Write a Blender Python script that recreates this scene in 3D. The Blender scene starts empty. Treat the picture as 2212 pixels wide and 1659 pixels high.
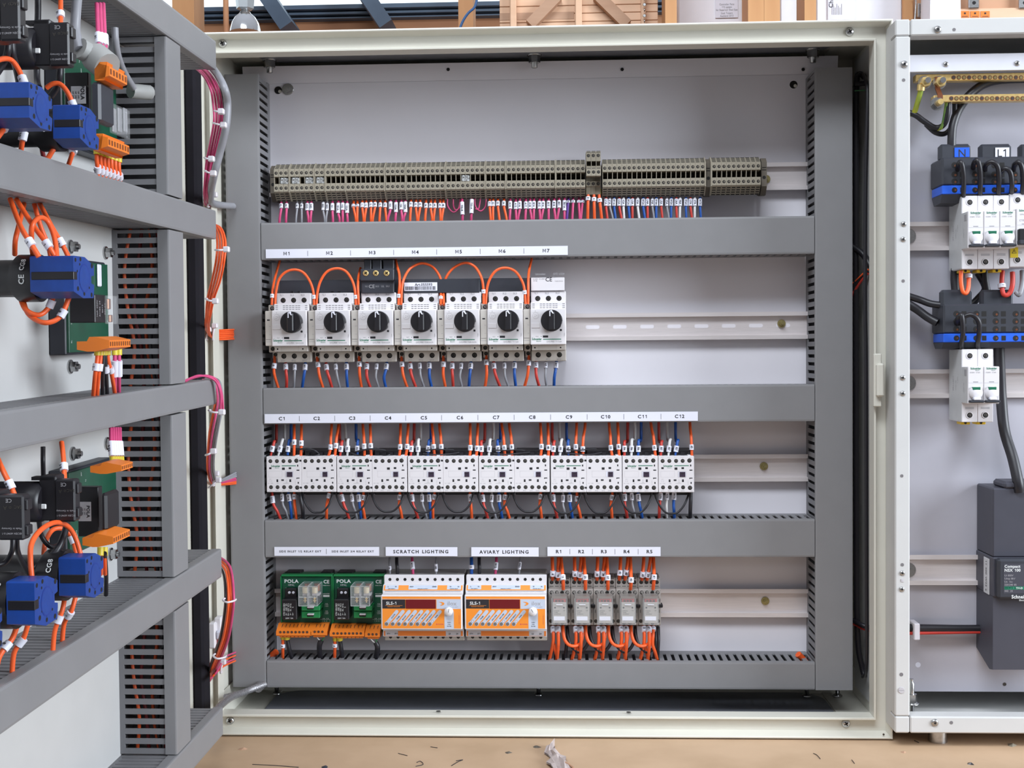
import bpy, bmesh, math, random
from math import sin, cos, pi, radians
from mathutils import Vector, Matrix
random.seed(7)
SC = bpy.context.scene
COL = SC.collection
# ------------------------------------------------------------------ camera
F = 2600.0; CX = 1106.0; CY = 829.5
CAM = Vector((0.0, -1.57, 1.37))
def cam_axes(yaw, pitch, roll):
    fwd = Vector((-sin(yaw)*cos(pitch), cos(yaw)*cos(pitch), sin(pitch)))
    right = Vector((cos(yaw), sin(yaw), 0)); up = right.cross(fwd)
    return cos(roll)*right+sin(roll)*up, -sin(roll)*right+cos(roll)*up, fwd
CR, CU, CF = cam_axes(radians(2.512), radians(-1.525), radians(-0.461))
cd = bpy.data.cameras.new('camera'); cam = bpy.data.objects.new('camera', cd); COL.objects.link(cam)
cd.sensor_width = 36.0; cd.lens = 36.0*F/2212.0; cd.clip_start = 0.02; cd.clip_end = 200
cam.matrix_world = Matrix(((CR.x, CU.x, -CF.x, CAM.x), (CR.y, CU.y, -CF.y, CAM.y), (CR.z, CU.z, -CF.z, CAM.z), (0, 0, 0, 1)))
SC.camera = cam
def ray(px, py): return CF + CR*((px-CX)/F) - CU*((py-CY)/F)
def at(px, py, Y):
    d = ray(px, py); t = (Y-CAM.y)/d.y
    return CAM + d*t
# door frame: local x runs along the door away from the camera, y into the door, z up
dA = ray(1245, 700).normalized()
H0 = Vector((-0.435, -0.136, 0.0))
dE = Vector((-dA.y, dA.x, 0)).normalized()
DOOR = (H0, dA, dE, Vector((0, 0, 1)))
def dat(px, py, n):
    """pixel -> door-local (x, z) on the plane n outside the door skin"""
    d = ray(px, py); P = H0 - dE*n
    t = (P-CAM).dot(dE)/d.dot(dE); W = CAM+d*t - P
    x = (W.x*dA.x+W.y*dA.y)/(dA.x**2+dA.y**2)
    return x, W.z - x*dA.z
WORLD = (Vector((0, 0, 0)), Vector((1, 0, 0)), Vector((0, 1, 0)), Vector((0, 0, 1)))
def fr(o, base=WORLD):
    return (base[0]+base[1]*o[0]+base[2]*o[1]+base[3]*o[2], base[1], base[2], base[3])
# ------------------------------------------------------------------ materials
MATS = {}
def lin(c):
    return tuple((x/255/12.92 if x/255 <= .04045 else ((x/255+.055)/1.055)**2.4) for x in c)
def mat(name, rgb, rough=.5, metal=0., var=.06, scale=60., bump=0., trans=0., emit=None, es=1., kind=None, rgb2=None, spec=.5, stretch=None, alpha=1.):
    if name in MATS: return MATS[name]
    m = bpy.data.materials.new(name); m.use_nodes = True; nt = m.node_tree; b = nt.nodes['Principled BSDF']
    c = lin(rgb); c2 = lin(rgb2) if rgb2 else tuple(x*(1-var) for x in c)
    tc = nt.nodes.new('ShaderNodeTexCoord'); nz = nt.nodes.new('ShaderNodeTexNoise'); nz.inputs['Scale'].default_value = scale; nz.inputs['Detail'].default_value = 4
    src = tc.outputs['Object']
    if stretch:
        mp = nt.nodes.new('ShaderNodeMapping'); mp.inputs['Scale'].default_value = stretch; nt.links.new(src, mp.inputs[0]); src = mp.outputs[0]
    nt.links.new(src, nz.inputs['Vector'])
    mx = nt.nodes.new('ShaderNodeMix'); mx.data_type = 'RGBA'; mx.inputs[6].default_value = (*c, 1); mx.inputs[7].default_value = (*c2, 1)
    rp = nt.nodes.new('ShaderNodeValToRGB'); rp.color_ramp.elements[0].position = .35; rp.color_ramp.elements[1].position = .65
    nt.links.new(nz.outputs[0], rp.inputs[0]); nt.links.new(rp.outputs[0], mx.inputs[0]); nt.links.new(mx.outputs[2], b.inputs['Base Color'])
    b.inputs['Roughness'].default_value = rough; b.inputs['Metallic'].default_value = metal; b.inputs['Specular IOR Level'].default_value = spec
    if trans: b.inputs['Transmission Weight'].default_value = trans; b.inputs['IOR'].default_value = 1.25
    if alpha < 1: b.inputs['Alpha'].default_value = alpha
    if emit: b.inputs['Emission Color'].default_value = (*lin(emit), 1); b.inputs['Emission Strength'].default_value = es
    if bump:
        bp = nt.nodes.new('ShaderNodeBump'); bp.inputs['Strength'].default_value = bump; bp.inputs['Distance'].default_value = .001
        nt.links.new(nz.outputs[0], bp.inputs['Height']); nt.links.new(bp.outputs[0], b.inputs['Normal'])
    MATS[name] = m; return m
cream = mat('cream_paint', (206, 203, 192), .35, var=.03, scale=25)
creamR = mat('pale_grey_paint', (192, 191, 190), .35, var=.03, scale=25)
plateM = mat('white_mounting_plate', (218, 214, 220), .4, var=.03, scale=12)
plateR = mat('galvanised_plate', (186, 184, 194), .38, metal=.2, var=.1, scale=9)
ductM = mat('grey_pvc', (126, 125, 127), .5, var=.03, scale=40)
ductD = mat('grey_pvc_body', (120, 119, 122), .55, var=.03, scale=40)
alu = mat('aluminium', (222, 214, 214), .32, metal=.35, var=.06, scale=30, stretch=(1, 20, 20))
steel = mat('zinc_steel', (190, 190, 190), .25, metal=1., var=.15, scale=300)
dsteel = mat('dark_sheet_steel', (124, 126, 134), .3, metal=.1, var=.12, scale=20)
brass = mat('brass', (236, 204, 136), .32, metal=.65, var=.2, scale=200)
gold = mat('yellow_zinc', (170, 158, 110), .35, metal=.8, var=.2, scale=300)
copper = mat('copper', (150, 98, 74), .35, metal=.8, var=.2, scale=100)
white = mat('white_plastic', (212, 208, 211), .4, var=.02)
whiteB = mat('bright_label_white', (216, 216, 228), .45, var=.01)
offw = mat('off_white_plastic', (188, 182, 176), .45, var=.03)
black = mat('black_plastic', (24, 22, 27), .4, var=.2)
dgrey = mat('charcoal_plastic', (48, 50, 58), .45, var=.1)
hole = mat('dark_recess', (16, 13, 14), .8, var=.1)
beige = mat('beige_polyamide', (128, 120, 105), .55, var=.06, scale=80)
beigeL = mat('beige_polyamide_light', (144, 136, 121), .5, var=.05, scale=80)
beigeD = mat('beige_polyamide_dark', (92, 84, 74), .6, var=.06, scale=80)
screwD = mat('dull_screw', (92, 88, 84), .4, metal=.7, var=.3, scale=900)
ink = mat('black_ink', (32, 30, 36), .6)
inkG = mat('grey_ink', (150, 148, 152), .6)
inkL = mat('light_grey_ink', (182, 178, 182), .6)
inkW = mat('white_ink', (206, 208, 208), .6)
green = mat('brand_green_ink', (24, 112, 84), .5)
pcb = mat('green_solder_mask', (10, 74, 52), .3, var=.15, scale=50)
pcbE = mat('green_carrier', (20, 112, 62), .4, var=.06)
orangeP = mat('orange_plug_plastic', (224, 120, 36), .45, var=.06, scale=60)
orangeS = mat('orange_front_print', (228, 136, 46), .45, var=.02)
blueP = mat('blue_plastic', (16, 58, 134), .42, var=.12, scale=150, bump=.1)
blueB = mat('blue_label', (34, 92, 210), .4)
displayM = mat('dark_red_display', (104, 22, 28), .25, var=.05)
redM = mat('red_plastic', (196, 84, 84), .4)
clear = mat('clear_plastic', (220, 222, 224), .06, alpha=.10, var=.02)
tie = mat('white_nylon', (212, 206, 212), .4, var=.03)
yellow = mat('yellow_ferrule', (206, 186, 52), .45)
WC = {'orange': (236, 94, 40), 'pink': (200, 70, 118), 'grey': (142, 142, 148), 'white': (212, 210, 210), 'red': (192, 56, 46), 'blue': (22, 78, 158),
      'black': (30, 28, 34), 'violet': (92, 52, 140), 'dark red': (120, 30, 32)}
WM = {k: mat(k.replace(' ', '_')+'_wire_insulation', v, .42, var=.08, scale=120) for k, v in WC.items()}
MM = (Vector((0, 0, 0)), Vector((.001, 0, 0)), Vector((0, .001, 0)), Vector((0, 0, .001)))
# ------------------------------------------------------------------ glyphs
GL = {}; GB = {}
def _glyph_setup():
    chars = "ABCDEFGHIJKLMNOPQRSTUVWXYZabcdefghijklmnopqrstuvwxyz0123456789-+/.:()#"
    def mk(s, off=.013):
        c = bpy.data.curves.new('t', 'FONT'); c.body = s; c.size = 1.; c.resolution_u = 2; c.offset = off
        o = bpy.data.objects.new('t', c); COL.objects.link(o); bpy.context.view_layer.update()
        me = o.evaluated_get(bpy.context.evaluated_depsgraph_get()).to_mesh()
        v = [tuple(x.co[:2]) for x in me.vertices]; f = [tuple(p.vertices) for p in me.polygons]
        bpy.data.objects.remove(o); bpy.data.curves.remove(c); return v, f
    w = lambda s: (lambda v: max(a[0] for a in v)-min(a[0] for a in v))(mk(s)[0])
    base = w('II')
    for ch in chars:
        v, f = mk(ch, .006); GL[ch] = (v, f, w('I'+ch+'I')-base)
        v, f = mk(ch, .028); GB[ch] = (v, f, GL[ch][2]*1.05)
    GL[' '] = ([], [], .35); GB[' '] = ([], [], .4)
_glyph_setup()
for _g, _w in ((GL, .09), (GB, .115)):
    _w2 = _w*1.0
    _g['M'] = ([(.08, 0), (.08+_w2, 0), (.08+_w2, .70), (.08, .70), (.72-_w2, 0), (.72, 0), (.72, .70), (.72-_w2, .70), (.08+_w2*1.3, .70), (.40+_w2*.5, .16), (.40-_w2*.5, .16), (.72-_w2*1.3, .70)], [(0, 1, 2, 3), (4, 5, 6, 7), (2, 8, 9, 10), (10, 9, 7, 11)], .82)
    _g['1'] = ([(.26, 0), (.26+_w, 0), (.26+_w, .70), (.26+_w*.35, .70), (.10, .58), (.10, .58-_w*.9), (.26, .70-_w*1.9)], [(0, 1, 2, 3, 6), (3, 4, 5, 6)], .52)
# ------------------------------------------------------------------ mesh builder
class MB:
    def __init__(s, frame=WORLD): s.v = []; s.f = []; s.m = []; s.sm = []; s.ml = []; s.fr = frame
    def mi(s, m):
        if m not in s.ml: s.ml.append(m)
        return s.ml.index(m)
    def P(s, p):
        o, a, b, c = s.fr; return o+a*p[0]+b*p[1]+c*p[2]
    def add(s, vs, fs, m, smooth=False):
        n = len(s.v); i = s.mi(m); s.v += [s.P(p) for p in vs]
        for f in fs: s.f.append(tuple(n+k for k in f)); s.m.append(i); s.sm.append(smooth)
        return s
    def box(s, x0, x1, y0, y1, z0, z1, m):
        return s.add([(x0, y0, z0), (x1, y0, z0), (x1, y1, z0), (x0, y1, z0), (x0, y0, z1), (x1, y0, z1), (x1, y1, z1), (x0, y1, z1)],
              [(0, 1, 5, 4), (1, 2, 6, 5), (2, 3, 7, 6), (3, 0, 4, 7), (4, 5, 6, 7), (3, 2, 1, 0)], m)
    def cbox(s, x0, x1, y0, y1, z0, z1, m, c=.0008):
        """box with all twelve edges chamfered"""
        X = (x0, x1); Y = (y0, y1); Z = (z0, z1); vs = []; idx = {}
        for i in (0, 1):
            for j in (0, 1):
                for k in (0, 1):
                    sx = c*(1-2*i); sy = c*(1-2*j); sz = c*(1-2*k)
                    idx[i, j, k, 0] = len(vs); vs.append((X[i], Y[j]+sy, Z[k]+sz))
                    idx[i, j, k, 1] = len(vs); vs.append((X[i]+sx, Y[j], Z[k]+sz))
                    idx[i, j, k, 2] = len(vs); vs.append((X[i]+sx, Y[j]+sy, Z[k]))
        I = idx; fs = []
        for i in (0, 1):
            q = [I[i, 0, 0, 0], I[i, 1, 0, 0], I[i, 1, 1, 0], I[i, 0, 1, 0]]; fs.append(tuple(q if i else q[::-1]))
            q = [I[0, i, 0, 1], I[1, i, 0, 1], I[1, i, 1, 1], I[0, i, 1, 1]]; fs.append(tuple(q[::-1] if i else q))
            q = [I[0, 0, i, 2], I[1, 0, i, 2], I[1, 1, i, 2], I[0, 1, i, 2]]; fs.append(tuple(q if i else q[::-1]))
        for a in (0, 1):
            for b in (0, 1):
                fs.append((I[a, b, 0, 0], I[a, b, 1, 0], I[a, b, 1, 1], I[a, b, 0, 1]))
                fs.append((I[a, 0, b, 0], I[a, 1, b, 0], I[a, 1, b, 2], I[a, 0, b, 2]))
                fs.append((I[0, a, b, 1], I[1, a, b, 1], I[1, a, b, 2], I[0, a, b, 2]))
        for k in [(i, j, l) for i in (0, 1) for j in (0, 1) for l in (0, 1)]: fs.append((I[k+(0,)], I[k+(1,)], I[k+(2,)]))
        return s.add(vs, fs, m)
    def prism(s, pts, ax, a0, a1, m, smooth=False):
        """polygon pts in the plane across axis ax ('x': (y,z); 'y': (x,z); 'z': (x,y))"""
        n = len(pts); g = {'x': lambda p, a: (a, p[0], p[1]), 'y': lambda p, a: (p[0], a, p[1]), 'z': lambda p, a: (p[0], p[1], a)}[ax]
        vs = [g(p, a0) for p in pts]+[g(p, a1) for p in pts]
        s.add(vs, [tuple(range(n))[::-1], tuple(range(n, 2*n))], m)
        return s.add(vs, [(i, (i+1) % n, n+(i+1) % n, n+i) for i in range(n)], m, smooth)
    def lathe(s, prof, c, ax, m, seg=16, smooth=True):
        """prof [(r, h)] revolved about an axis through c"""
        g = {'x': lambda r, h, t: (c[0]+h, c[1]+r*cos(t), c[2]+r*sin(t)), 'y': lambda r, h, t: (c[0]+r*cos(t), c[1]+h, c[2]+r*sin(t)), 'z': lambda r, h, t: (c[0]+r*cos(t), c[1]+r*sin(t), c[2]+h)}[ax]
        vs = [g(r, h, 2*pi*k/seg) for r, h in prof for k in range(seg)]; n = len(prof)
        s.add(vs, [(j*seg+k, j*seg+(k+1) % seg, (j+1)*seg+(k+1) % seg, (j+1)*seg+k) for j in range(n-1) for k in range(seg)], m, smooth)
        return s.add(vs, [tuple(range(seg)), tuple((n-1)*seg+k for k in range(seg))], m)
    def cyl(s, c, r, h, ax, m, seg=12, smooth=True): return s.lathe([(r, 0), (r, h)], c, ax, m, seg, smooth)
    def disc(s, x, y, z, r, m, seg=10):
        return s.add([(x+r*cos(2*pi*k/seg), y, z+r*sin(2*pi*k/seg)) for k in range(seg)], [tuple(range(seg))], m)
    def rect(s, x0, x1, z0, z1, y, m): return s.add([(x0, y, z0), (x1, y, z0), (x1, y, z1), (x0, y, z1)], [(0, 1, 2, 3)], m)
    def screw(s, x, y, z, r, m=None, ax='y', rim=True):
        """recessed screw seen from -y: dark hole, metal head inside, driver slot"""
        s.disc(x, y-.00012, z, r, hole, 12)
        s.disc(x+r*.12, y-.0002, z+r*.08, r*.68, m or screwD, 10)
        a = random.random()*3; dx = cos(a)*r*.5; dz = sin(a)*r*.5; px = -dz*.25; pz = dx*.25
        s.add([(x+dx+px, y-.0003, z+dz+pz), (x+dx-px, y-.0003, z+dz-pz), (x-dx-px, y-.0003, z-dz-pz), (x-dx+px, y-.0003, z-dz+pz)], [(0, 1, 2, 3)], hole)
        return s
    def tube(s, pts, r, m, seg=8, sub=6, smoothpath=True):
        pts = [Vector(p) for p in pts]; P = spline(pts, sub) if smoothpath and len(pts) > 2 else pts
        t0 = (P[1]-P[0]).normalized(); nrm = t0.orthogonal().normalized(); vs = []
        for i, p in enumerate(P):
            t = (P[min(i+1, len(P)-1)]-P[max(i-1, 0)]).normalized()
            nrm = (nrm-t*nrm.dot(t)).normalized(); b = t.cross(nrm)
            vs += [tuple(p+nrm*r*cos(2*pi*k/seg)+b*r*sin(2*pi*k/seg)) for k in range(seg)]
        n = len(P)
        s.add(vs, [(j*seg+k, j*seg+(k+1) % seg, (j+1)*seg+(k+1) % seg, (j+1)*seg+k) for j in range(n-1) for k in range(seg)], m, True)
        return s.add(vs, [tuple(range(seg))[::-1], tuple((n-1)*seg+k for k in range(seg))], m)
    def text(s, t, size, x, y, z, m, align='c', u=(1, 0, 0), v=(0, 0, 1), sp=1., sx=1., bold=False):
        GL = GB if bold else globals()['GL']
        W = sum(GL.get(c, GL[' '])[2]*sp for c in t)*size*sx
        ox = -W/2 if align == 'c' else (0 if align == 'l' else -W); oz = -.35*size if align == 'c' else 0
        for ch in t:
            g = GL.get(ch, GL[' '])
            if g[0]:
                s.add([tuple(a+b*(ox+p[0]*size*sx)+c*(oz+p[1]*size) for a, b, c in zip((x, y, z), u, v)) for p in g[0]], g[1], m)
            ox += g[2]*size*sp*sx
        return s
    def build(s, name, parent=None, loc=None, bevel=0, rel=True):
        """with a parent: vertices are relative to it when rel, else world"""
        off = Vector((0, 0, 0))
        if parent is not None and not rel: off = wloc(parent)
        if parent is None:
            if loc is None:
                n = len(s.v); off = Vector((sum(p.x for p in s.v)/n, sum(p.y for p in s.v)/n, min(p.z for p in s.v)))
            else: off = Vector(loc)
        me = bpy.data.meshes.new(name); me.from_pydata([tuple(p-off) for p in s.v], [], s.f)
        for m in s.ml: me.materials.append(m)
        me.polygons.foreach_set('material_index', s.m); me.polygons.foreach_set('use_smooth', s.sm); me.update()
        bm = bmesh.new(); bm.from_mesh(me); bmesh.ops.recalc_face_normals(bm, faces=bm.faces)
        if bevel:
            es = [e for e in bm.edges if len(e.link_faces) == 2 and e.calc_face_angle(0) > .5]
            bmesh.ops.bevel(bm, geom=es, offset=bevel, segments=2, affect='EDGES', profile=.6)
        bm.to_mesh(me); bm.free()
        o = bpy.data.objects.new(name, me); COL.objects.link(o)
        if parent is not None: o.parent = parent
        else: o.location = off
        return o
SCM = {}
def screws(parent, lst, name='terminal_screw'):
    """recessed terminal screws as pieces of a part; lst [(x, y, z, r, material)] in mm"""
    for x, y, z, r, m in lst:
        k = (round(r, 2), m.name)
        if k not in SCM:
            b = MB(MM); b.lathe([(r, -.02), (r*.95, -.12), (r*.8, -.05)], (0, 0, 0), 'y', hole, 14); b.screw(0, -.1, 0, r*.98, m)
            o = b.build(name, parent); SCM[k] = o.data; o.location = (x*.001, y*.001, z*.001)
        else:
            o = bpy.data.objects.new(name, SCM[k]); COL.objects.link(o); o.parent = parent; o.location = (x*.001, y*.001, z*.001)
def wloc(o):
    p = Vector(o.location)
    while o.parent: o = o.parent; p += Vector(o.location)
    return p
def spline(P, sub=6):
    out = []; n = len(P)
    for i in range(n-1):
        p0 = P[max(i-1, 0)]; p1 = P[i]; p2 = P[i+1]; p3 = P[min(i+2, n-1)]
        for k in range(sub):
            t = k/sub
            out.append(.5*((2*p1)+(p2-p0)*t+(2*p0-5*p1+4*p2-p3)*t*t+(3*p1-p0-3*p2+p3)*t**3))
    out.append(P[-1]); return out
def tag(o, label=None, cat=None, group=None, kind=None):
    if label: o['label'] = label
    if cat: o['category'] = cat
    if group: o['group'] = group
    if kind: o['kind'] = kind
    return o
def thing(name, label, cat, loc=(0, 0, 0), group=None):
    o = bpy.data.objects.new(name, None); o.empty_display_size = .01; COL.objects.link(o); o.location = loc
    return tag(o, label, cat, group)
def copy_tree(o, parent=None, loc=None, label=None, group=None):
    c = o.copy(); COL.objects.link(c); c.parent = parent
    if loc is not None: c.location = loc
    if label: c['label'] = label
    if group: c['group'] = group
    for ch in list(o.children): copy_tree(ch, c)
    return c
KIDS = {}
def nth(i):
    return ('first second third fourth fifth sixth seventh eighth ninth tenth eleventh twelfth'.split()+[None]*200)[i] or f"{i+1}{'st' if (i+1)%10==1 and (i+1)%100!=11 else 'nd' if (i+1)%10==2 and (i+1)%100!=12 else 'rd' if (i+1)%10==3 and (i+1)%100!=13 else 'th'}"
# ------------------------------------------------------------------ wires
def wire(pts, color, r=.0016, sleeves=(), label='', group=None, frame=WORLD, ferrule=None, name=None, cat='wire', side=(1, 0, 0), face=(0, -1, 0), tsize=.0030, slen=None, bend=False):
    """pts local points of frame; sleeves [(index position 0..1 along path, text)]; one thing, sleeves and ferrule are its parts"""
    mb = MB(frame); P = [Vector(p) for p in pts]; mb.tube(P, r, WM[color] if color in WM else MATS[color], 8)
    o = mb.build(name or color.replace(' ', '_')+'_wire'); tag(o, label, cat, group)
    path = spline(P, 10) if len(P) > 2 else [P[0].lerp(P[1], k/20) for k in range(21)]
    L = [0]
    for a, b in zip(path, path[1:]): L.append(L[-1]+(b-a).length)
    def pt(d):
        d = max(0, min(L[-1]-1e-6, d))
        for i in range(len(path)-1):
            if L[i+1] >= d:
                k = (d-L[i])/max(1e-9, L[i+1]-L[i]); return path[i].lerp(path[i+1], k), (path[i+1]-path[i]).normalized()
    for q, tx in sleeves:
        ln = slen or max(.0048, .0021*len(tx)+.0026); c, t = pt(q*L[-1]); rs = r*1.62
        sb = MB(frame); a = c-t*ln/2; b = c+t*ln/2
        sb.tube([a, b], rs, whiteB, 10, smoothpath=False)
        if tx:
            f = Vector(face); f = (f-t*f.dot(t)).normalized(); sv = t.cross(f)
            dn = t if t.z < 0 or (abs(t.z) < .3) else -t
            u = dn; v = -f.cross(u) if True else sv
            v = f.cross(u)*-1
            if v.cross(-u).dot(f) > 0: pass
            # u x v must point out of the sleeve (towards face)
            if u.cross(v).dot(f) < 0: v = -v
            cc = c+f*(rs*1.06)
            sb.text(tx, tsize*.86, cc.x, cc.y, cc.z, ink, 'c', tuple(u), tuple(v), sx=.92, bold=True)
        sb.build('marker_sleeve', o, rel=False)
    if ferrule:
        c, t = pt(0); fb = MB(frame); fb.tube([c-t*.001, c+t*.006], r*1.5, MATS[ferrule] if isinstance(ferrule, str) else ferrule, 8, smoothpath=False); fb.build('ferrule', o, rel=False)
    return o
# ------------------------------------------------------------------ wiring duct
def duct(frame, L, W, D, label, group=None, pitch=.01, slot=.0042, name='wiring_duct', vertical=False, lipW=.009, drop=(), lid=None, y0=.009, solid=False):
    """slotted duct: length along local x (or z when vertical), W across, D out of the wall; corner at the frame origin"""
    root = thing(name, label, 'cable duct', frame[0], group)
    if vertical: f2 = (frame[0], frame[3], frame[2], frame[1])
    else: f2 = frame
    b = MB(f2); t = .0015
    b.box(0, L, -t, 0, 0, W, ductD)
    for z in (0, W-t):
        b.box(0, L, -y0, -t, z, z+t, ductD); b.box(0, L, -D+.0015, -D+lipW*.8, z, z+t, ductD)
        x = 0.; k = 0
        if solid and z > 0: b.box(0, L, -D+lipW*.8, -y0, z, z+t, ductD); continue
        while x < L:
            if k not in drop: b.box(x, min(x+pitch-slot, L), -D+lipW*.8, -y0, z, z+t, ductD)
            x += pitch; k += 1
    b.build('slotted_body', root, rel=False)
    c = MB(f2); e = .0008; q = .0016
    prof = [(-D+lipW, -e), (-D+q, -e), (-D+.0004, -e+.0004), (-D, q), (-D, W-q), (-D+.0004, W+e-.0004), (-D+q, W+e), (-D+lipW, W+e), (-D+lipW, W), (-D+.0018, W), (-D+.0018, 0), (-D+lipW, 0)]
    n = len(prof); l0, l1 = (lid or (0, L))
    vs = [(l0, p[0], p[1]) for p in prof]+[(l1, p[0], p[1]) for p in prof]
    c.add(vs, [(i, (i+1) % n, n+(i+1) % n, n+i) for i in range(n)]+[(0, 1, 2, 11), (2, 3, 10, 11), (3, 4, 9, 10), (4, 5, 8, 9), (5, 6, 7, 8), (n, n+1, n+2, n+11), (n+2, n+3, n+10, n+11), (n+3, n+4, n+9, n+10), (n+4, n+5, n+8, n+9), (n+5, n+6, n+7, n+8)], ductM)
    c.build('cover', root, rel=False)
    return root
def rail(x0, x1, z, Y, label, h=.035, d=.0075, slots=(), group='mounting rails in the main cabinet', name='mounting_rail', slotw=.018):
    b = MB(fr((x0, Y, z))); L = x1-x0; t = .0012; w = h/2; i = .0135*h/.035
    pr = [(0, -i), (0, i), (-d+t, i), (-d+t, w), (-d, w), (-d, i-t), (-t, i-t), (-t, -i+t), (-d, -i+t), (-d, -w), (-d+t, -w), (-d+t, -i)]
    b.prism(pr, 'x', 0, L, alu)
    for s in slots:
        c = s-x0; n = 8
        b.add([(c+(slotw/2-.0025)*(1 if cos(a) > 0 else -1)+.0025*cos(a), -t-.0001, .0025*sin(a)) for a in [pi*2*(k+.5)/12 for k in range(12)]], [tuple(range(12))], plateM)
    return tag(b.build(name, loc=(x0, Y, z-w)), label, 'mounting rail', group)
# ================================================================== main enclosure
ZC = 1.37
XL, XR, ZB, ZT = -.434, .3862, ZC-.4634, ZC+.3858
YF, YB = -.136, .052
BENCH = ZB-.0015
def zat(px, py, z):
    d = ray(px, py); t = (z-CAM.z)/d.z; return CAM+d*t
def ringbars(mb, XL, XR, ZB, ZT, prof, m, ls=1., rs=1.):
    vs = []
    for t, y in prof: vs += [(XL+t*ls, y, ZB+t), (XR-t*rs, y, ZB+t), (XR-t*rs, y, ZT-t), (XL+t*ls, y, ZT-t)]
    n = len(prof)
    mb.add(vs, [(j*4+k, j*4+(k+1) % 4, j*4+4+(k+1) % 4, j*4+4+k) for j in range(n-1) for k in range(4)], m)
encl = thing('electrical_enclosure', 'large cream painted steel enclosure standing open on the plywood bench', 'enclosure', (XL, YF, ZB))
b = MB()
ringbars(b, XL, XR, ZB, ZT, [(0, YB), (0, YF+.002), (.0006, YF+.0006), (.002, YF), (.003, YF+.0006), (.0065, YF+.014), (.0205, YF+.014), (.0212, YF+.0065), (.0222, YF+.005), (.0240, YF+.0052), (.0245, YF+.006), (.0245, YF+.028), (.0235, YF+.028), (.0235, YF+.0165), (.0022, YF+.0165), (.002, YB-.002)], cream, .42, .86)
b.add([(XL, YB, ZB), (XR, YB, ZB), (XR, YB, ZT), (XL, YB, ZT)], [(0, 1, 2, 3)], cream)
b.add([(XL+.001, YB-.002, ZB+.002), (XR-.002, YB-.002, ZB+.002), (XR-.002, YB-.002, ZT-.002), (XL+.001, YB-.002, ZT-.002)], [(3, 2, 1, 0)], cream)
b.build('shell', encl, rel=False)
# folded flanges on floor, roof and side walls (creases seen inside)
for x0_, x1_ in ((XR-.045, XR-.002), (XL+.002, XL+.045)):
    for z0, z1 in ((ZB+.002, ZB+.0035), (ZT-.0035, ZT-.002)): b = MB(); b.box(x0_, x1_, YF+.03, YB-.002, z0, z1, cream); b.build('corner_flange', encl, rel=False)
for x0_, x1_ in ((XR-.0035, XR-.002), (XL+.002, XL+.0035)):
    for z0, z1 in ((ZB+.0036, ZB+.04), (ZT-.04, ZT-.0036)): b = MB(); b.box(x0_, x1_, YF+.03, YB-.002, z0, z1, cream); b.build('corner_flange', encl, rel=False)
def gland(z0, z1, yr):
    g = MB(); x0, x1 = -.391, .338; y0 = -.095; R = .035; pts = [(x0, y0), (x1, y0)]
    pts += [(x1-R+R*sin(a)*1., yr-R+R*cos(a)) for a in [pi/2*(1-k/6) for k in range(7)]]
    pts += [(x0+R-R*sin(a), yr-R+R*cos(a)) for a in [pi/2*k/6 for k in range(7)]]
    g.prism(pts, 'z', z0, z1, dsteel); return g
o = gland(ZB+.0021, ZB+.0042, .046).build('gland_plate', encl, rel=False); o['label'] = 'dark glossy gland plate in the floor'
o = gland(ZT-.0042, ZT-.0021, .006).build('gland_plate', encl, rel=False); o['label'] = 'dark gland plate in the roof'
# mounting plate with holes shown as dark openings
PL0, PL1, PZ0, PZ1 = -.418, .352, ZC-.44, ZC+.3535; PZ2 = ZC+.3752
b = MB(); b.cbox(PL0, PL1, 0, .002, PZ0, PZ1, plateM, .0005)
for px, py in ((601, 195), (1714, 183)):
    p = at(px, py, 0); b.lathe([(.0054, 0), (.0054, -.0002), (.0050, -.0003)], (p.x, 0, p.z), 'y', plateM, 20); b.disc(p.x, -.0004, p.z, .005, hole, 20)
    b.disc(p.x+.0022, -.0005, p.z-.0016, .0022, cream, 10)
b.prism([(0, PZ1), (.002, PZ1), (-.002, PZ2), (-.004, PZ2)], 'x', PL0, PL1, plateM)
for px in (968, 1344, 1735):
    p = at(px, 150, -.003); b.lathe([(.0022, 0), (.0022, -.0004)], (p.x, -.0028, p.z), 'y', hole, 10)
b.build('mounting_plate', encl, rel=False)['label'] = 'white mounting plate behind the devices'
def bolt_front(x, y, z, r=.0055, m=steel, parent=None, name='bolt', out=.005, lab=None):
    c = MB(); c.lathe([(r*1.6, 0), (r*1.6, -.001), (r*1.5, -.0014)], (x, y, z), 'y', m, 18)
    c.prism([(x+r*cos(k*pi/3+.3), z+r*sin(k*pi/3+.3)) for k in range(6)], 'y', y-out, y-.001, m)
    c.lathe([(r*.5, 0), (r*.45, -.003)], (x, y-out, z), 'y', m, 10)
    o = c.build(name, parent, rel=False)
    if lab: tag(o, lab)
    return o
p = at(622, 193, 0); bolt_front(p.x, 0, p.z, .0048, steel, encl)
def pan_screw(x, y, z, r, parent, name='screw', m=steel):
    c = MB(); c.lathe([(r, 0), (r*.97, -r*.25), (r*.75, -r*.5), (r*.3, -r*.62), (.0001, -r*.64)], (x, y, z), 'y', m, 18)
    for a in (.5, .5+pi/2):
        dx = cos(a)*r*.5; dz = sin(a)*r*.5; px = -sin(a)*r*.13; pz = cos(a)*r*.13; yy = y-r*.66
        c.add([(x+dx+px, yy, z+dz+pz), (x+dx-px, yy, z+dz-pz), (x-dx-px, yy, z-dz-pz), (x-dx+px, yy, z-dz+pz)], [(0, 1, 2, 3)], hole)
    return c.build(name, parent, rel=False)
for px, py in ((481, 94), (1835, 69), (497, 1556), (1827, 1562)):
    p = at(px, py, YF+.014); pan_screw(p.x, YF+.014, p.z, .0052, encl)
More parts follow.
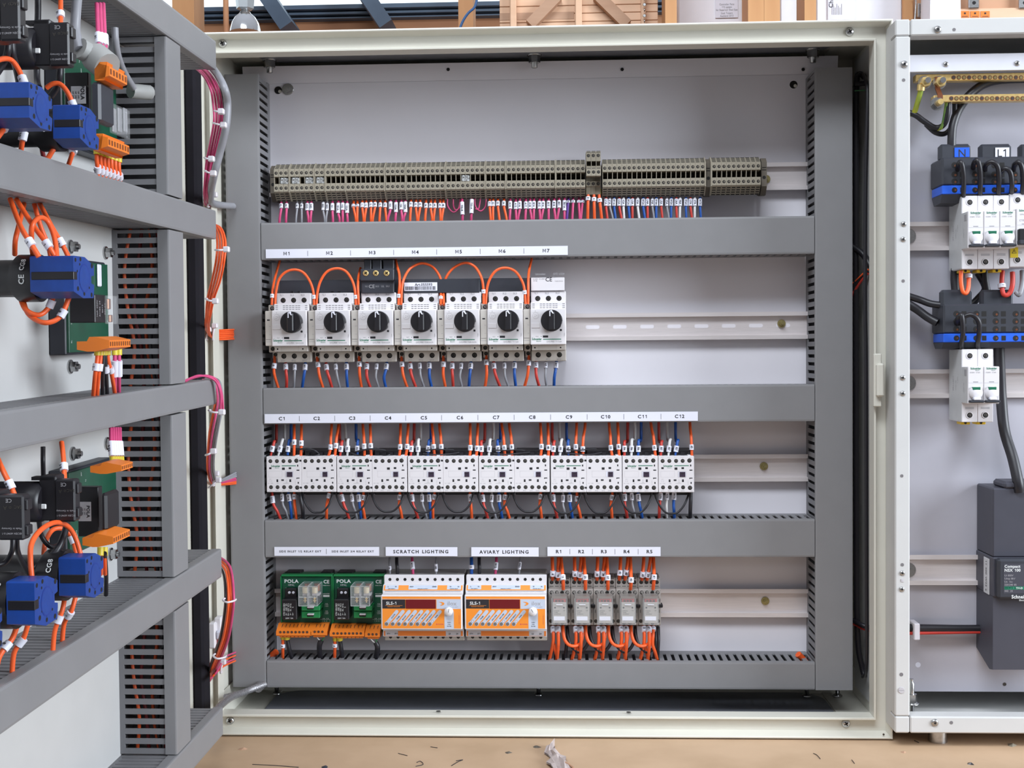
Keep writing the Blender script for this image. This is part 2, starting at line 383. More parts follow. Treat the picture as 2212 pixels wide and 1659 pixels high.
# roof studs with nut, floor studs
def stud(x, y, z, up=False, parent=encl, s=1., m=steel):
    c = MB(); d = 1 if up else -1
    c.lathe([(.0068*s, 0), (.0068*s, d*.0012), (.0055*s, d*.0013)], (x, y, z), 'z', m, 16)
    c.prism([(x+.0055*s*cos(k*pi/3), y+.0055*s*sin(k*pi/3)) for k in range(6)], 'z', z+d*.0014, z+d*.0075*s, m)
    c.lathe([(.003*s, 0), (.003*s, d*.012*s), (.0024*s, d*.0125*s)], (x, y, z), 'z', m, 10); return c.build('stud', parent, rel=False)
for px in (577, 1155, 1742):
    p = zat(px, 124, ZT-.004); stud(p.x, -.012, ZT-.0043, s=1.35)
for px, py in ((594, 1488), (1163, 1494), (1746, 1498), (1813, 1498)):
    p = at(px, py, .02); c = MB(); c.lathe([(.0062, 0), (.0062, .0015), (.004, .003), (.003, .003), (.003, .012)], (p.x, .03, ZB+.0043), 'z', steel, 14); c.build('stud', encl, rel=False)
for px, py in ():
    p = at(px, py, YB-.0025); c = MB(); c.lathe([(.0022, 0), (.0022, -.0006), (.001, -.0016)], (p.x, YB-.002, p.z), 'y', screwD, 10); c.build('rivet', encl, rel=False)
# latch keeper on right rim
b = MB(); p0 = at(1887, 764, -.137); p1 = at(1903, 879, -.137)
b.cbox(p0.x, p1.x+.0005, -.139, -.132, p1.z, p0.z, cream, .0012); q0 = at(1893, 785, -.142); q1 = at(1909, 857, -.142)
b.cbox(q0.x, q1.x, -.146, -.133, q1.z, q0.z, cream, .002)
b.build('latch_keeper', encl, rel=False, bevel=0)
# lifting hole caps on roof
for px, py in ((1156, 47), (1800, 38)):
    p = at(px, py, -.04); c = MB(); c.lathe([(.014, 0), (.0135, .004), (.009, .0075), (.003, .0085)], (p.x, -.04, ZT), 'z', steel, 20); c.build('hole_cap', encl, rel=False)
c = MB(); c.cyl((.375, YF+.0003, ZB+.0062), .0013, -.0006, 'y', screwD, 8); c.build('drain_rivet', encl, rel=False)
for px in (947, 1358):
    p = at(px, 1552, -.12); c = MB(); c.disc(p.x, -.108, ZB+.0268, .003, hole); c.v = [Vector((q.x, -.12+(q.z-ZB-.0268), ZB+.02665)) for q in c.v]; c.build('rim_hole', encl, rel=False)
# ------------------------------------------------------------------ ducts and rails
DU = -.06
lx0, lx1 = at(494, 800, DU).x, at(568, 839, DU).x-.0012; rx0, rx1 = at(1760, 850, DU).x+.0012, at(1841, 900, DU).x
def vd(x0, x1, zt, zb, lab): return duct(fr((x0, 0, zb)), zt-zb, x1-x0, .06, lab, 'wiring ducts on the mounting plate', vertical=True, lipW=.0035, y0=.011)
vd(lx0, lx1, at(530, 160, DU).z, at(535, 1484, DU).z, 'tall grey wiring duct down the left edge of the mounting plate')
vd(rx0, rx1, at(1800, 146, DU).z, at(1800, 1491, DU).z, 'tall grey wiring duct down the right edge of the mounting plate')
hz = [(483-.6, 560, 467.7, 547, 'grey wiring duct carrying the M1 to M7 label strip'), (839, 915, 832, 909, 'grey wiring duct carrying the C1 to C12 label strip'),
      (1124.7, 1203, 1123.6, 1202, 'grey wiring duct carrying the lighting labels'), (1428.5, 1484, 1432.5, 1489, 'lowest grey wiring duct, below the relays and dimmers')]
HD = []
for a, b_, c_, d_, lab in hz:
    zt = (at(565, a, DU).z+at(1760, c_, DU).z)/2; zb = (at(565, b_, DU).z+at(1760, d_, DU).z)/2; HD.append((zt, zb))
    duct(fr((lx1+.0015, 0, zb)), rx0-lx1-.003, zt-zb, .06, lab, 'wiring ducts on the mounting plate', lipW=.008, y0=.015)
RX0, RX1 = at(590, 700, 0).x, at(1741, 700, 0).x
rz = [(at(1700, 383, 0).z), at(1700, 703, 0).z, at(1650, 1009, 0).z, at(1650, 1299, 0).z]
RZ = rz
nm = ['aluminium mounting rail carrying the beige terminal blocks', 'slotted aluminium mounting rail carrying the M1 to M7 motor breakers', 'aluminium mounting rail carrying the C1 to C12 contactors', 'aluminium mounting rail carrying the dimmers and relays']
for i in range(4):
    sl = [at(px, 702, 0).x for px in range(1290, 1730, 58)] if i == 1 else ()
    if i == 1: sl = [at(px, 702, 0).x for px in (1313, 1372, 1430, 1489, 1514+33, 1572+33-0, 1632+0, 1690)]
    if i == 1: sl = [at(1690-58.6*k, 702, 0).x for k in range(8)]
    rail(RX0, RX1, rz[i], -.004, nm[i], h=.035 if i < 3 else .0365, slots=sl)
for px, py, i in ((1688, 699, 1), (1650, 1007, 2), (1653, 1298, 3), (1655, 387, 0)):
    p = at(px, py, -.006); o = bolt_front(p.x, -.006, p.z, .0033, gold, None, 'rail_bolt', .004)
    tag(o, ['yellow zinc bolt fixing the terminal block rail beside the last end clamp', 'yellow zinc bolt in a slot of the rail beside motor breaker M7', 'yellow zinc bolt fixing the contactor rail right of C12', 'yellow zinc bolt fixing the lowest rail right of relay R5'][i], 'bolt', 'rail fixing bolts')
# ================================================================== helpers for cabinet devices
MM = (Vector((0, 0, 0)), Vector((.001, 0, 0)), Vector((0, .001, 0)), Vector((0, 0, .001)))
def mmf(o, base=WORLD): return (Vector(o), base[1]*.001, base[2]*.001, base[3]*.001)
def zo(sc, ox, oy): return lambda x, y: (ox+x/sc, oy+y/sc)
def pw(pts, color, sl=(), label='', group=None, r=.0016, z=None, name=None, last=False, **k):
    """wire through picture points at given depths; sl = [(picture y, text)]"""
    P = []
    for q in pts:
        x, y = z(q[0], q[1]) if z else q[:2]
        P.append(at(x, y, q[2]))
    ys = [(z(q[0], q[1]) if z else q)[1] for q in pts]
    path = spline(P, 10) if len(P) > 2 else [P[0], P[-1]]
    # arc length position of a picture height
    L = [0]
    for a, b in zip(path, path[1:]): L.append(L[-1]+(b-a).length)
    def scr(p):
        d = p-CAM; zz = d.dot(CF); return CY-F*d.dot(CU)/zz
    out = []
    for py, tx in sl:
        if z: py = z(0, py)[1]
        rng = range(len(path)//2, len(path)-1) if last else range(len(path)-1)
        best = min(rng, key=lambda i: abs(scr(path[i])-py)+(0 if min(scr(path[i]), scr(path[i+1]))-1e-3 <= py <= max(scr(path[i]), scr(path[i+1]))+1e-3 else 50))
        a, b = scr(path[best]), scr(path[best+1]); t = 0 if abs(b-a) < 1e-6 else max(0, min(1, (py-a)/(b-a)))
        out.append(((L[best]+t*(L[best+1]-L[best]))/L[-1], tx))
    return wire(P, color, r, out, label, group, name=name, **k)
# ================================================================== terminal blocks
def term_proto():
    """6.1 mm feed-through block, origin on the rail, mm"""
    b = MB(MM); w = 2.95
    pf = [(0, -19), (-12, -22), (-33, -24.5), (-46, -14.5), (-47, -14), (-47, -4.6), (-46.4, -4.2), (-22, -4.2), (-22, 4.4), (-46.4, 4.4), (-47, 4.8), (-47, 13.6), (-46, 14.1), (-34, 22.2), (-12, 20), (0, 17)]
    # halves above and below the marking channel, plus its floor
    b.prism(pf[:8]+[(-22, -2), (0, -2)], 'x', -w, w, beigeL); b.prism([(0, 2)]+[(-22, 2)]+pf[8:], 'x', -w, w, beigeL)
    b.box(-w, w, -22, 0, -2, 2, beigeD); b.box(-w, -w+.7, -46.3, -22, -4.2, 4.4, beigeL)  # darker beige puts the deep shade of the channel floor into its colour
    for s, (y0, z0), (y1, z1) in ((1, (-46, 14.3), (-34, 22.4)), (-1, (-46, -14.7), (-33, -24.7))):
        for k in range(4):
            t = .14+k*.24; u = t+.1; ya, za = y0+(y1-y0)*t, z0+(z1-z0)*t; yb, zb = y0+(y1-y0)*u, z0+(z1-z0)*u
            b.add([(-w+.9, ya-.06, za+.1*s), (w-.5, ya-.06, za+.1*s), (w-.5, yb-.06, zb+.1*s), (-w+.9, yb-.06, zb+.1*s)], [(0, 1, 2, 3)], hole)
    for zz in (9.4, -9.6):
        b.disc(0, -47.05, zz, 2.05, hole, 12); b.disc(.35, -47.12, zz+.2, 1.15, beigeD, 9)
    b.disc(0, -22.1, 0, 1.6, hole, 9)
    return b.build('terminal_block_body', None, (0, 0, 0)).data
TB = term_proto(); bpy.data.objects.remove([o for o in COL.objects if o.name.startswith('terminal_block_body')][0])
def inst(name, me, loc, label, cat, group):
    o = bpy.data.objects.new(name, me); COL.objects.link(o); o.location = loc; return tag(o, label, cat, group)
FY = -.051
def ty(x): return 390.3+(374.8-390.3)*(x-597)/(1638-597)
gr = [(596.9, 3, 10.45), (631.1, 5, 10.35), (685.1, 2, 10.4), (708.6, 4, 10.4), (752.4, 8, 10.35), (837.9, 4, 10.5), (882.6, 8, 10.37), (968.4, 8, 10.43), (1054.5, 4, 10.4), (1099.1, 10, 10.45), (1206.2, 6, 10.56), (1306.4, 21, 10.57), (1542.7, 10, 10.58)]
k = 0
for gi, (x0, n, p) in enumerate(gr):
    for i in range(n):
        x = x0+p*i; q = at(x, ty(x), FY); k += 1
        if gi < 11: lab = f'beige terminal block, {nth(k-1)} from the left end of the long upper row'
        elif gi == 11: lab = f'beige terminal block, {nth(i)} right of the three taller grey blocks'
        else: lab = f'beige terminal block, {nth(i)} in the separate group at the right end of the row'
        inst('terminal_block', TB, (q.x, -.0045, q.z), lab, 'terminal block', 'terminal blocks on the top rail')
pb = MB(MM); pb.prism([(0, -19), (-12, -22.5), (-34, -25.3), (-47.6, -15), (-47.6, 14.4), (-35, 23), (-12, 20.5), (0, 17)], 'x', -.65, .65, beigeL); PT = pb.build('pl', None, (0, 0, 0)); PTm = PT.data; bpy.data.objects.remove(PT)
for i, x in enumerate([624.8, 678.5, 702.3, 745.9, 831.0, 875.8, 961.6, 1047.7, 1092.3, 1199.8, 1523.6, 1536.3]):
    q = at(x, ty(x), FY); inst('partition_plate', PTm, (q.x, -.0045, q.z), f'thin beige partition plate, {nth(i)} from the left between groups of terminal blocks', 'partition plate', 'partition plates in the terminal row')
# end clamps
cb = MB(MM); cb.prism([(0, -22), (-20, -26), (-30, -26), (-40, -16), (-40, 14), (-32, 20), (-12, 18), (0, 15)], 'x', -3.4, 3.4, beigeD)
cb.disc(0, -40.1, -5, 2.2, hole, 10); cb.box(-2.6, 2.6, -40.3, -39.9, 4, 4.8, hole); cb.box(-2.6, 2.6, -40.3, -39.9, 7, 7.8, hole)
EC = cb.build('ec', None, (0, 0, 0)); ECm = EC.data; bpy.data.objects.remove(EC)
for x, lab in ((589.5, 'dark beige end clamp at the left end of the terminal row'), (1530, 'dark beige end clamp between the two groups of terminal blocks'), (1650.5, 'dark beige end clamp at the right end of the terminal row')):
    q = at(x, ty(x), -.044); inst('end_clamp', ECm, (q.x, -.0045, q.z), lab, 'end clamp', 'end clamps on the top rail')
# three double-level blocks
tb = MB(MM); w = 2.95
tb.prism([(0, -19), (-30, -24), (-38, -22), (-40, -13), (-42, -12), (-42, -6), (-38, -5), (-38, -1), (-56, -1), (-58, 1), (-58, 8), (-56, 9.5), (-50, 12), (-34, 12), (-34, 18), (-50, 18), (-50, 30), (-12, 32), (0, 17)], 'x', -w, w, beige)
tb.box(-w, w, -58.2, -50, -1.4, 9, MATS['beige_polyamide_light']); tb.box(-w, -w+.7, -49.8, -34, 12, 18, beige)
for y, zz in ((-58.3, 3.2), (-50.1, 25), (-42.1, -9)): tb.disc(0, y, zz, 2.1, hole, 12); tb.disc(.3, y-.1, zz+.2, 1.5, MATS['dull_screw'], 9)
for zz in (28.6, 30.2): tb.box(-w+.7, w-.4, -50.15, -49.9, zz, zz+.5, hole)
for zz in (7.2, 8.2): tb.box(-w+.7, w-.4, -58.35, -58.1, zz, zz+.4, hole)
T3 = tb.build('t3', None, (0, 0, 0)); T3m = T3.data; bpy.data.objects.remove(T3)
for i in range(3):
    x = 1270.6+10.6*i+.8; q = at(x, ty(x)-1, -.055); inst('double_level_terminal', T3m, (q.x, -.0045, q.z), ['left', 'middle', 'right'][i]+' of the three taller grey double level terminal blocks', 'terminal block', 'double level terminals')
# crumpled silver jumpers in the channel
silverM = mat('crumpled_silver', (150, 150, 150), .45, metal=.3, var=.35, scale=500); jb = MB(MM); rr = random.Random(3)
vs = []; fs = []
for i in range(9):
    for j in range(5): vs.append((-5.2+i*1.3, -46-rr.uniform(0, 1.6)+(.9 if i in (0, 8) else 0), -3.6+j*1.8+rr.uniform(-.2, .2)))
for i in range(8):
    for j in range(4): a = i*5+j; fs.append((a, a+5, a+6, a+1))
jb.add(vs, fs, silverM); jb.cbox(-5, 5, -45.8, -24, -3.4, 3.4, silverM, .8)
JB = jb.build('jb', None, (0, 0, 0)); JBm = JB.data; bpy.data.objects.remove(JB)
for i, x in enumerate((613.4, 638.2, 667.5, 691.2, 1005.1)):
    q = at(x, ty(x)+.6, FY); inst('jumper_bar', JBm, (q.x, -.0045, q.z), ['first crumpled silvery jumper at the left of the terminal row', 'second crumpled silvery jumper from the left', 'third crumpled silvery jumper from the left', 'fourth crumpled silvery jumper from the left', 'single pale jumper alone in the middle of the terminal row'][i], 'jumper', 'jumpers in the terminal row')
# ------------------------------------------------------------------ wires below the terminal row
Z1 = zo(5.53, 560, 320); Z2 = zo(5.53, 940, 320); Z3 = zo(4.096, 1240, 320)
row = []
for sx, y0, y1, c, t, bx in [(262, 665, 725, 'pink', '02', 240), (327, 665, 725, 'pink', '04', 318), (453, 665, 725, 'grey', '00', 437), (507, 665, 725, 'grey', '00', 507), (575, 660, 750, 'pink', '02D', 590), (622, 658, 750, 'pink', '04D', 612), (765, 650, 745, 'grey', '00D', 785), (812, 660, 750, 'grey', '00D', 797), (875, 660, 750, 'pink', '1S1', 880), (945, 655, 780, 'pink', '1S1A', 962), (997, 655, 745, 'pink', '1S2', 997), (1050, 660, 780, 'pink', '1S2A', 1055), (1127, 675, 708, 'orange', '1', 1160), (1173, 675, 708, 'orange', '6', 1170), (1232, 655, 715, 'orange', '11', 1250), (1277, 655, 720, 'orange', '12', 1255), (1335, 650, 712, 'orange', '13', 1335), (1383, 650, 710, 'orange', '20', 1350), (1446, 655, 712, 'orange', '23', 1435), (1505, 655, 715, 'orange', '24', 1520), (1567, 640, 735, 'pink', '1S3', 1530), (1633, 648, 770, 'pink', '1S3A', 1625), (1698, 645, 740, 'pink', '1S4', 1710), (1745, 640, 770, 'pink', '1S4A', 1720), (1812, 645, 710, 'orange', '31', 1800), (1872, 650, 712, 'orange', '32', 1890), (1922, 650, 712, 'orange', '35', 1895), (1992, 660, 722, 'orange', '36', 1980), (2050, 660, 722, 'orange', '43', 2070), (2098, 660, 722, 'orange', '44', 2080)]:
    row.append((Z1, sx, y0, y1, c, t, bx))
for sx, y0, y1, c, t, bx in [(60, 660, 722, 'orange', '47', 65), (98, 660, 722, 'orange', '48', 75), (652, 640, 700, 'orange', '51', 665), (692, 635, 700, 'orange', '52', 690), (750, 635, 695, 'orange', '53', 770), (822, 635, 695, 'orange', '54', 860), (897, 635, 730, 'pink', 'A14', 890), (963, 645, 735, 'pink', 'A15', 970), (1010, 635, 730, 'pink', 'A16', 985), (1083, 640, 730, 'pink', 'A17', 1075), (1135, 635, 730, 'pink', 'A18', 1155), (1180, 635, 728, 'pink', 'B14', 1175), (1247, 635, 730, 'pink', 'B15', 1255), (1290, 635, 728, 'pink', 'B16', 1265), (1355, 632, 725, 'pink', 'B17', 1355), (1422, 630, 722, 'pink', 'B18', 1440), (1480, 625, 718, 'pink', 'BS1', 1455), (1545, 625, 750, 'pink', 'BS1A', 1545), (1590, 630, 655, 'violet', '0', 1570), (1648, 625, 655, 'pink', '0', 1635), (1716, 627, 655, 'pink', '7', 1730), (1762, 627, 655, 'pink', '7', 1735)]:
    row.append((Z2, sx, y0, y1, c, t, bx))
ph = [('red', 'U'), ('grey', 'V'), ('blue', 'W')]; xs = [(283, 298), (317, 350), (355, 370), (400, 425), (437, 445), (482, 495), (516, 517), (563, 580), (612, 630), (650, 652), (693, 712), (728, 728), (771, 785), (822, 845), (860, 858), (905, 912), (938, 935), (990, 995), (1030, 1047), (1068, 1068), (1115, 1125)]
for i, (sx, bx) in enumerate(xs):
    c, t = ph[i % 3]; c = 'white' if (c == 'grey' and i in (4, 7, 16, 19)) else c
    row.append((Z3, sx, 450, 515, c, f'{t}{i//3+1}A', bx))
for i, (z, sx, y0, y1, c, t, bx) in enumerate(row):
    (xa, ya), (xb, yb) = z(sx, y0), z(sx, y1); xe = z(bx, 0)[0]; ym = (ya+yb)/2
    pw([(xa, 428, -.030), (xa, ya, -.037), (xb, yb, -.040), (xe+(xb-xe)*.2, 472, -.040), (xe, 490, -.036)], c, [(ym, t)], f'{c} wire marked {t}, {nth(i)} from the left below the terminal row', 'wires below the terminal row', slen=(yb-ya)/1720, tsize=.0042, r=.00155 if c != 'grey' else .00125)
for i, (x, col, t) in enumerate(((1828, 'orange', 'D'), (1897, 'orange', '5'), (1958, 'orange', '4'))):
    xe = (1820, 1905, 1998)[i]
    pw([(x, 500, -.037), (x, 560, -.041), (x+(xe-x)*.4, 700, -.043), (xe, 930, -.037)], 'orange', [(605+i*10, t)], f'thick orange wire with yellow ferrule, {nth(i)} of three below the taller grey blocks', 'wires below the taller blocks', z=Z2, r=.0019, ferrule='yellow_ferrule', tsize=.004)
for i, (pts, sy) in enumerate((([(150, 590), (150, 690), (215, 765), (280, 720), (300, 600)], None), ([(215, 590), (220, 690), (250, 740), (300, 700), (322, 620)], None), ([(475, 590), (480, 690), (540, 752), (600, 700), (607, 590)], None), ([(540, 590), (530, 680), (515, 730), (480, 725)], None))):
    pw([(x, y, -.036) for x, y in pts], 'pink', (), f'thin pink jumper wire looping under the middle of the terminal row, {nth(i)} from the left', 'pink jumper loops', z=Z2, r=.0009)
pw([(322, 600, -.034), (322, 640, -.04), (326, 800, -.043), (326, 930, -.037)], 'pink', [(720, 'TS5-B')], 'pink wire with long sleeve, left of the two between the pink jumper loops', 'long sleeved pink wires', z=Z2, slen=.0165, tsize=.0042)
pw([(443, 600, -.034), (438, 640, -.04), (433, 790, -.043), (425, 930, -.037)], 'pink', [(697, 'TS5-A')], 'pink wire with long sleeve, right of the two between the pink jumper loops', 'long sleeved pink wires', z=Z2, slen=.0185, tsize=.0042)
# ------------------------------------------------------------------ printed label strips
def strip(x0, y0, x1, y1, x2, y2, h, items, seps, lab, size=.0060, Y=-.0612):
    """left end picture x0,y0 .. right end x1,y1 (top edge), height h px"""
    b = MB(); a = at(x0, y0, Y); c = at(x1, y1, Y); hh = h/1722.
    b.add([(a.x, Y, a.z), (c.x, Y, c.z), (c.x, Y, c.z-hh), (a.x, Y, a.z-hh), (a.x, Y+.0003, a.z), (c.x, Y+.0003, c.z), (c.x, Y+.0003, c.z-hh), (a.x, Y+.0003, a.z-hh)], [(0, 3, 2, 1), (4, 5, 6, 7), (0, 1, 5, 4), (3, 7, 6, 2)], whiteB)
    for px, t, *sp in items:
        k = (px-x0)/(x1-x0); p = a.lerp(c, k); s = sp[0] if sp else size
        b.text(t, s, p.x, Y-.0001, p.z-hh/2, ink, 'c', sp=sp[1] if len(sp) > 1 else 1.12, sx=sp[2] if len(sp) > 2 else 1.05, bold=True)
    for px in seps:
        k = (px-x0)/(x1-x0); p = a.lerp(c, k); b.rect(p.x-.00022, p.x+.00022, p.z-hh*.8, p.z-hh*.22, Y-.0001, ink)
    return tag(b.build('label_strip'), lab, 'label')
strip(574, 538.5, 1226.5, 531, 0, 0, 19.6, [(620, 'M1'), (713, 'M2'), (806, 'M3'), (899, 'M4'), (992.5, 'M5'), (1086, 'M6'), (1180, 'M7')], (665.5, 758.5, 852, 945, 1038.7, 1132.5), 'long white label strip printed M1 to M7 on the upper duct', .0060)
strip(571.5, 894.5, 1507.5, 889, 0, 0, 20, [(610, 'C1'), (686, 'C2'), (763.5, 'C3'), (841.5, 'C4'), (919.5, 'C5'), (997.5, 'C6'), (1075.5, 'C7'), (1153.5, 'C8'), (1232.5, 'C9'), (1311, 'C10'), (1390, 'C11'), (1469, 'C12')], (647.5, 725, 802.5, 879.5, 957.5, 1036, 1114, 1192.5, 1271, 1349.5, 1429), 'long white label strip printed C1 to C12 on the second duct', .0060)
strip(592.5, 1181.5, 819, 1181.5, 0, 0, 19.5, [(649, 'SIDE INLET 1/2 RELAY EXT', .0035, 1.2, 1.02), (762.5, 'SIDE INLET 3/4 RELAY EXT', .0035, 1.2, 1.02)], (705,), 'white label printed SIDE INLET RELAY EXT above the green relay boards')
strip(833, 1181.5, 988, 1182, 0, 0, 19.8, [(910, 'SCRATCH LIGHTING', .0060, 1.2, 1.0)], (), 'white label printed SCRATCH LIGHTING above the left dimmer')
strip(1018, 1182, 1163.5, 1182.5, 0, 0, 20, [(1090, 'AVIARY LIGHTING', .0060, 1.2, 1.0)], (), 'white label printed AVIARY LIGHTING above the right dimmer')
strip(1182.5, 1181.5, 1427, 1181.5, 0, 0, 20, [(1207.5, 'R1'), (1256, 'R2'), (1305, 'R3'), (1354, 'R4'), (1403.5, 'R5')], (1231, 1280, 1328.8, 1378.5), 'white label strip printed R1 to R5 above the relays', .0060)
# ================================================================== motor breakers M1..M7
def breaker_parts(root, i, model):
    b = MB(MM)
    b.cbox(-22, 22, -52, 0, 30.6, 45, white, .9); b.cbox(-22, 22, -66, 0, 22, 30.9, white, .6); b.cbox(-22.2, 22, -78, 0, -22.4, 22.4, white, .9)
    b.cbox(-21, 21.4, -70, 0, -29.3, -22.2, offw, .7); b.cbox(-22, 22, -52, 0, -42.8, -29, offw, .9); b.box(-22, 22, -40, 0, -40, 42, offw)
    for x, t in ((-15.5, '1L1'), (-2, '3L2'), (11.5, '5L3')): b.text(t, 3.4, x, -52.15, 42.6, inkG)
    for x, t in ((-14.5, '2T1'), (-1, '4T2'), (13, '6T3')): b.text(t, 3.4, x, -52.15, -40.6, inkG)
    for z in (28.6, 26.2, 23.9):
        for x0, x1 in ((-20, -17), (-10.5, -8), (-7, -4), (-2.6, 0), (1, 4), (5.2, 8), (8.6, 11.4), (17.5, 20.5)): b.box(x0, x1, -66.15, -66, z-.25, z+.25, hole)
    b.rect(-6.9, -.3, -13.6, -10.9, -78.1, ink); b.rect(14.3, 16.7, -5.6, -3.1, -78.1, ink)
    b.rect(-6.6, 15.8, -16.1, -15.1, -78.1, green); b.text('Schneider', 3.7, -14.4, -78.1, -15.2, green, sx=.86, sp=.9, bold=True); b.text('Electric', 2, -12, -78.1, -17.9, green)
    b.text(model, 2.9, 7, -78.1, -18.6, inkG, sx=.88); b.text('TEST', 1.8, -14, -78.1, -12.2, inkG); b.add([(-9.6, -78.1, -12.2), (-8.6, -78.1, -11.6), (-8.6, -78.1, -12.8)], [(0, 1, 2)], ink)
    b.text('Telem', 1.8, 19.6, -78.1, -10, inkG, 'c', (0, 0, 1), (-1, 0, 0)); b.rect(-20.5, -18.5, -13, -12.6, -78.1, inkL)
    b.disc(-15.6, -78.05, 13.6, 4., inkL, 20); b.disc(-15.6, -78.12, 13.6, 3.6, white, 20)
    for a in (.4, 2.2, 4.): b.rect(-15.6+1.4*cos(a)-.7, -15.6+1.4*cos(a)+.7, 13.6+1.4*sin(a)-.2, 13.6+1.4*sin(a)+.2, -78.2, inkG)
    b.text('A', 2, -16, -78.1, 19.4, inkG); b.rect(-20, -12, 17.6, 17.9, -78.1, inkL)
    b.rect(-21, -10.5, -1.8, -1.4, -78.1, whiteB); b.rect(-16, -15.4, .4, 4, -78.1, inkG); b.cbox(-21, -10.6, -78.6, -78, -1.5, 4.6, white, .2)
    for a in range(7): b.rect(-10.4+a*.25, -9.6+a*.25, 5+a*1.6, 5.25+a*1.6, -78.1, inkL)
    for x in (-17, 15): b.disc(x, -70.1, -26, 1, hole, 10)
    for x in (-12, 9.5): b.rect(x-.12, x+.12, -29, -22.6, -70.1, inkG)
    bb0 = b.build('breaker_body', root); screws(bb0, [(x, -52.1, z, 3.3, screwD) for x in (-13.4, 0, 13.4) for z in (36, -35)])
    k = MB(MM); cx, cz = 4.2, 7.2; R = 13.3; pts = []
    for a in range(40):
        t = 2*pi*a/40; r = R*(.84 if a in (39, 38) else 1)
        if a == 38: r = R*.88
        pts.append((cx+r*cos(t-.05), cz+r*sin(t-.05)))
    k.prism(pts, 'y', -88, -78.3, black, True); k.lathe([(R-.4, 0), (R-1.2, -1)], (cx, -88, cz), 'y', black, 40)
    k.cbox(cx-4, cx+4, -93, -88.5, cz-11.6, cz+11.6, black, 1.2)
    kk = k.build('rotary_knob', root); kk['label'] = 'round black rotary knob'
    k = MB(MM); k.cbox(cx-2.6, cx-1.5, -93.3, -92.8, cz+5.2, cz+12, whiteB, .1); k.prism([(cx-1.8, cz+12.2), (cx+.2, cz+13), (cx+2.9, cz+8.6), (cx+1.5, cz+8.4)], 'y', -93.2, -88, whiteB); k.build('white_pointer', kk)
    a = MB(MM)
    a.cbox(-31, -22.6, -76, 0, -22, 21.8, offw, .8); a.cbox(-31, -22.6, -58, 0, 21, 30, offw, .7); a.cbox(-31, -22.6, -58, 0, -30, -21, offw, .7); a.cbox(-30, -23, -44, 0, -38, -29, offw, .6)
    a.rect(-28.4, -25, 9.6, 11.2, -76.15, ink); a.rect(-29, -24.6, 12.2, 12.4, -76.1, inkL); a.rect(-30.3, -23.6, -14.2, -13.8, -76.1, ink); a.rect(-30.3, -23.6, -17, -16.6, -76.1, inkG)
    a.rect(-26, -24, 2.2, 2.6, -76.1, inkG); a.rect(-26, -24, -8, -7.6, -76.1, inkG)
    aa = a.build('auxiliary_contact', root); aa['label'] = 'narrow cream side contact block'; screws(aa, [(-26.2, -58.1, 25.6, 2.6, MATS['light_grey_ink']), (-26.2, -58.1, -25.6, 2.6, screwD), (-26.2, -44.1, -33, 2.4, screwD)])
MT = zo(5.53, 560, 550)
for i in range(7):
    px = 625.0+(1184.5-625.0)*i/6; py = 709+(705.5-709)*i/6; q = at(px, py, -.078)
    loc = (q.x, -.0001, q.z)
    r = thing('motor_breaker', f'white motor circuit breaker with black rotary knob under printed label M{i+1}', 'circuit breaker', loc, 'motor breakers')
    if i == 0: breaker_parts(r, i, 'GV2-P04 / 0.4-0.63A'); M0 = r
    elif i == 5: breaker_parts(r, i, 'GV2-P06 / 1-1.6A'); M5 = r
    else:
        for ch in list((M0 if i < 5 else M5).children): copy_tree(ch, r)
# busbar, feeder block and busbar labels
def pbox(b, x0, y0, x1, y1, Yf, Yb, m, c=.0006):
    a = at(x0, y0, Yf); d = at(x1, y1, Yf); b.cbox(a.x, d.x, Yf, Yb, d.z, a.z, m, c); return a, d
bb = thing('comb_busbar', 'dark comb busbar running behind the tops of the seven motor breakers', 'busbar', at(910, 650, -.04))
b = MB(); pbox(b, 604, 606, 1217, 640, -.040, -.022, dgrey)
for k in range(42):
    x = 614+k*14.4
    if k % 3: pbox(b, x, 629, x+6, 634, -.0415, -.03, black, .0003)
b.build('busbar_body', bb, rel=False)
b = MB(); pbox(b, 872, 603.5, 1036, 632, -.053, -.042, dgrey); b.build('insulating_cover', bb, rel=False)
b = MB(); a, d = pbox(b, 873, 610.5, 944.5, 628, -.0536, -.053, whiteB, .0002)
b.text('Art.055593', .0048, at(909, 0, -.0537).x, -.0538, at(909, 614.6, -.0537).z, ink); rr = random.Random(5); x = 876
zt, zb = at(900, 618.6, -.0537).z, at(900, 626.5, -.0537).z
while x < 941: w = rr.choice((.8, 1.2, 2.)); b.rect(at(x, 620, -.0537).x, at(x+w, 620, -.0537).x, zb, zt, -.0537, ink); x += w+rr.choice((.8, 1.3))
b.build('barcode_label', bb, rel=False)['label'] = 'white barcode label printed Art.055593'
b = MB(); a, d = pbox(b, 1147, 600, 1219.5, 627.5, -.0546, -.040, MATS['white_plastic'], .0004)
b.text('Schneider', .0037, at(1163, 0, -.055).x, -.0548, at(0, 604.5, -.055).z, inkG, sx=.9); b.text('GV2 G354', .0036, at(1203, 0, -.055).x, -.0548, at(0, 604.5, -.055).z, inkG, sx=.9)
b.text('CE', .0072, at(1181, 0, -.055).x, -.0548, at(0, 616, -.055).z, ink); b.text('Ie 63A  Ui 690V', .0022, at(1160, 0, -.055).x, -.0548, at(0, 615, -.055).z, inkG); b.text('IP 20', .0022, at(1152, 0, -.055).x, -.0548, at(0, 619, -.055).z, inkG); b.text('UL', .0026, at(1192, 0, -.055).x, -.0548, at(0, 611, -.055).z, inkG); b.text('MADE IN EU', .0018, at(1203, 0, -.055).x, -.0548, at(0, 620, -.055).z, inkG)
b.build('busbar_label', bb, rel=False)['label'] = 'pale type label above motor breaker M7'
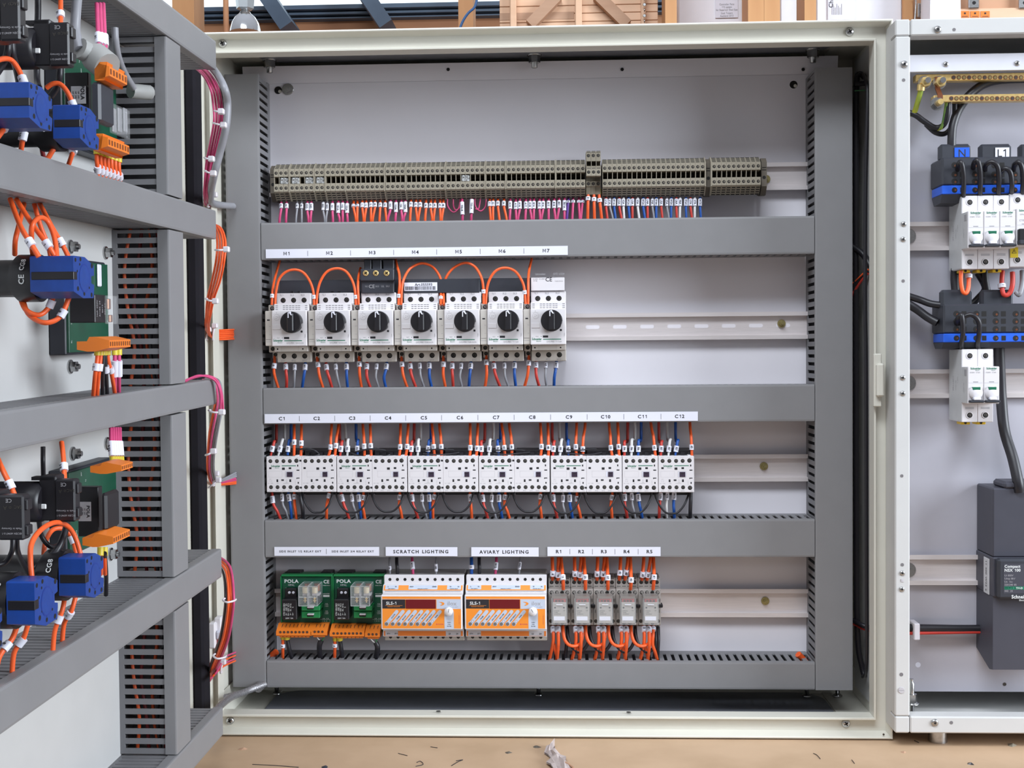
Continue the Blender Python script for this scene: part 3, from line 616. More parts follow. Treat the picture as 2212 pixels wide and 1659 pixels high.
fb = thing('feeder_terminal_block', 'charcoal feeder terminal block with three brass screws above motor breaker M3', 'terminal block', at(815, 632, -.05))
b = MB(); pbox(b, 778, 581, 851, 606, -.060, -.02, dgrey, .001); pbox(b, 780, 605, 851, 633, -.056, -.02, dgrey, .001)
for x0, x1 in ((786, 802), (803.5, 824), (827, 851)): pbox(b, x0, 560, x1, 583, -.050, -.03, dgrey, .001)
q = at(814, 618.5, -.0562); b.text('CE', .0064, at(803, 618, -.0562).x, -.0562, q.z, inkG); b.text('Schneider', .0032, at(797, 0, -.0562).x, -.0562, at(0, 609, -.0562).z, MATS['dull_screw']); b.text('GV1-G09', .003, at(836, 0, -.0562).x, -.0562, at(0, 610, -.0562).z, MATS['dull_screw']); b.text('UL', .0032, at(820, 0, -.0562).x, -.0562, q.z, inkG)
for x, t in ((785, '1/L1'), (808, '3/L2'), (831, '5/L3')): b.text(t, .0026, at(x, 0, -.0562).x, -.0562, at(0, 627, -.0562).z, inkG)
b.build('block_housing', fb, rel=False)
for x in (790, 811.7, 834.9):
    q = at(x, 590, -.0605); b = MB(); b.lathe([(.0036, 0), (.0036, -.0006), (.0028, -.001)], (q.x, -.0600, q.z), 'y', brass, 16)
    for a in (.6, .6+pi/2):
        dx, dz = cos(a)*.0022, sin(a)*.0022; px, pz = -sin(a)*.0006, cos(a)*.0006; y = -.06105
        b.add([(q.x+dx+px, y, q.z+dz+pz), (q.x+dx-px, y, q.z+dz-pz), (q.x-dx-px, y, q.z-dz-pz), (q.x-dx+px, y, q.z-dz+pz)], [(0, 1, 2, 3)], hole)
    b.build('screw', fb, rel=False)
# orange control wires over the breakers
ZA = zo(5.53, 560, 550); ZB5 = zo(5.53, 900, 550); y_ = -.064
def L(pts, sl, lab, z=ZA, ys=None, **k):
    ys = ys or [y_]*len(pts); return pw([(x, y, yy) for (x, y), yy in zip(pts, ys)], 'orange', sl, lab, 'orange wires above the motor breakers', last='arching' in lab, z=z, r=.00165, tsize=.0042, **k)
L([(150, 600), (155, 490), (165, 390), (190, 270), (240, 90), (255, 20)], [(495, '1')], 'orange wire rising from M1 into the duct, leftmost above the breakers', ys=[y_, y_, -.058, -.045, -.03, -.028])
L([(190, 600), (198, 460), (235, 300), (310, 212), (415, 180), (520, 210), (600, 310), (645, 440), (655, 600)], [(505, '1')], 'orange jumper wire arching from M1 to M2')
L([(683, 600), (695, 450), (735, 310), (815, 200), (930, 165), (1035, 200), (1110, 310), (1145, 440), (1155, 600)], [(505, '1')], 'orange jumper wire arching from M2 to M3')
L([(1188, 600), (1180, 430), (1180, 330), (1190, 240), (1210, 160)], (), 'short orange wire rising beside the left of the feeder block', ys=[y_, y_, -.058, -.045, -.035])
L([(1665, 600), (1668, 480), (1678, 350), (1672, 230), (1645, 130), (1625, 40)], [(492, '1')], 'orange wire rising from M3 past the right of the feeder block', ys=[y_, y_, y_, -.055, -.045, -.03])
L([(1697, 600), (1702, 430), (1725, 300), (1790, 180), (1880, 120), (1960, 105), (2060, 140), (2130, 215), (2168, 300), (2170, 420), (2168, 600)], [(522, '1')], 'orange jumper wire arching from M4 to M5 behind the barcoded cover', ys=[y_, y_, -.06, -.05, -.046, -.046, -.046, -.046, -.0475, -.0475, y_])
L([(325, 600), (322, 430), (350, 280), (440, 160), (575, 100), (690, 140), (768, 260), (797, 400), (800, 590)], [(440, '1')], 'orange jumper wire arching from M5 to M6', z=ZB5, ys=[y_, -.0475, -.0475, -.047, -.05, -.055, y_, y_, y_])
L([(826, 590), (838, 420), (875, 290), (950, 190), (1060, 158), (1170, 195), (1245, 290), (1285, 400), (1302, 590)], [(450, '1')], 'orange jumper wire arching from M6 to M7', z=ZB5)
L([(1332, 590), (1333, 400), (1335, 280), (1345, 180), (1372, 60), (1385, 0)], (), 'orange wire rising from M7 into the duct', z=ZB5, ys=[y_, y_, -.058, -.048, -.035, -.03])
# wires below the breakers
bw = [  # z, colour, points, sleeve y, text, breaker
 (ZA, 'orange', [(187, 1160), (182, 1300), (178, 1420), (238, 1620)], 1330, '6', 1), (ZA, 'red', [(315, 1270), (318, 1370), (328, 1480), (325, 1620)], 1345, 'U1', 1), (ZA, 'grey', [(422, 1270), (424, 1370), (420, 1480), (412, 1620)], 1348, 'V1', 1), (ZA, 'blue', [(552, 1270), (546, 1370), (528, 1480), (508, 1620)], 1348, 'W1', 1),
 (ZA, 'orange', [(685, 1160), (703, 1330), (722, 1460), (772, 1620)], 1317, '12', 2), (ZA, 'red', [(796, 1270), (808, 1380), (838, 1480), (878, 1620)], 1350, 'U2', 2), (ZA, 'grey', [(908, 1270), (918, 1370), (936, 1480), (972, 1620)], 1345, 'V2', 2), (ZA, 'blue', [(1042, 1270), (1043, 1370), (1046, 1480), (1058, 1620)], 1345, 'W2', 2),
 (ZA, 'orange', [(1190, 1160), (1196, 1310), (1200, 1440), (1228, 1620)], 1310, '20', 3), (ZA, 'red', [(1288, 1270), (1283, 1380), (1290, 1480), (1340, 1620)], 1342, 'U3', 3), (ZA, 'grey', [(1408, 1270), (1398, 1380), (1395, 1480), (1440, 1620)], 1342, 'V3', 3), (ZA, 'blue', [(1526, 1270), (1512, 1380), (1490, 1480), (1522, 1620)], 1342, 'W3', 3),
 (ZA, 'orange', [(1698, 1160), (1705, 1320), (1722, 1450), (1782, 1620)], 1312, '19', 4), (ZA, 'red', [(1802, 1270), (1808, 1380), (1832, 1480), (1885, 1620)], 1338, 'U4', 4), (ZB5, 'grey', [(36, 1260), (40, 1370), (52, 1470), (100, 1610)], 1333, 'V4', 4), (ZB5, 'blue', [(150, 1260), (152, 1370), (155, 1470), (185, 1610)], 1333, 'W4', 4),
 (ZB5, 'orange', [(318, 1150), (320, 1310), (318, 1440), (350, 1610)], 1312, '31', 5), (ZB5, 'red', [(425, 1260), (424, 1370), (430, 1470), (438, 1610)], 1335, 'U5', 5), (ZB5, 'grey', [(538, 1260), (528, 1370), (518, 1470), (550, 1610)], 1335, 'V5', 5), (ZB5, 'blue', [(650, 1260), (642, 1370), (632, 1470), (622, 1610)], 1335, 'W5', 5),
 (ZB5, 'orange', [(835, 1150), (833, 1300), (836, 1440), (812, 1610)], 1290, '32', 6), (ZB5, 'red', [(918, 1260), (928, 1370), (955, 1470), (1010, 1610)], 1335, 'U6', 6), (ZB5, 'grey', [(1048, 1260), (1050, 1370), (1060, 1470), (1110, 1610)], 1332, 'V6', 6), (ZB5, 'blue', [(1170, 1260), (1168, 1370), (1172, 1470), (1188, 1610)], 1330, 'W6', 6),
 (ZB5, 'orange', [(1342, 1150), (1338, 1300), (1325, 1440), (1278, 1610)], 1297, '36', 7), (ZB5, 'red', [(1427, 1260), (1425, 1370), (1435, 1470), (1475, 1610)], 1325, 'U7', 7), (ZB5, 'grey', [(1545, 1260), (1540, 1370), (1538, 1470), (1560, 1610)], 1325, 'V7', 7), (ZB5, 'blue', [(1670, 1260), (1660, 1370), (1645, 1470), (1640, 1610)], 1327, 'W7', 7)]
for z, c, pts, sy, t, mi_ in bw:
    ys = [-.04, -.046, -.046, -.036]
    pw([(x, y, yy) for (x, y), yy in zip(pts, ys)], c, [(sy, t)], f'{c} wire with sleeve marked {t} dropping from motor breaker M{mi_}', 'wires below the motor breakers', z=z, r=.0019 if c != 'grey' else .0015, slen=.0078 if c != 'orange' else .0068, tsize=.0042)
# ================================================================== contactors C1..C12
screwG = mat('grey_screw', (118, 114, 110), .4, metal=.6, var=.3, scale=900)
def contactor(root, odd, pair, right_lug=True):
    """mm, face at y=-56; x 0..44.6 from the left edge, z=0 at the middle"""
    b = MB(MM); g = MATS['charcoal_plastic']
    b.cbox(.6, 44, -40, 0, -28, 29, black, .8); b.cbox(0, 44.7 if pair and odd else 44.4, -56, -38, -22.7, 22.7, white, .5)
    for x in range(5): b.box(3+x*8.6, 8+x*8.6, -44, -39, 22.7, 27, black)
    b.cbox(36.6, 40.4, -55, -44, 22.5, 23.9, white, .3)
    o = 0 if odd else -.8
    X = lambda x: x+o
    SS = [(X(x)+(.9 if not odd else 0)+d, -56, z, 2.5, screwG) for x in (5.2, 13.6, 22, 30.2) for d, z in ((0, 16.8), (.4, -16.4))]+[(38.6+o, -56, 17.2, 2.75, screwG), (39.2+o, -56, -17, 2.75, screwG)]
    def sq(x, z, w, h, m=ink): b.rect(x-w/2, x+w/2, z-h/2, z+h/2, -56.06, m)
    if pair and odd: sq(43.6, 17.3, 2.6, 2.4); sq(43.9, -17, 2.8, 2.4)
    for x, z, w, h in ((5, 7.8, 3, 2.4), (21.8, 7.1, 3.6, 3), (30.2, 7.7, 3.2, 2.4), (40.1, 11, 1.5, 2.4), (40.4, 5.1, 3.6, 1.4), (40.3, -4.9, 4, 1.1), (38.9, -5.6, .9, .8), (40.6, -10.9, 1.5, 2.4), (13.8, -8.1, 2.2, 3.4), (20.6, -7.4, 3.4, 2), (30.4, -8.1, 2.4, 3.4)): sq(X(x), z, w, h)
    lx = 0 if odd else 4.2
    def outline(x0, x1, z0, z1, m=inkL, t=.22):
        b.rect(x0, x1, z0, z0+t, -56.05, m); b.rect(x0, x1, z1-t, z1, -56.05, m); b.rect(x0, x0+t, z0, z1, -56.05, m); b.rect(x1-t, x1, z0, z1, -56.05, m)
    outline(2.7+lx, 20+lx, -3.7, 4.2)
    b.rect(24+(lx*.25), 34.5, -3.8, 3.8, -56.05, inkL); b.rect(24.6, 34, -3.4, 3.2, -56.08, whiteB)
    wn = MB(MM); wn.cbox(26.2+(1 if not odd else 0), 33.4, -56.9, -55, -3.2, 3., mat('contactor_window', (58, 46, 62), .3), .2); wn.rect(28, 31.5, .2, 1.6, -57, ink)
    for x, t in ((4.6, '1/L1'), (12.8, '3/L2'), (21.2, '5/L3'), (29.4, '21NC'), (40, 'A1')): b.text(t, 2, X(x), -56.05, 21.2, inkL)
    for x, t in ((5.2, '2/T1'), (13.4, '4/T2'), (21.8, '6/T3'), (30, '22NC'), (41, 'A2')): b.text(t, 2, X(x), -56.05, -20.8, inkG)
    if odd:
        b.text('Schneider', 3.4, 11.8, -56.07, 10.6, green, sx=.9, sp=.9, bold=True); b.text('Electric', 1.8, 13.6, -56.07, 8.3, green); b.rect(19.8, 37.8, 10.3, 11.3, -56.07, green)
        b.text('IEC', 2, 5, -56.05, -6.2, inkL); b.text('IP 20', 1.8, 5, -56.05, -8.6, inkL)
        b.text('AC 1 20A', 1.6, 5, -56.05, -11.4, inkG); b.text('CSA', 1.5, 14.5, -56.05, -11.4, inkG); b.text('LC2K0910', 1.6, 24.8, -56.05, -11.4, inkG); b.text('C E', 2.4, 25.6, -56.05, -8.6, inkG, 'c', (0, 0, -1), (1, 0, 0))
        b.text('14 AWG', 1.6, 36.8, -56.05, -11, inkL, 'c', (0, 0, 1), (-1, 0, 0))
    else: b.text('AC 1 20A', 1.6, 5.4, -56.05, -11.4, inkG); b.text('CSA', 1.5, 15, -56.05, -11.4, inkG)
    cb_ = b.build('contactor_body', root); screws(cb_, SS); wn.build('armature_window', root)['label'] = 'small dark armature window'
ZC6 = zo(6.38, 560, 870); ZC7 = zo(6.38, 880, 870); ZC8 = zo(6.38, 1180, 870)
lefts = {1: 575.7, 3: 727.7, 5: 880.8, 7: 1034.4, 9: 1189.7, 11: 1344.6, 12: 1422.5}
prot = {}
for n in range(1, 13):
    odd = n % 2 == 1 or n == 12; pair = n < 11
    px = lefts[n] if n in lefts else None
    q = at(px if px else lefts[n-1], 1024.7, -.0585)
    x = q.x if px else q.x+.0448
    cor = '' if n > 10 else (' as the left half of a reversing pair' if odd else ' as the right half of a reversing pair')
    r = thing('contactor', f'white contactor{cor} under printed label C{n}', 'contactor', (x, -.0025, q.z), 'contactors')
    key = (odd, pair)
    if key in prot:
        for ch in list(prot[key].children): copy_tree(ch, r)
    else: contactor(r, odd, pair); prot[key] = r
# wires above the contactors: hooks (red, white, blue) and straight orange
def hook(z, x, xt, col, t, n, y0=735, yt=530, sy=635, bx=30, far=310):
    pts = [(x, y0+20, -.045), (x+(xt-x)*.4, sy+10, -.045), (xt-2, yt+22, -.043), (xt+6, yt, -.038), (xt+bx*.7, yt+12, -.026), (xt+bx, yt-30, -.016), (xt+bx*1.1, far-60, -.012)]
    pw(pts, col, [(sy, t)], f'{col} wire with sleeve marked {t} hooking back above contactor C{n}', 'hooked wires above the contactors', z=z, r=.0019, slen=.0078, tsize=.0042)
for z, n, a, b_, c, bx in ((ZC6, 1, (160, 205), (262, 320), (388, 412), 30), (ZC6, 3, (1118, 1140), (1218, 1222), (1350, 1360), -30), (ZC7, 5, (50, 62), (146, 152), (280, 300), 30), (ZC7, 7, (1022, 1020), (1125, 1140), (1256, 1246), 45), (ZC8, 9, (93, 108), (190, 210), (306, 302), -25), (ZC8, 11, (1080, 1080), (1174, 1180), (1268, 1274), 40), (ZC8, 12, (1580, 1590), (1680, 1705), (1776, 1812), -35)):
    k = {1: 1, 3: 2, 5: 3, 7: 4, 9: 5, 11: 6, 12: 7}[n]
    hook(z, a[0], a[1], 'red', f'R{k}', n, bx=bx, far=300); hook(z, b_[0], b_[1], 'white', f'R{k}', n, yt=505, bx=bx, far=300); hook(z, c[0], c[1], 'blue', f'R{k}', n, y0=715, yt=515, bx=bx*.8, far=300)
orr = [(ZC6, 480, 482, 482, 545, '14', 1), (ZC6, 573, 580, 582, 557, '6', 1), (ZC6, 950, 982, 1000, 610, '7', 2), (ZC6, 1040, 1055, 1098, 592, '12', 2), (ZC6, 1452, 1448, 1425, 600, '21', 3), (ZC6, 1545, 1537, 1528, 595, '20', 3), (ZC6, 1928, 1942, 1948, 608, '19', 4), (ZC6, 2018, 2036, 2056, 605, '24', 4),
       (ZC7, 375, 365, 335, 608, '33', 5), (ZC7, 470, 468, 438, 608, '32', 5), (ZC7, 858, 868, 864, 620, '31', 6), (ZC7, 945, 960, 972, 628, '36', 6), (ZC7, 1347, 1338, 1295, 620, '47', 7), (ZC7, 1438, 1440, 1400, 610, '44', 7), (ZC7, 1836, 1848, 1832, 605, '43', 8), (ZC7, 1946, 1944, 1936, 618, '48', 8),
       (ZC8, 420, 408, 420, 607, '59', 9), (ZC8, 512, 503, 540, 638, '56', 9), (ZC8, 915, 892, 864, 620, '55', 10), (ZC8, 1008, 998, 984, 607, '60', 10), (ZC8, 1508, 1493, 1438, 620, '63', 11), (ZC8, 2008, 2004, 1978, 612, '65', 12)]
for z, x0, x1, x2, sy, t, n in orr:
    pw([(x0, 750, -.046), (x1, sy+20, -.047), (x1+(x2-x1)*.25, 480, -.044), (x1+(x2-x1)*.7, 370, -.036), (x2, 250, -.026)], 'orange', [(sy, t)], f'orange wire with sleeve marked {t} running from contactor C{n} up into the duct', 'orange wires above the contactors', z=z, r=.0018, slen=.0068, tsize=.0042)
i = 0
for z, ps in ((ZC6, [(330, 720), (450, 742), (600, 745), (750, 735), (830, 712)]), (ZC6, [(560, 640), (660, 632), (760, 655), (820, 700)]), (ZC6, [(1270, 690), (1400, 735), (1560, 748), (1720, 738), (1800, 715)]), (ZC6, [(1310, 680), (1500, 640), (1620, 640), (1740, 655)]), (ZC7, [(220, 660), (380, 640), (520, 645), (640, 650)]), (ZC7, [(215, 700), (400, 715), (580, 705), (715, 685)]), (ZC7, [(1195, 650), (1350, 655), (1500, 648), (1620, 658)]), (ZC7, [(1190, 700), (1350, 712), (1500, 700), (1690, 680)]), (ZC8, [(280, 640), (400, 658), (550, 645), (690, 635)]), (ZC8, [(270, 690), (400, 705), (580, 715), (765, 685)])):
    i += 1; n = (1, 1, 3, 3, 5, 5, 7, 7, 9, 9)[i-1]
    pw([(x, y, -.048 if k in (0, len(ps)-1) else -.052) for k, (x, y) in enumerate(ps)], 'black', (), f'thin black interlock wire, {"upper" if i in (2, 4, 5, 7, 9) else "lower"} of two lying behind the top edge of contactor C{n}', 'black interlock wires', z=z, r=.0008 if n > 3 else .0011)
# wires below
low = [(ZC6, 'red', 178, 195, 305, 1335, 'U11', 1), (ZC6, 'grey', 315, 325, 415, 1310, 'V16', 1), (ZC6, 'blue', 405, 428, 448, 1310, 'W16', 1), (ZC6, 'orange', 485, 488, 515, 1298, '5', 1), (ZC6, 'orange', 966, 932, 925, 1285, '11', 2), (ZC6, 'red', 1132, 1165, 1248, 1315, 'U21', 3), (ZC6, 'grey', 1275, 1292, 1360, 1315, 'V21', 3), (ZC6, 'blue', 1368, 1385, 1405, 1315, 'W21', 3), (ZC6, 'orange', 1438, 1420, 1460, 1308, '24', 3), (ZC6, 'orange', 1940, 1930, 1975, 1305, '20', 4), (ZC6, 'red', 2102, 2120, 2200, 1315, 'U30', 5),
       (ZC7, 'grey', 202, 210, 282, 1315, 'V37', 5), (ZC7, 'blue', 298, 312, 322, 1315, 'W37', 5), (ZC7, 'orange', 376, 352, 352, 1302, '37', 5), (ZC7, 'orange', 866, 876, 890, 1310, '181', 6), (ZC7, 'red', 1035, 1050, 1118, 1318, 'U41', 7), (ZC7, 'grey', 1165, 1162, 1232, 1318, 'V42', 7), (ZC7, 'blue', 1262, 1268, 1315, 1318, 'W42', 7), (ZC7, 'orange', 1350, 1340, 1420, 1305, '54', 7), (ZC7, 'orange', 1838, 1826, 1855, 1298, '42', 8), (ZC7, 'red', 2008, 2018, 2075, 1315, 'U50', 9),
       (ZC8, 'grey', 232, 230, 278, 1320, 'V55', 9), (ZC8, 'blue', 322, 328, 368, 1318, 'W55', 9), (ZC8, 'orange', 425, 430, 485, 1325, '81', 9), (ZC8, 'orange', 912, 892, 910, 1310, '42', 10), (ZC8, 'red', 1080, 1082, 1125, 1305, 'U60', 11), (ZC8, 'grey', 1178, 1186, 1235, 1295, 'V67', 11), (ZC8, 'blue', 1266, 1284, 1332, 1308, 'W61', 11), (ZC8, 'red', 1574, 1562, 1555, 1295, 'U70', 12), (ZC8, 'white', 1668, 1658, 1665, 1290, 'V75', 12), (ZC8, 'blue', 1762, 1755, 1768, 1290, 'W75', 12)]
for z, c, x0, x1, x2, sy, t, n in low:
    pw([(x0, 1215, -.040), (x0, 1270, -.043), (x1, 1400, -.045), (x1+(x2-x1)*.5, 1500, -.044), (x2, 1640, -.036)], c, [(sy, t)], f'{c} wire with sleeve marked {t} dropping from contactor C{n} into the duct', 'wires below the contactors', z=z, r=.0019 if c not in ('grey', 'white') else .0015, slen=.0092 if len(t) > 2 else .0068, tsize=.0042)
us = [(ZC6, 592, 1012, 1515, 2), (ZC6, 1058, 1505, 1512, 3), (ZC6, 1548, 1992, 1503, 4), (ZC7, 0, 430, 1512, 5), (ZC7, 480, 915, 1505, 6), (ZC7, 965, 1410, 1516, 7), (ZC7, 1455, 1892, 1505, 8), (ZC8, 22, 478, 1522, 9), (ZC8, 520, 966, 1522, 10), (ZC8, 1010, 1455, 1518, 11), (ZC8, 1495, 1962, 1526, 12)]
for z, xa, xb, yb, n in us:
    w = xb-xa
    pw([(xa, 1215, -.044), (xa+w*.03, 1300, -.047), (xa+w*.16, 1425, -.050), (xa+w*.33, yb-12, -.051), (xa+w*.5, yb, -.051), (xa+w*.68, yb-14, -.051), (xa+w*.86, 1415, -.050), (xa+w*.97, 1300, -.047), (xb, 1215, -.044)], 'black', (), f'black link wire hanging in a U loop below contactor C{n}', 'black U shaped link wires', z=z, r=.0013)
pw([(555, 1215, -.046), (575, 1350, -.05), (598, 1480, -.048), (602, 1640, -.036)], 'black', (), 'thick black wire dropping between contactors C1 and C2', None, z=ZC6, r=.0024)
pw([(1992, 1215, -.046), (1990, 1350, -.05), (1985, 1480, -.048), (1983, 1640, -.036)], 'black', (), 'thick black wire dropping from the right side of contactor C12', None, z=ZC8, r=.0024)
# ================================================================== green relay boards
Z6 = zo(5.927, 560, 1160)
def relay_board(dx, which):
    def R(b, x0, y0, x1, y1, Yf, Yb, m, c=.0006):
        a = at(*Z6(x0+dx, y0), Yf); d = at(*Z6(x1+dx, y1), Yf); b.cbox(a.x, d.x, Yf, Yb, d.z, a.z, m, c)
    def pt(x, y, Y): return at(*Z6(x+dx, y), Y)
    q = pt(600, 1100, -.02)
    t = thing('relay_board', f'{which} of two green relay boards with clear relays and orange plugs', 'relay board', q, 'green relay boards')
    b = MB(); R(b, 275, 482, 938, 1225, -.034, -.012, pcbE, .001); R(b, 330, 448, 530, 490, -.03, -.01, black); R(b, 785, 448, 930, 490, -.03, -.01, black)
    R(b, 275, 482, 938, 512, -.043, -.03, pcbE, .001); R(b, 926, 505, 938, 1200, -.043, -.03, pcbE, .0008); R(b, 275, 505, 286, 1100, -.043, -.03, pcbE, .0008); b.build('carrier', t, rel=False)
    b = MB(); R(b, 286, 512, 926, 1120, -.040, -.034, pcb, .0003); Y = -.0402
    def tx(s, size, x, y, m=inkW, Y=Y, **k): p = pt(x, y, Y); b.text(s, size, p.x, Y, p.z, m, **k)
    tx('POLA', .0062, 412, 565, bold=True, sx=1.15); tx('HPAL', .0036, 412, 615, MATS['light_grey_ink']); tx('CE', .0062, 860, 572, bold=True); tx('MADE IN EU', .0016, 860, 620); tx('INCLUDED', .0018, 858, 726)
    p0 = pt(818, 742, Y); p1 = pt(900, 768, Y); b.rect(p0.x, p1.x, p1.z, p0.z, Y, inkW)
    for y in (855, 870, 888, 948, 966, 982): tx('FUSE' if y in (855, 948) else '4 AMP', .0016, 862, y)
    tx('A B   C D', .0018, 850, 1045); tx('1  12  14', .0016, 838, 1076)
    for a in ((780, 1055, 905, 1057), (903, 1055, 905, 1100), (335, 648, 480, 650)): p0 = pt(a[0], a[1], Y); p1 = pt(a[2], a[3], Y); b.rect(p0.x, p1.x, p1.z, p0.z, Y, inkW)
    b.build('circuit_board', t, rel=False)
    b = MB(); R(b, 325, 662, 480, 790, -.050, -.040, black, .001)
    for x in (386, 437): p = pt(x, 712, -.0502); b.lathe([(.0018, 0), (.0018, -.001), (.0012, -.0014)], (p.x, -.050, p.z), 'y', whiteB, 14)
    b.build('terminal_header', t, rel=False)
    b = MB(); R(b, 288, 800, 482, 1062, -.064, -.040, black, .001)
    for k, (x, s) in enumerate(((318, 'HRM4H'), (345, '5A 30V'), (372, '12A 250'), (400, 'TUV 10'), (430, '5'))):
        p = pt(x, 900, -.0642); b.text(s, .0030, p.x, -.0642, p.z, inkW, 'c', (0, 0, -1), (1, 0, 0)); p = pt(x, 985, -.0642); b.text('-+III'[:3+k % 3] if k else 'RLA', .0026, p.x, -.0642, p.z, inkW, 'c', (0, 0, -1), (1, 0, 0))
    p = pt(385, 1040, -.0642); b.text('250V 10A', .0024, p.x, -.0642, p.z, inkW); b.build('power_relay', t, rel=False)['label'] = 'black printed relay'
    # clear relays
    b = MB(); R(b, 540, 885, 775, 945, -.062, -.040, mat('green_relay_socket', (28, 130, 72), .4), .0006); R(b, 540, 952, 775, 1040, -.058, -.040, MATS['green_relay_socket'], .0006)
    for y in (905, 996): R(b, 612, y-16, 695, y+24, -.0626 if y < 950 else -.0586, -.05, hole, .0002); R(b, 612, y-14, 695, y+8, -.066 if y < 950 else -.062, -.05, MATS['light_grey_ink'], .0006)
    b.build('relay_socket', t, rel=False)
    for x0, x1 in ((502, 618), (626, 742)):
        b = MB(); R(b, x0, 632, x1, 884, -.078, -.0775, clear, .0002)
        a = at(*Z6(x0+dx, 632), -.0778); d = at(*Z6(x1+dx, 884), -.0778)
        b.box(a.x, d.x, -.0775, -.045, a.z-.0004, a.z+.0002, clear); b.box(d.x, d.x+.0004, -.0775, -.045, d.z, a.z, clear); b.box(a.x-.0003, a.x, -.0775, -.045, d.z, a.z, clear)
        b.box(a.x, d.x, -.0778, -.077, d.z+.0108, d.z+.0116, mat('clear_edge', (178, 180, 182), .3)); 
        for (u0, u1, w0, w1) in ((a.x, d.x, a.z-.0003, a.z+.0003), (a.x, d.x, d.z-.0002, d.z+.0004), (a.x-.0002, a.x+.0003, d.z, a.z), (d.x-.0003, d.x+.0002, d.z, a.z)): b.box(u0, u1, -.0781, -.0777, w0, w1, MATS['clear_edge'])
        for (xx, zz) in ((a.x, a.z), (d.x, a.z), (d.x, d.z)): b.tube([(xx, -.0778, zz), (xx, -.05, zz)], .00025, MATS['clear_edge'], 5, 2, False)
        b.build('clear_cover', t, rel=False)
        c = MB(); xm = (a.x+d.x)/2; c.lathe([(.0036, 0), (.0038, .002), (.0038, .007)], (xm, -.064, a.z-.011), 'z', mat('relay_bobbin', (190, 176, 148), .5), 14)
        c.lathe([(.0042, 0), (.0042, .009)], (xm+.001, -.054, a.z-.010), 'z', copper, 16); c.box(a.x+.001, d.x-.001, -.060, -.048, a.z-.0155, a.z-.0125, MATS['light_grey_ink']); c.box(a.x+.001, d.x-.001, -.056, -.050, d.z, a.z-.0155, hole)
        c.cyl((xm, -.066, d.z+.002), .0007, .0075, 'z', brass, 8); c.box(xm-.0022, xm+.0022, -.067, -.064, d.z+.004, d.z+.0048, brass); c.box(xm-.0018, xm+.0018, -.067, -.064, d.z+.0065, d.z+.0073, brass); c.build('coil', t, rel=False)
    # orange plugs
    def plug(x0, x1, y0, y1, n, xs, sy, by):
        b = MB(); a = at(*Z6(x0+dx, y0), -.045); d = at(*Z6(x1+dx, y1), -.058)
        prof = [(-.038, a.z), (-.046, a.z), (-.060, a.z-.0075), (-.060, d.z+.0015), (-.057, d.z), (-.040, d.z)]
        b.prism(prof, 'x', a.x, d.x, orangeP); w = (d.x-a.x)/n
        for k in range(n):
            p = at(*Z6(xs[0]+(xs[1]-xs[0])*k/(n-1)+dx, sy), -.0601); b.disc(p.x, -.0602, p.z, .00175, mat('plug_recess', (120, 60, 20), .7), 10); b.disc(p.x+.0002, -.0603, p.z, .0011, screwD, 8)
            x = p.x+.0003; b.add([(x-.0005, -.0475, a.z-.0008), (x+.0011, -.0472, a.z-.0005), (x+.0003, -.053, a.z-.0037), (x-.0011, -.0532, a.z-.0039)], [(0, 1, 2, 3)], MATS['plug_recess'])
            b.box(p.x-w*.36, p.x+w*.36, -.0565, -.045, d.z-.0018, d.z+.0004, orangeP)
        b.build('plug', t, rel=False)
    if which == 'left': plug(250, 668, 1102, 1272, 8, (270, 612), 1218, 0); plug(688, 872, 1102, 1268, 3, (710, 808), 1213, 0)
    else: plug(262, 680, 1112, 1282, 8, (285, 632), 1234, 0); plug(708, 878, 1122, 1290, 3, (735, 832), 1246, 0)
    return t
relay_board(0, 'left'); relay_board(668, 'right')
for pts, c, r, sl, lab, fe in [([(303, 1250, -.05), (303, 1330, -.048), (303, 1440, -.046), (300, 1600, -.036)], 'orange', .0021, [(1390, '6')], 'orange wire below the left orange plug of the left relay board', 'yellow_ferrule'),
                           ([(350, 1250, -.05), (362, 1340, -.048), (385, 1440, -.046), (430, 1600, -.036)], 'black', .0028, (), 'black wire beside the orange one below the left relay board', 'yellow_ferrule'),
                           ([(796, 1325, -.05), (775, 1370, -.05), (770, 1440, -.046), (790, 1600, -.036)], 'black', .0034, (), 'thick black cable below the three way plug of the left relay board', None),
                           ([(972, 1270, -.05), (970, 1340, -.048), (968, 1440, -.046), (965, 1600, -.036)], 'orange', .0021, [(1385, '6')], 'orange wire below the wide plug of the right relay board', 'yellow_ferrule'),
                           ([(1025, 1265, -.05), (1035, 1340, -.048), (1050, 1440, -.046), (1070, 1600, -.036)], 'black', .0028, (), 'black wire beside the orange one below the right relay board', 'yellow_ferrule'),
                           ([(1490, 1350, -.05), (1512, 1400, -.05), (1510, 1470, -.046), (1480, 1610, -.036)], 'black', .0034, (), 'thick black cable below the three way plug of the right relay board', None)]:
    pw(pts, c, sl, lab, None, r=r, z=Z6, ferrule=fe, slen=.0045, tsize=.004)
for i, (pts, m) in enumerate((([(745, 1270, -.054), (750, 1300, -.053), (790, 1330, -.05)], 'white'), ([(840, 1275, -.054), (815, 1310, -.053), (798, 1335, -.05)], 'green'), ([(1425, 1300, -.054), (1450, 1330, -.053), (1490, 1358, -.05)], 'white'), ([(1505, 1300, -.054), (1500, 1330, -.053), (1492, 1355, -.05)], 'green'))):
    WM['green'] = mat('green_wire_insulation', (60, 130, 80), .4); WC['green'] = (60, 130, 80)
    pw(pts, m, (), f'thin {m} cable core entering the three way plug of the {"left" if i < 2 else "right"} relay board', None, r=.0008, z=Z6, name='cable_core', cat='wire')
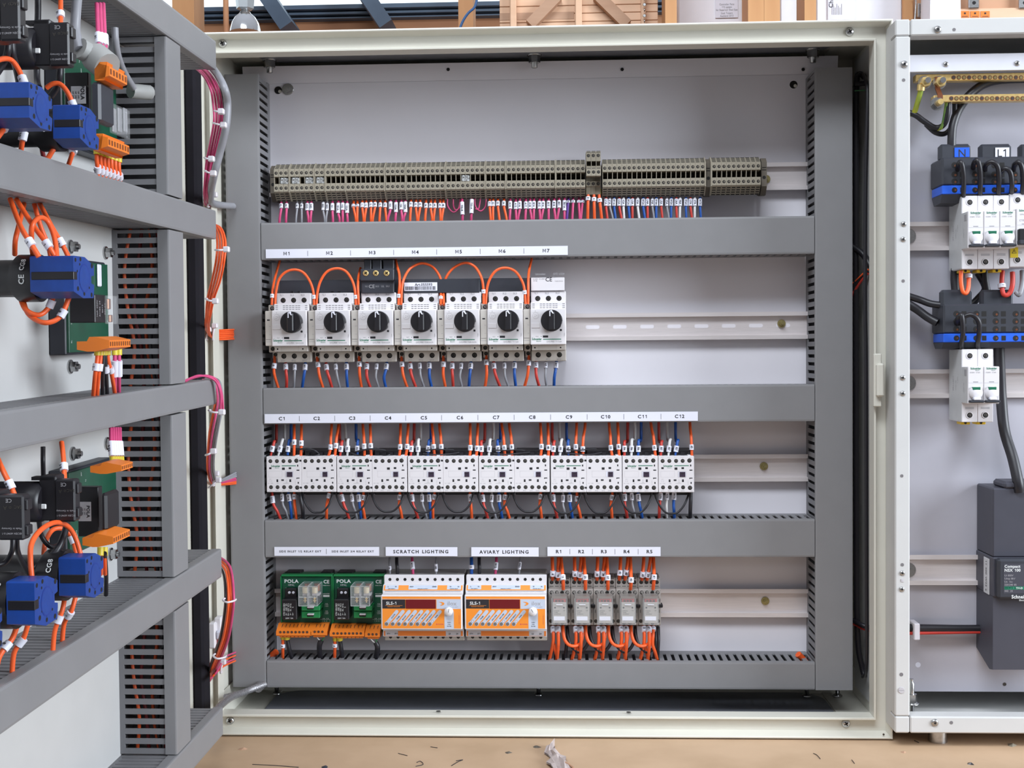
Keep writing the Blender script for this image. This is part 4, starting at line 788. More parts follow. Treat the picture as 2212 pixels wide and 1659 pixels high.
# offcuts of orange at the duct corners
for px, py, py2, lab in ((583, 1408, 1421, 'orange wire end poking from the lower left duct corner'), (1738, 1413, 1430, 'orange wire end poking from the lower right duct corner')):
    s_ = 1 if px < 1000 else -1
    a = at(px+14*s_, py, -.035); c = at(px-2*s_, py2, -.03); b = MB(); b.tube([a, c], .0042, WM['orange'], 10, 2, False); tag(b.build('wire_end'), lab, 'wire')
# ================================================================== dimmers
ZD = zo(5.53, 800, 1160); mat('button_grey', (104, 100, 98), .5)
def dimmer(root, ang):
    """mm, x=0 centre of the front face, z=0 its middle, face y=-74"""
    b = MB(MM); H = 51.2
    b.cbox(-H, H, -44, 0, -42, 41.6, offw, 1.2); b.cbox(-H, H, -46, -40, 29.5, 41.8, white, .8); b.cbox(-H, H, -46, -40, -42, -34, offw, .8)
    b.prism([(-40, 31), (-52, 30.5), (-58, 24), (-58, -34), (-52, -35.6), (-40, -36)], 'x', -H, H, white); b.cbox(-H, H, -74, -50, -21.8, 21.8, white, 1.)
    SD = []
    for k in range(10):
        x = -43.6+k*9.65; m = steel if k in (0, 1, 3, 6, 8, 9) else hole
        SD += [(x, -46, 36.3, 2., screwD if m is steel else hole), (x, -46, -37.6, 2., screwD)]
    for k in range(58): b.add([(-H+3+k*1.66, -58.3, 22.8), (-H+3.7+k*1.66, -58.3, 22.8), (-H+4.3+k*1.66, -58.3, 24.4), (-H+3.6+k*1.66, -58.3, 24.4)], [(0, 1, 2, 3)], inkG)
    for k in range(50): b.add([(-44+k*1.72, -40, 41.7), (-43.3+k*1.72, -40, 41.7), (-42.6+k*1.72, -20, 41.7), (-43.3+k*1.72, -20, 41.7)], [(0, 1, 2, 3)], inkG)
    # upper print band, tilted back: two quads
    yb = -55.2; 
    def band(x0, x1, m, e, y=0): b.add([(x0, -57.75-e+y, 24.6+y), (x1, -57.75-e+y, 24.6+y), (x1, -52.25-e, 30.1), (x0, -52.25-e, 30.1)], [(0, 1, 2, 3)], m)
    band(-50.2, 50.2, orangeS, .15)
    for x0, x1, t, u in ((-48.3, -31.6, (('L', -44.6), ('N', -34.8)), '230V SUPPLY'), (-18.6, 18.2, (('AN+', -14.6), ('GND', 14.2)), 'ANALOG OUTPUT'), (30.4, 48, (('13', 34.6), ('14', 44.6)), 'MASTER RELAY')):
        band(x0, x1, mat('pale_blue_print', (184, 192, 208), .45), .3, 1.1)
        for s, x in t: b.text(s, 2.4, x, -54.4, 28.8, ink, bold=True, v=(0, .7, .7))
        b.text(u, 1.5, (x0+x1)/2, -56.9, 26.6, ink, v=(0, .7, .7), bold=True)
    f = -74.1
    b.rect(-49.4, 49.2, 17.1, 20.1, f, orangeS); b.rect(-49.4, 49.4, -20.1, 16.6, f, orangeS); b.rect(-49.4, -20.5, 5, 16.4, f-.1, ink)
    b.rect(18.8, 49.4, 4.6, 16.4, f-.1, MATS['pale_blue_print'])
    b.text('SLS-1', 5.2, -37.8, f-.2, 11.8, inkW, bold=True, sx=1.12); b.rect(-45.6, -24, 8.6, 8.9, f-.2, orangeS); b.text('SUNLIGHT SIMULATOR', 1.5, -35, f-.2, 7.4, orangeS)
    b.text('ilox', 7.4, 38.2, f-.2, 11.6, inkG, sx=1.05); b.text('SEE THE LIGHT', 1.7, 40.4, f-.2, 6.9, inkG)
    b.add([(21.6, f-.25, 13.4), (25.5, f-.25, 13.4), (28, f-.25, 12.5), (28.9, f-.25, 11.2), (28, f-.25, 9.8), (25.2, f-.25, 8.7), (23.2, f-.25, 9.2), (25.2, f-.25, 9.9), (26, f-.25, 11), (25, f-.25, 12.2)], [(0, 1, 9), (1, 2, 9), (2, 3, 8, 9), (3, 4, 7, 8), (4, 5, 7), (5, 6, 7)], orangeS)
    names = ('CLOCK', 'TIMER', 'BOOST', 'DIM-TIME', 'DIM-MIN', 'DIM-MAX', 'ADD-RELAY', 'MAN')
    for k, s in enumerate(names):
        x0, z0 = -44.1+k*7.78, -14.2; dx, dz = 12.8, 15.3; L_ = math.hypot(dx, dz); u = (dx/L_, dz/L_); n = (-u[1]*2.2, u[0]*2.2)
        pl = [(x0+n[0], z0+n[1]), (x0-n[0], z0-n[1]), (x0+dx-n[0], z0+dz-n[1])]+[(x0+dx+2.2*cos(a), z0+dz+2.2*sin(a)) for a in [math.atan2(-n[1], -n[0])+pi*j/6 for j in range(1, 6)]]+[(x0+dx+n[0], z0+dz+n[1])]
        b.add([(x, f-.1, z) for x, z in pl], [tuple(range(len(pl)))], MATS['pale_blue_print']); b.disc(x0, f-.12, z0, 2.8, MATS['pale_blue_print'], 16)
        q = .62 if k in (0, 4, 5, 7) else .5
        b.text(s, 2.1, x0+dx*q+.3, f-.2, z0+dz*q, ink, 'c', (u[0], 0, u[1]), (-u[1], 0, u[0]), bold=True)
        if k in (0, 4, 5, 7): b.disc(x0+dx*.22, f-.16, z0+dz*.22, 1.4, ink, 12); b.disc(x0+dx*.22, f-.2, z0+dz*.22, 1.05, whiteB, 12)
    b.disc(18.9, f-.1, -14.7, .9, redM, 10); b.text('POWER', 1.9, 24, f-.1, -14.7, redM, bold=True); b.text('MADE IN GERMANY', 1.3, 47.2, f-.1, -9, redM, 'c', (0, 0, 1), (-1, 0, 0))
    arch = [(28.6, -21), (40.4, -21), (40.4, 0)]+[(34.5+5.9*cos(a), .6+5.9*sin(a)) for a in [k*pi/8 for k in range(1, 8)]]+[(28.6, 0)]
    b.add([(x, f-.15, z) for x, z in arch], [tuple(range(len(arch)))], MATS['pale_blue_print'])
    for s, z in (('PUSH', -12.4), ('FOR', -14.8), ('ENTER', -17.2)): b.text(s, 1.7, 34.5, f-.2, z, ink, bold=True)
    b.rect(-50.2, 50.2, -33.3, -27, -58.2, mat('orange_front_print_lower', (226, 124, 48), .45))
    for x0, x1, t in ((-48.4, -32.2, (('ST+', -44.2), ('ST1', -34.4))), (28.6, 47.6, (('23', 33.4), ('24', 43)))):
        b.rect(x0, x1, -33, -27, -58.3, mat('grey_print', (186, 184, 190), .45))
        for s, x in t: b.text(s, 2.6, x, -58.4, -30.4, ink, bold=True)
    screws(b.build('dimmer_housing', root), SD)
    for k in range(8): c = MB(MM); c.lathe([(2.1, 0), (2., -.5), (1.6, -.7)], (-44.1+k*7.78, -74.25, -14.2), 'y', MATS['button_grey'], 18); c.build('push_button', root)
    d = MB(MM); d.cbox(-19.9, 18, -74.7, -74.05, 5, 16.4, displayM, .2); d.build('display', root)['label'] = 'dark red display window'
    k = MB(MM); k.lathe([(5.3, 0), (5.3, -5), (4.9, -6), (.01, -6.1)], (34.3, -74.3, 2), 'y', mat('clear_white_knob', (216, 214, 218), .3), 28)
    u = (cos(ang), sin(ang)); k.add([(34.3+u[0]*a+w*-u[1], -80.6, 2+u[1]*a+w*u[0]) for a, w in ((-.5, -.25), (4, -.25), (4, .25), (-.5, .25))], [(0, 1, 2, 3)], ink)
    k.build('rotary_knob', root)
for i, (cx_, ang, nm_) in enumerate((((120+1105)/2, 1.4, 'left white and orange dimmer module, under the SCRATCH LIGHTING label'), ((1125+2105)/2, 2.1, 'right white and orange dimmer module, under the AVIARY LIGHTING label'))):
    q = at(*ZD(cx_, 902), -.0765); r = thing('dimmer_module', nm_, 'dimmer', (q.x, -.0025, q.z), 'dimmer modules'); dimmer(r, ang)
for x, c, x2, sy, t, r, lab in ((230, 'grey', 235, 370, 'N', .0012, 'grey wire with sleeve at the left of the left dimmer'), (315, 'black', 325, None, '', .0022, 'black wire entering the top of the left dimmer'), (500, 'pink', 510, 342, 'H11', .0018, 'pink wire with sleeve marked H11 above the left dimmer'), (785, 'grey', 786, 365, '00', .0013, 'grey wire with sleeve above the right half of the left dimmer'),
                          (1208, 'blue', 1208, 360, '2', .0022, 'blue wire entering the top left of the right dimmer'), (1300, 'black', 1303, None, '', .0022, 'black wire entering the top of the right dimmer'), (1505, 'pink', 1492, 348, 'H12', .0018, 'pink wire with sleeve marked H12 above the right dimmer'), (1790, 'grey', 1775, 345, '00D', .0013, 'grey wire with sleeve above the right half of the right dimmer')):
    pw([(x, 200, -.028), (x, 300, -.036), ((x+x2)/2, 360, -.040), (x2, 450, -.038)], c, [(sy, t)] if sy else (), lab, 'wires above the dimmers', z=ZD, r=r, slen=.0095 if len(t) > 1 else .005, tsize=.0042)
# ================================================================== relays R1..R5
sockM = mat('grey_relay_socket', (150, 143, 138), .5, var=.05)
def relay(root):
    """mm, x=0 socket centre, z=0 at the rail"""
    b = MB(MM); H = 14.1
    b.cbox(-H, H, -30, 0, -31.5, 31.6, sockM, .8); b.cbox(-H, H, -44, -26, -27, 19.4, sockM, .8); b.cbox(-H, H, -34, -26, 19, 31.6, sockM, .6)
    SR = []
    for k in range(4):
        x = -9.9+k*6.65; SR += [(x, -34, 26, 2.45, screwD), (x, -44, 14.8, 2.45, screwD if k == 2 else sockM)]
        b.rect(x-2.6, x+2.4, 20.6, 21.2, -34.1, hole); b.rect(x-2.6, x+2.4, 30.6, 31.4, -34.1, hole)
    SR += [(x, -44, -21.6 if abs(x) > 8 else -24, 2.3, screwD) for x in (-11.2, -4, 3.4, 10.6)]+[(x, -30, -28.6, 2.2, screwD) for x in (-11.2, 11)]
    b.rect(-12, -11.4, -11, -7, -44.1, hole); b.rect(12, 12.5, -11, -7, -44.1, hole); b.rect(11.2, 11.8, 3, 7, -44.1, hole); b.rect(12.8, 13.4, 3, 7, -44.1, hole)
    b.rect(-3, 6, 10.8, 11.1, -44.1, hole); b.cbox(11, 16.6, -46, -34, -4.2, 0, black, .8)
    screws(b.build('socket', root), SR)
    c = MB(mmf((0, 0, .0038))); c.cbox(-8.3, 8.7, -64, -44, -23.6, 2.6, mat('relay_grey', (158, 153, 148), .45, var=.03), .5); c.cbox(-7.5, 8, -62, -44, 2.4, 7.2, redM, .4)
    for x in (-4, 0, 4): c.cbox(x-1.4, x+1.4, -62.4, -61, 3, 5, MATS['dull_screw'], .3)
    c.rect(-6.6, -4.4, -4.9, -3, -64.1, ink); c.rect(4.6, 6.6, -4.9, -3, -64.1, ink)
    c.text('OMRON', 1.8, -3.8, -64.1, -8, ink); c.text('MY4IN', 1.6, -4.4, -64.1, -10, ink); c.text('220/240VAC', 1.6, -2.6, -64.1, -12, ink); c.text('CE', 2, 5.8, -64.1, -7.6, ink); c.disc(-4.4, -64.1, -21.8, 1, inkG, 10)
    rb_ = c.build('relay_body', root); c = MB(mmf((0, 0, .0038))); c.cbox(-7.2, 6.6, -64.5, -63.6, -20.2, -15.1, whiteB, .2); c.build('blank_label', rb_)['label'] = 'blank white label'
    d = MB(mmf((0, 0, .0038))); e = mat('relay_cover_edge', (128, 122, 118), .3)
    d.cbox(-10, 10, -66.2, -65.8, -24.6, 8.4, clear, .1)
    for x0, x1, z0, z1 in ((-10, 10, 7.8, 10.4), (-10, -9.2, -24.6, 10.4), (9.2, 10, -24.6, 10.4), (-10, 10, -25.4, -24.4)): d.cbox(x0, x1, -66, -46, z0, z1, e if z1 > 8 and x1-x0 > 5 else clear, .15)
    d.cbox(-4, 4, -66.6, -65.6, -.2, .6, whiteB, .1); d.build('clear_cover', root)
ZR = zo(5.927, 1160, 1160); R0 = None
for i in range(5):
    px, py = ZR(288+i*288.5, 860); q = at(px, py, -.0465); lab = f'grey plug-in relay in a clear cover on its socket, under printed label R{i+1}'
    if i == 0: r = R0 = thing('plug_in_relay', lab, 'relay', (q.x, -.0025, q.z), 'plug-in relays'); relay(r)
    else: r = copy_tree(R0, None, (q.x, -.0025, q.z), lab)
tw = [('8', 197, 203, 197, 465), ('10', 275, 272, 267, 480), ('13', 308, 332, 335, 520)]
rt = [[('8', 195, 202, 196, 465), ('10', 275, 270, 265, 480), ('13', 305, 332, 336, 520)], [('18', 480, 486, 490, 468), ('22', 566, 552, 546, 480), ('25', 598, 618, 620, 515)], [('30', 778, 770, 770, 470), ('39', 866, 846, 838, 470), ('37', 893, 907, 908, 520)], [('42', 1072, 1062, 1052, 458), ('48', 1168, 1142, 1122, 455), ('43', 1195, 1205, 1196, 550)], [('49', 1370, 1352, 1340, 478), ('54', 1458, 1422, 1406, 480), ('61', 1490, 1500, 1486, 515)]]
for i, tr in enumerate(rt):
    for j, (t, x0, x1, x2, sy) in enumerate(tr):
        ye = 555 if j < 2 else 668
        pw([(x0, 215, -.026), (x0+(x1-x0)*.3, 330, -.034), (x1, sy, -.042 if j < 2 else -.052), (x2, ye, -.034 if j < 2 else -.046)], 'orange', [(sy, t)], f'orange wire with sleeve marked {t} entering the top of relay R{i+1}', 'orange wires above the relays', z=ZR, r=.0022, slen=.0068, tsize=.0044)
mk = [('2', '11'), ('17', '21'), ('26', '33'), ('41', '45'), ('53', '57')]
for i in range(5):
    o = i*291; last = i == 4
    a = [(200, 1110, -.036), (208, 1200, -.048), (210, 1320, -.05), (190, 1440, -.046), (140, 1640, -.036)]; b2 = [(262, 1110, -.036), (270, 1200, -.05), (275, 1340, -.052), (268, 1450, -.048), (245, 1640, -.036)]
    pw([(x+o, y, Y) for x, y, Y in a], 'orange', [(1188, mk[i][0])], f'left orange wire with sleeve marked {mk[i][0]} below relay R{i+1}', 'orange wires below the relays', z=ZR, r=.0022, slen=.0075, tsize=.0044)
    pw([(x+o, y, Y) for x, y, Y in b2], 'orange', [(1188, mk[i][1])], f'second orange wire with sleeve marked {mk[i][1]} below relay R{i+1}', 'orange wires below the relays', z=ZR, r=.0022, slen=.0075, tsize=.0044)
    pw([(x+o, y, Y) for x, y, Y in [(222, 1370, -.048), (232, 1450, -.046), (262, 1560, -.04), (268, 1640, -.036)]], 'orange', (), f'short orange wire crossing behind the others below relay R{i+1}', 'orange wires below the relays', z=ZR, r=.0019)
    if not last:
        pw([(x+o, y, Y) for x, y, Y in [(332, 1110, -.036), (332, 1200, -.05), (355, 1310, -.054), (400, 1375, -.055), (460, 1397, -.054), (520, 1385, -.05), (565, 1345, -.046), (585, 1230, -.042), (588, 1120, -.036)]], 'orange', [(1178, '1')], f'orange jumper wire looping from relay R{i+1} to relay R{i+2}', 'orange jumpers below the relays', z=ZR, r=.0021, slen=.005, tsize=.0044)
        pw([(x+o, y, Y) for x, y, Y in [(385, 1150, -.036), (395, 1270, -.045), (425, 1370, -.048), (490, 1450, -.046), (550, 1470, -.046), (610, 1430, -.046), (655, 1350, -.045), (670, 1250, -.042), (672, 1150, -.036)]], 'black', (), f'black wire looping from relay R{i+1} to relay R{i+2}', 'black loops below the relays', z=ZR, r=.0021)
    else:
        pw([(x+o, y, Y) for x, y, Y in [(325, 1110, -.036), (322, 1250, -.05), (318, 1380, -.05), (350, 1480, -.046), (395, 1640, -.036)]], 'orange', [(1178, '1')], 'rightmost orange wire leaning right below relay R5', 'orange wires below the relays', z=ZR, r=.0021, slen=.005, tsize=.0044)
        for dx in (352, 388): pw([(dx+o, 1150, -.036), (dx+o+4, 1300, -.045), (dx+o-2, 1420, -.045), (dx+o-(30 if dx < 370 else 12), 1640, -.036)], 'black', (), f'{"left" if dx < 370 else "right"} of two black wires at the right of relay R5', 'black wires right of R5', z=ZR, r=.0022)
pw([(385, 1150, -.036), (392, 1250, -.042), (378, 1380, -.042), (355, 1640, -.036)], 'black', (), 'straight black wire dropping at the right of relay R1', None, z=ZR, r=.0022)
# ================================================================== open door, seen edge on at the left
def dW(px, py, n):
    x, z = dat(px, py, n); return DOOR[0]+DOOR[1]*x-DOOR[2]*n+DOOR[3]*z
def DF(o): return fr(o, DOOR)
door = thing('enclosure_door', 'cream enclosure door swung open at the left, seen nearly edge on', 'door', (H0.x, H0.y, ZB))
XE = dat(248, 700, .003)[0]
b = MB(DOOR); b.cbox(-.80, .002, -.0005, .002, ZB+.004, ZT-.004, cream, .0004); b.box(-.80, -.798, .002, .02, ZB+.004, ZT-.004, cream); b.box(0, .002, .002, .02, ZB+.004, ZT-.004, cream)
b.build('door_skin', door, rel=False)
b = MB(DOOR); b.cbox(-.78, XE, -.003, -.0006, ZB+.05, ZT-.03, creamR, .0004); b.build('door_plate', door, rel=False)['label'] = 'pale plate carrying the door devices'
rubber = mat('black_rubber', (26, 24, 30), .85, var=.1, spec=.2)
g0, g1 = dat(432, 900, .014)[0], dat(447, 900, .014)[0]
b = MB(DOOR); b.cbox(g0, g1, -.014, -.0006, ZB+.012, ZT-.012, rubber, .003); b.build('gasket', door, rel=False)['label'] = 'black rubber gasket along the hinge side'
xe = [dat(466, 485, .06)[0]]*3+[dat(478, 1215, .06)[0], dat(481, 1560, .06)[0]]
ends = [(466, 90, 149), (466, 456, 515), (466, 820, 872), (478, 1187, 1246), (481, 1529, 1587)]
dn = ['top', 'second', 'middle', 'fourth', 'lowest']; zz = []
xleft = dat(-20, 700, .06)[0]-.08
for i, (px, y0, y1) in enumerate(ends):
    xr = dat(px, y0, .06)[0]; zt, zb = dat(px, y0, .06)[1], dat(px, y1, .06)[1]; zz.append((zt, zb))
    duct(DF((xleft, 0, zb)), xr-xleft, zt-zb, .06, f'grey wiring duct running along the open door, {dn[i]} of five', 'wiring ducts on the door', lipW=.010, y0=.006, pitch=.0085, slot=.0028)
vx0, vx1 = dat(373, 900, .06)[0], dat(403, 900, .06)[0]
seg = [(zz[1][0], zz[0][1]), (zz[2][0], zz[1][1]), (zz[3][0], zz[2][1]), (zz[4][0], zz[3][1]), (ZB+.03, zz[4][1])]
for i, (a, c) in enumerate(seg[:4]):
    duct(DF((vx0, 0, a+.002)), c-a-.004, vx1-vx0, .0595, f'vertical grey slotted duct section on the door, {nth(i)} from the top', 'vertical duct sections on the door', vertical=True, solid=True, lipW=.0115, y0=.008, pitch=.0097, slot=.0043)
vi = 0
for k, (n_, c) in enumerate(((.016, 'orange'), (.024, 'dark red'), (.033, 'orange'), (.041, 'black'), (.047, 'dark red'))):
    x = vx0+.008+.004*(k % 3)
    for j, (a, c_) in enumerate(seg[1:4]):
        P = [DOOR[0]+DOOR[1]*(x+.002*sin(k+q*2+j))-DOOR[2]*(n_+.004*sin(q*1.7+k))+DOOR[3]*(a+(c_-a)*q/4) for q in range(5)]
        wire(P, c, .0018, (), f'{c} wire inside the vertical door duct, {nth(k)} strand of section {"two three four".split()[j]}', 'wires inside the vertical door duct')
# ------------------------------------------------------------------ door devices
def solve_n(px, py, x):
    lo, hi = -.05, .2
    for _ in range(40):
        m = (lo+hi)/2
        # moving outwards at constant x shifts right in the picture
        if dat(px, py, m)[0] < x: hi = m
        else: lo = m
    return (lo+hi)/2
def blk(pb_, pe, pf, y0, y1, n1):
    """near vertical edge at picture x=pe on plane n1; back edge pb_; far edge pf"""
    x0, zt = dat(pe, y0, n1); _, zb = dat(pe, y1, n1); x1 = dat(pf, (y0+y1)/2, n1)[0]
    # back edge: same x0, smaller n
    def pxof(n):
        W = DOOR[0]+DOOR[1]*x0-DOOR[2]*n+DOOR[3]*((zt+zb)/2); d = W-CAM; return CX+F*d.dot(CR)/d.dot(CF)
    lo, hi = -.05, n1
    for _ in range(40):
        m = (lo+hi)/2
        if pxof(m) < pb_: lo = m
        else: hi = m
    return x0, x1, max(.0035, (lo+hi)/2), n1, zb, zt
def cam_switch(pb_, pe, pf, y0, y1, n1, lab, ring=.016, txt=True):
    x0, x1, n0, n1, zb, zt = blk(pb_, pe, pf, y0, y1, n1); w = x1-x0; h = zt-zb
    t = thing('cam_switch', lab, 'switch', DOOR[0]+DOOR[1]*x0-DOOR[2]*n0+DOOR[3]*zb, 'cam switches on the door')
    b = MB(DF((x0, 0, zb))); pts = [(0, .10*h), (.46*w, -.06*h), (w*.96, -.04*h), (w, .2*h), (w, .30*h), (.86*w, .34*h), (.86*w, .52*h), (w, .55*h), (w, .8*h), (.55*w, 1.0*h), (.04*w, h), (0, .97*h)]
    b.prism(pts, 'y', -n1, -n0, blueP)
    for u, v, r in ((.1, .9, .0016), (.34, .93, .0016), (.9, .8, .002), (.3, .8, .001), (.74, .58, .001), (.18, .62, .001), (.3, .3, .001), (.75, .22, .001), (.2, .18, .0018), (.5, .06, .0016), (.86, .04, .0018), (.5, .16, .001)):
        b.disc(u*w, -n1-.0001, v*h, r, hole, 10)
    for rr_, m_ in ((.26, mat('blue_plastic_dark', (14, 46, 128), .45)), (.235, blueP)): b.add([(w*.52+w*rr_*cos(a), -n1-.00012-(.00005 if m_ is blueP else 0), h*.46+w*rr_*1.1*sin(a)) for a in [pi*k/12 for k in range(24)]], [tuple(range(24))], m_)
    b.text('ABC', w*.13, w*.52, -n1-.0003, h*.46, MATS['blue_plastic_dark'], 'c', (0, 0, 1), (-1, 0, 0)) if False else None
    st_ = b.build('contact_stack', t, rel=False); st_['label'] = 'blue contact stack'
    b = MB(DF((x0, 0, zb))); b.cbox(-.0004, .16*w, -n1-.0003, -n0-.001, .40*h, .60*h, black, .0003); b.build('clamp_strip', st_, rel=False)
    b = MB(DF((x0, 0, zb))); R = h*.60; cz = h*.47; cx_ = w*.55
    b.lathe([(R*1.02, -n0+.001), (R*1.02, -max(n0-ring, .004)), (R*.8, -max(n0-ring-.004, .0035)), (R*.8, -.0034)], (cx_, 0, cz), 'y', black, 28)
    if txt:
        xx = cx_-R*1.025; ny = -(n0-ring/2)
        b.text('CE', h*.2, xx, ny, cz-.05*h, inkW, 'c', (0, 0, 1), (0, 1, 0), bold=True)
        for k, s in enumerate(('CG8',)):
            a = .55; b.text(s, h*.17, cx_-R*1.04*cos(a), ny, cz+R*1.04*sin(a), inkW, 'c', (sin(a), 0, cos(a)), (0, 1, 0), bold=True)
    b.build('mounting_ring', t, rel=False)
    return t
cam_switch(-42, 62, 112, 176, 262, .088, 'blue cam switch left of another at the upper left of the door', txt=False)
cam_switch(114.5, 171.5, 213, 225, 306, .088, 'blue cam switch beside the upper orange terminal plugs on the door')
cam_switch(65, 158, 203, 552, 638, .088, 'large blue cam switch alone in the middle of the door')
cam_switch(127, 184, 224, 1205, 1297, .088, 'right one of the lower blue cam switches on the door')
cam_switch(14, 74, 125, 1257, 1360, .092, 'front one of the lower blue cam switches on the door')
cam_switch(-110, -30, 5, 1316, 1410, .088, 'partly visible blue cam switch at the left picture edge, low on the door', txt=False)
def contact_block(pb_, pe, pf, y0, y1, n1, lab, mirrored=True):
    x0, x1, n0, n1, zb, zt = blk(pb_, pe, pf, y0, y1, n1); w = x1-x0; h = zt-zb; w = max(w, .01)
    t = thing('contact_block', lab, 'contact block', DOOR[0]+DOOR[1]*x0-DOOR[2]*n0+DOOR[3]*zb, 'contact blocks on the door')
    b = MB(DF((x0, 0, zb))); b.cbox(0, w, -n1, -n0, 0, h, black, .0012); b.cbox(w*.15, w*.85, -n1-.002, -n1+.001, .1*h, .32*h, black, .0006); b.cbox(w*.15, w*.85, -n1-.002, -n1+.001, .66*h, .9*h, black, .0006)
    b.cbox(.001, w*1.6, -n0-.001, -max(n0-.012, .004), h*.02, h*1.08, black, .001); b.box(.1*w, .9*w, -n1*.8, -n1*.6, h*.98, h*1.06, black)
    L_ = n1-n0; m = MATS['dull_screw']; u, v = (0, 1, 0), (0, 0, -1)
    b.text('CE', h*.12, -.0002, -(n0+L_*.45), h*.88, inkG, 'c', u, v);
    b.text('o A', h*.12, -.0002, -(n0+L_*.4), h*.72, m, 'c', u, v); b.text('EAC', h*.1, -.0002, -(n0+L_*.8), h*.74, m, 'c', u, v)
    b.text('Made in Germany', h*.062, -.0002, -(n0+L_*.55), h*.26, inkG, 'c', u, v); b.text('IEC/EN 60947-5-1', h*.06, -.0002, -(n0+L_*.55), h*.15, inkG, 'c', u, v)
    b.build('block_housing', t, rel=False)
    b = MB(DF((x0, 0, zb))); b.lathe([(.015, -.0035), (.015, -max(n0-.012, .012)), (.012, -max(n0-.010, .014))], (w*.6, 0, h*.45), 'y', black, 22); b.cbox(0, .012, -n0*.9, -n0*.5, h*.3, h*.42, mat('white_lever', (220, 220, 220), .4), .0005) if n0 > .02 else None
    b.build('mounting_collar', t, rel=False); return t
contact_block(105, 148, 161, 47, 141, .082, 'black contact block beside the grey cable plug at the top of the door')
contact_block(-2, 41, 54, -20, 86, .085, 'black contact block at the top left picture corner')
contact_block(118, 161, 172, 1036, 1128, .082, 'black contact block left of the lower transformer on the door')
contact_block(-6, 50, 67, 1070, 1168, .088, 'black contact block at the left picture edge in the lower door bay')
# ------------------------------------------------------------------ boards on the door
def bb_(b, pb_, pe, pf, y0, y1, n1, m, c=.0006):
    x0, x1, n0, n1, zb, zt = blk(pb_, pe, pf, y0, y1, n1); b.cbox(x0, x1, -n1, -n0, zb, zt, m, c); return x0, x1, n0, n1, zb, zt
def plug_d(b, pb_, pe, pf, y0, y1, n1, nh, m=None):
    x0, x1, n0, n1, zb, zt = blk(pb_, pe, pf, y0, y1, n1); h = zt-zb
    b.prism([(-n1, zb+.25*h), (-n1, zt), (-n1+.012, zt+.35*h), (-n0-.01, zt+.35*h), (-n0-.008, zt-.1*h), (-n0, zt-.1*h), (-n0, zb+.1*h), (-n0-.008, zb-.1*h), (-n1+.012, zb-.1*h)], 'x', x0, x1, orangeP)
    w = (x1-x0)/nh
    for k in range(nh): b.rect(x0+w*(k+.25), x0+w*(k+.75), zb+.42*h, zb+.85*h, -n1-.0002, MATS['plug_recess'])
    return x0, x1, n0, n1, zb, zt
def board(lab, q, pcbq, parts, labelq=None):
    x0, z0 = dat(*q, .02); t = thing('relay_board', lab, 'relay board', DOOR[0]+DOOR[1]*x0-DOOR[2]*.01+DOOR[3]*z0, 'boards on the door')
    x0, zb = dat(pcbq[0], pcbq[3], .02); x1, zt = dat(pcbq[1], pcbq[2], .02)
    b = MB(DOOR); b.cbox(x0, x1, -.018, -.0032, zb-.002, zt+.002, dgrey, .001); b.cbox(x0+.001, x1-.001, -.0205, -.018, zb, zt, pcb, .0003)
    rr = random.Random(int(q[1]))
    for k in range(14):
        x = x0+(x1-x0)*(.05+.4*rr.random()); z = zb+(zt-zb)*rr.random(); b.text(rr.choice(('A1', '12', '14', 'K2', '24V', 'RL')), .0024, x, -.0206, z, inkW, 'c', (0, 0, 1), (-1, 0, 0))
    b.build('circuit_board', t, rel=False)
    for nme, f in parts:
        b = MB(DOOR); f(b); b.build(nme, t, rel=False)
    return t
def tape(b, x0, x1, zc, n1, face='x', lines=4):
    pass
def p1a(b): bb_(b, 150, 205, 229, 636, 697, .062, black); x0, x1, n0, n1, zb, zt = blk(205, 206, 229, 636, 697, .0625); [b.text(s, .0034, x0+(x1-x0)*(k+.5)/4, -.0627, (zb+zt)/2, inkG, 'c', (0, 0, 1), (-1, 0, 0)) for k, s in enumerate(('16A 250V', 'RM85 24', '5012', 'RELAY'))]
def p1b(b): bb_(b, 226, 232, 255, 638, 700, .066, clear); bb_(b, 228, 234, 240, 645, 668, .05, copper); bb_(b, 232, 238, 244, 680, 696, .05, copper)
def p1c(b): plug_d(b, 166, 236, 282, 735, 757, .082, 10)
def p1d(b): x, z = dat(214, 595, .0215); b.cbox(x-.004, x+.004, -.0225, -.0205, z-.010, z+.010, whiteB, .0008)
t1 = board('green relay board with orange plug in the middle of the open door', (150, 770), (148, 232, 572, 762), [('power_relay', p1a), ('clear_relay', p1b), ('plug', p1c), ('sticker', p1d)])
def p2a(b): bb_(b, 140, 190, 198, 156, 262, .055, black)
def p2b(b): bb_(b, 196, 216, 247, 176, 262, .072, dgrey, .002)
def p2l(b):
    x0, x1, n0, n1, zb, zt = blk(154, 186, 190, 186, 224, .0535); b.cbox(x0-.0006, x0-.0001, -n1, -n0, zb, zt, mat('type_plate', (190, 190, 194), .4), .0001)
    b.text('POLA', (n1-n0)*.36, x0-.0008, -(n0+(n1-n0)*.78), (zb+zt)/2+.002, ink, 'c', (0, 0, -1), (0, -1, 0), bold=True)
    for k in range(3): b.text('HP 24V', (n1-n0)*.16, x0-.0008, -(n0+(n1-n0)*(.15+.18*k)), (zb+zt)/2, ink, 'c', (0, 0, -1), (0, -1, 0))
def p2c(b): bb_(b, 236, 244, 281, 222, 286, .066, clear); [bb_(b, 240+k*12, 244+k*12, 252+k*12, 232, 284, .05, mat('relay_grey_inner', (120, 120, 124), .5)) for k in range(3)]
def p2d(b): plug_d(b, 196, 233, 279, 297, 322, .082, 8)
def p2e(b): plug_d(b, 205, 236, 274, 143, 170, .08, 6)
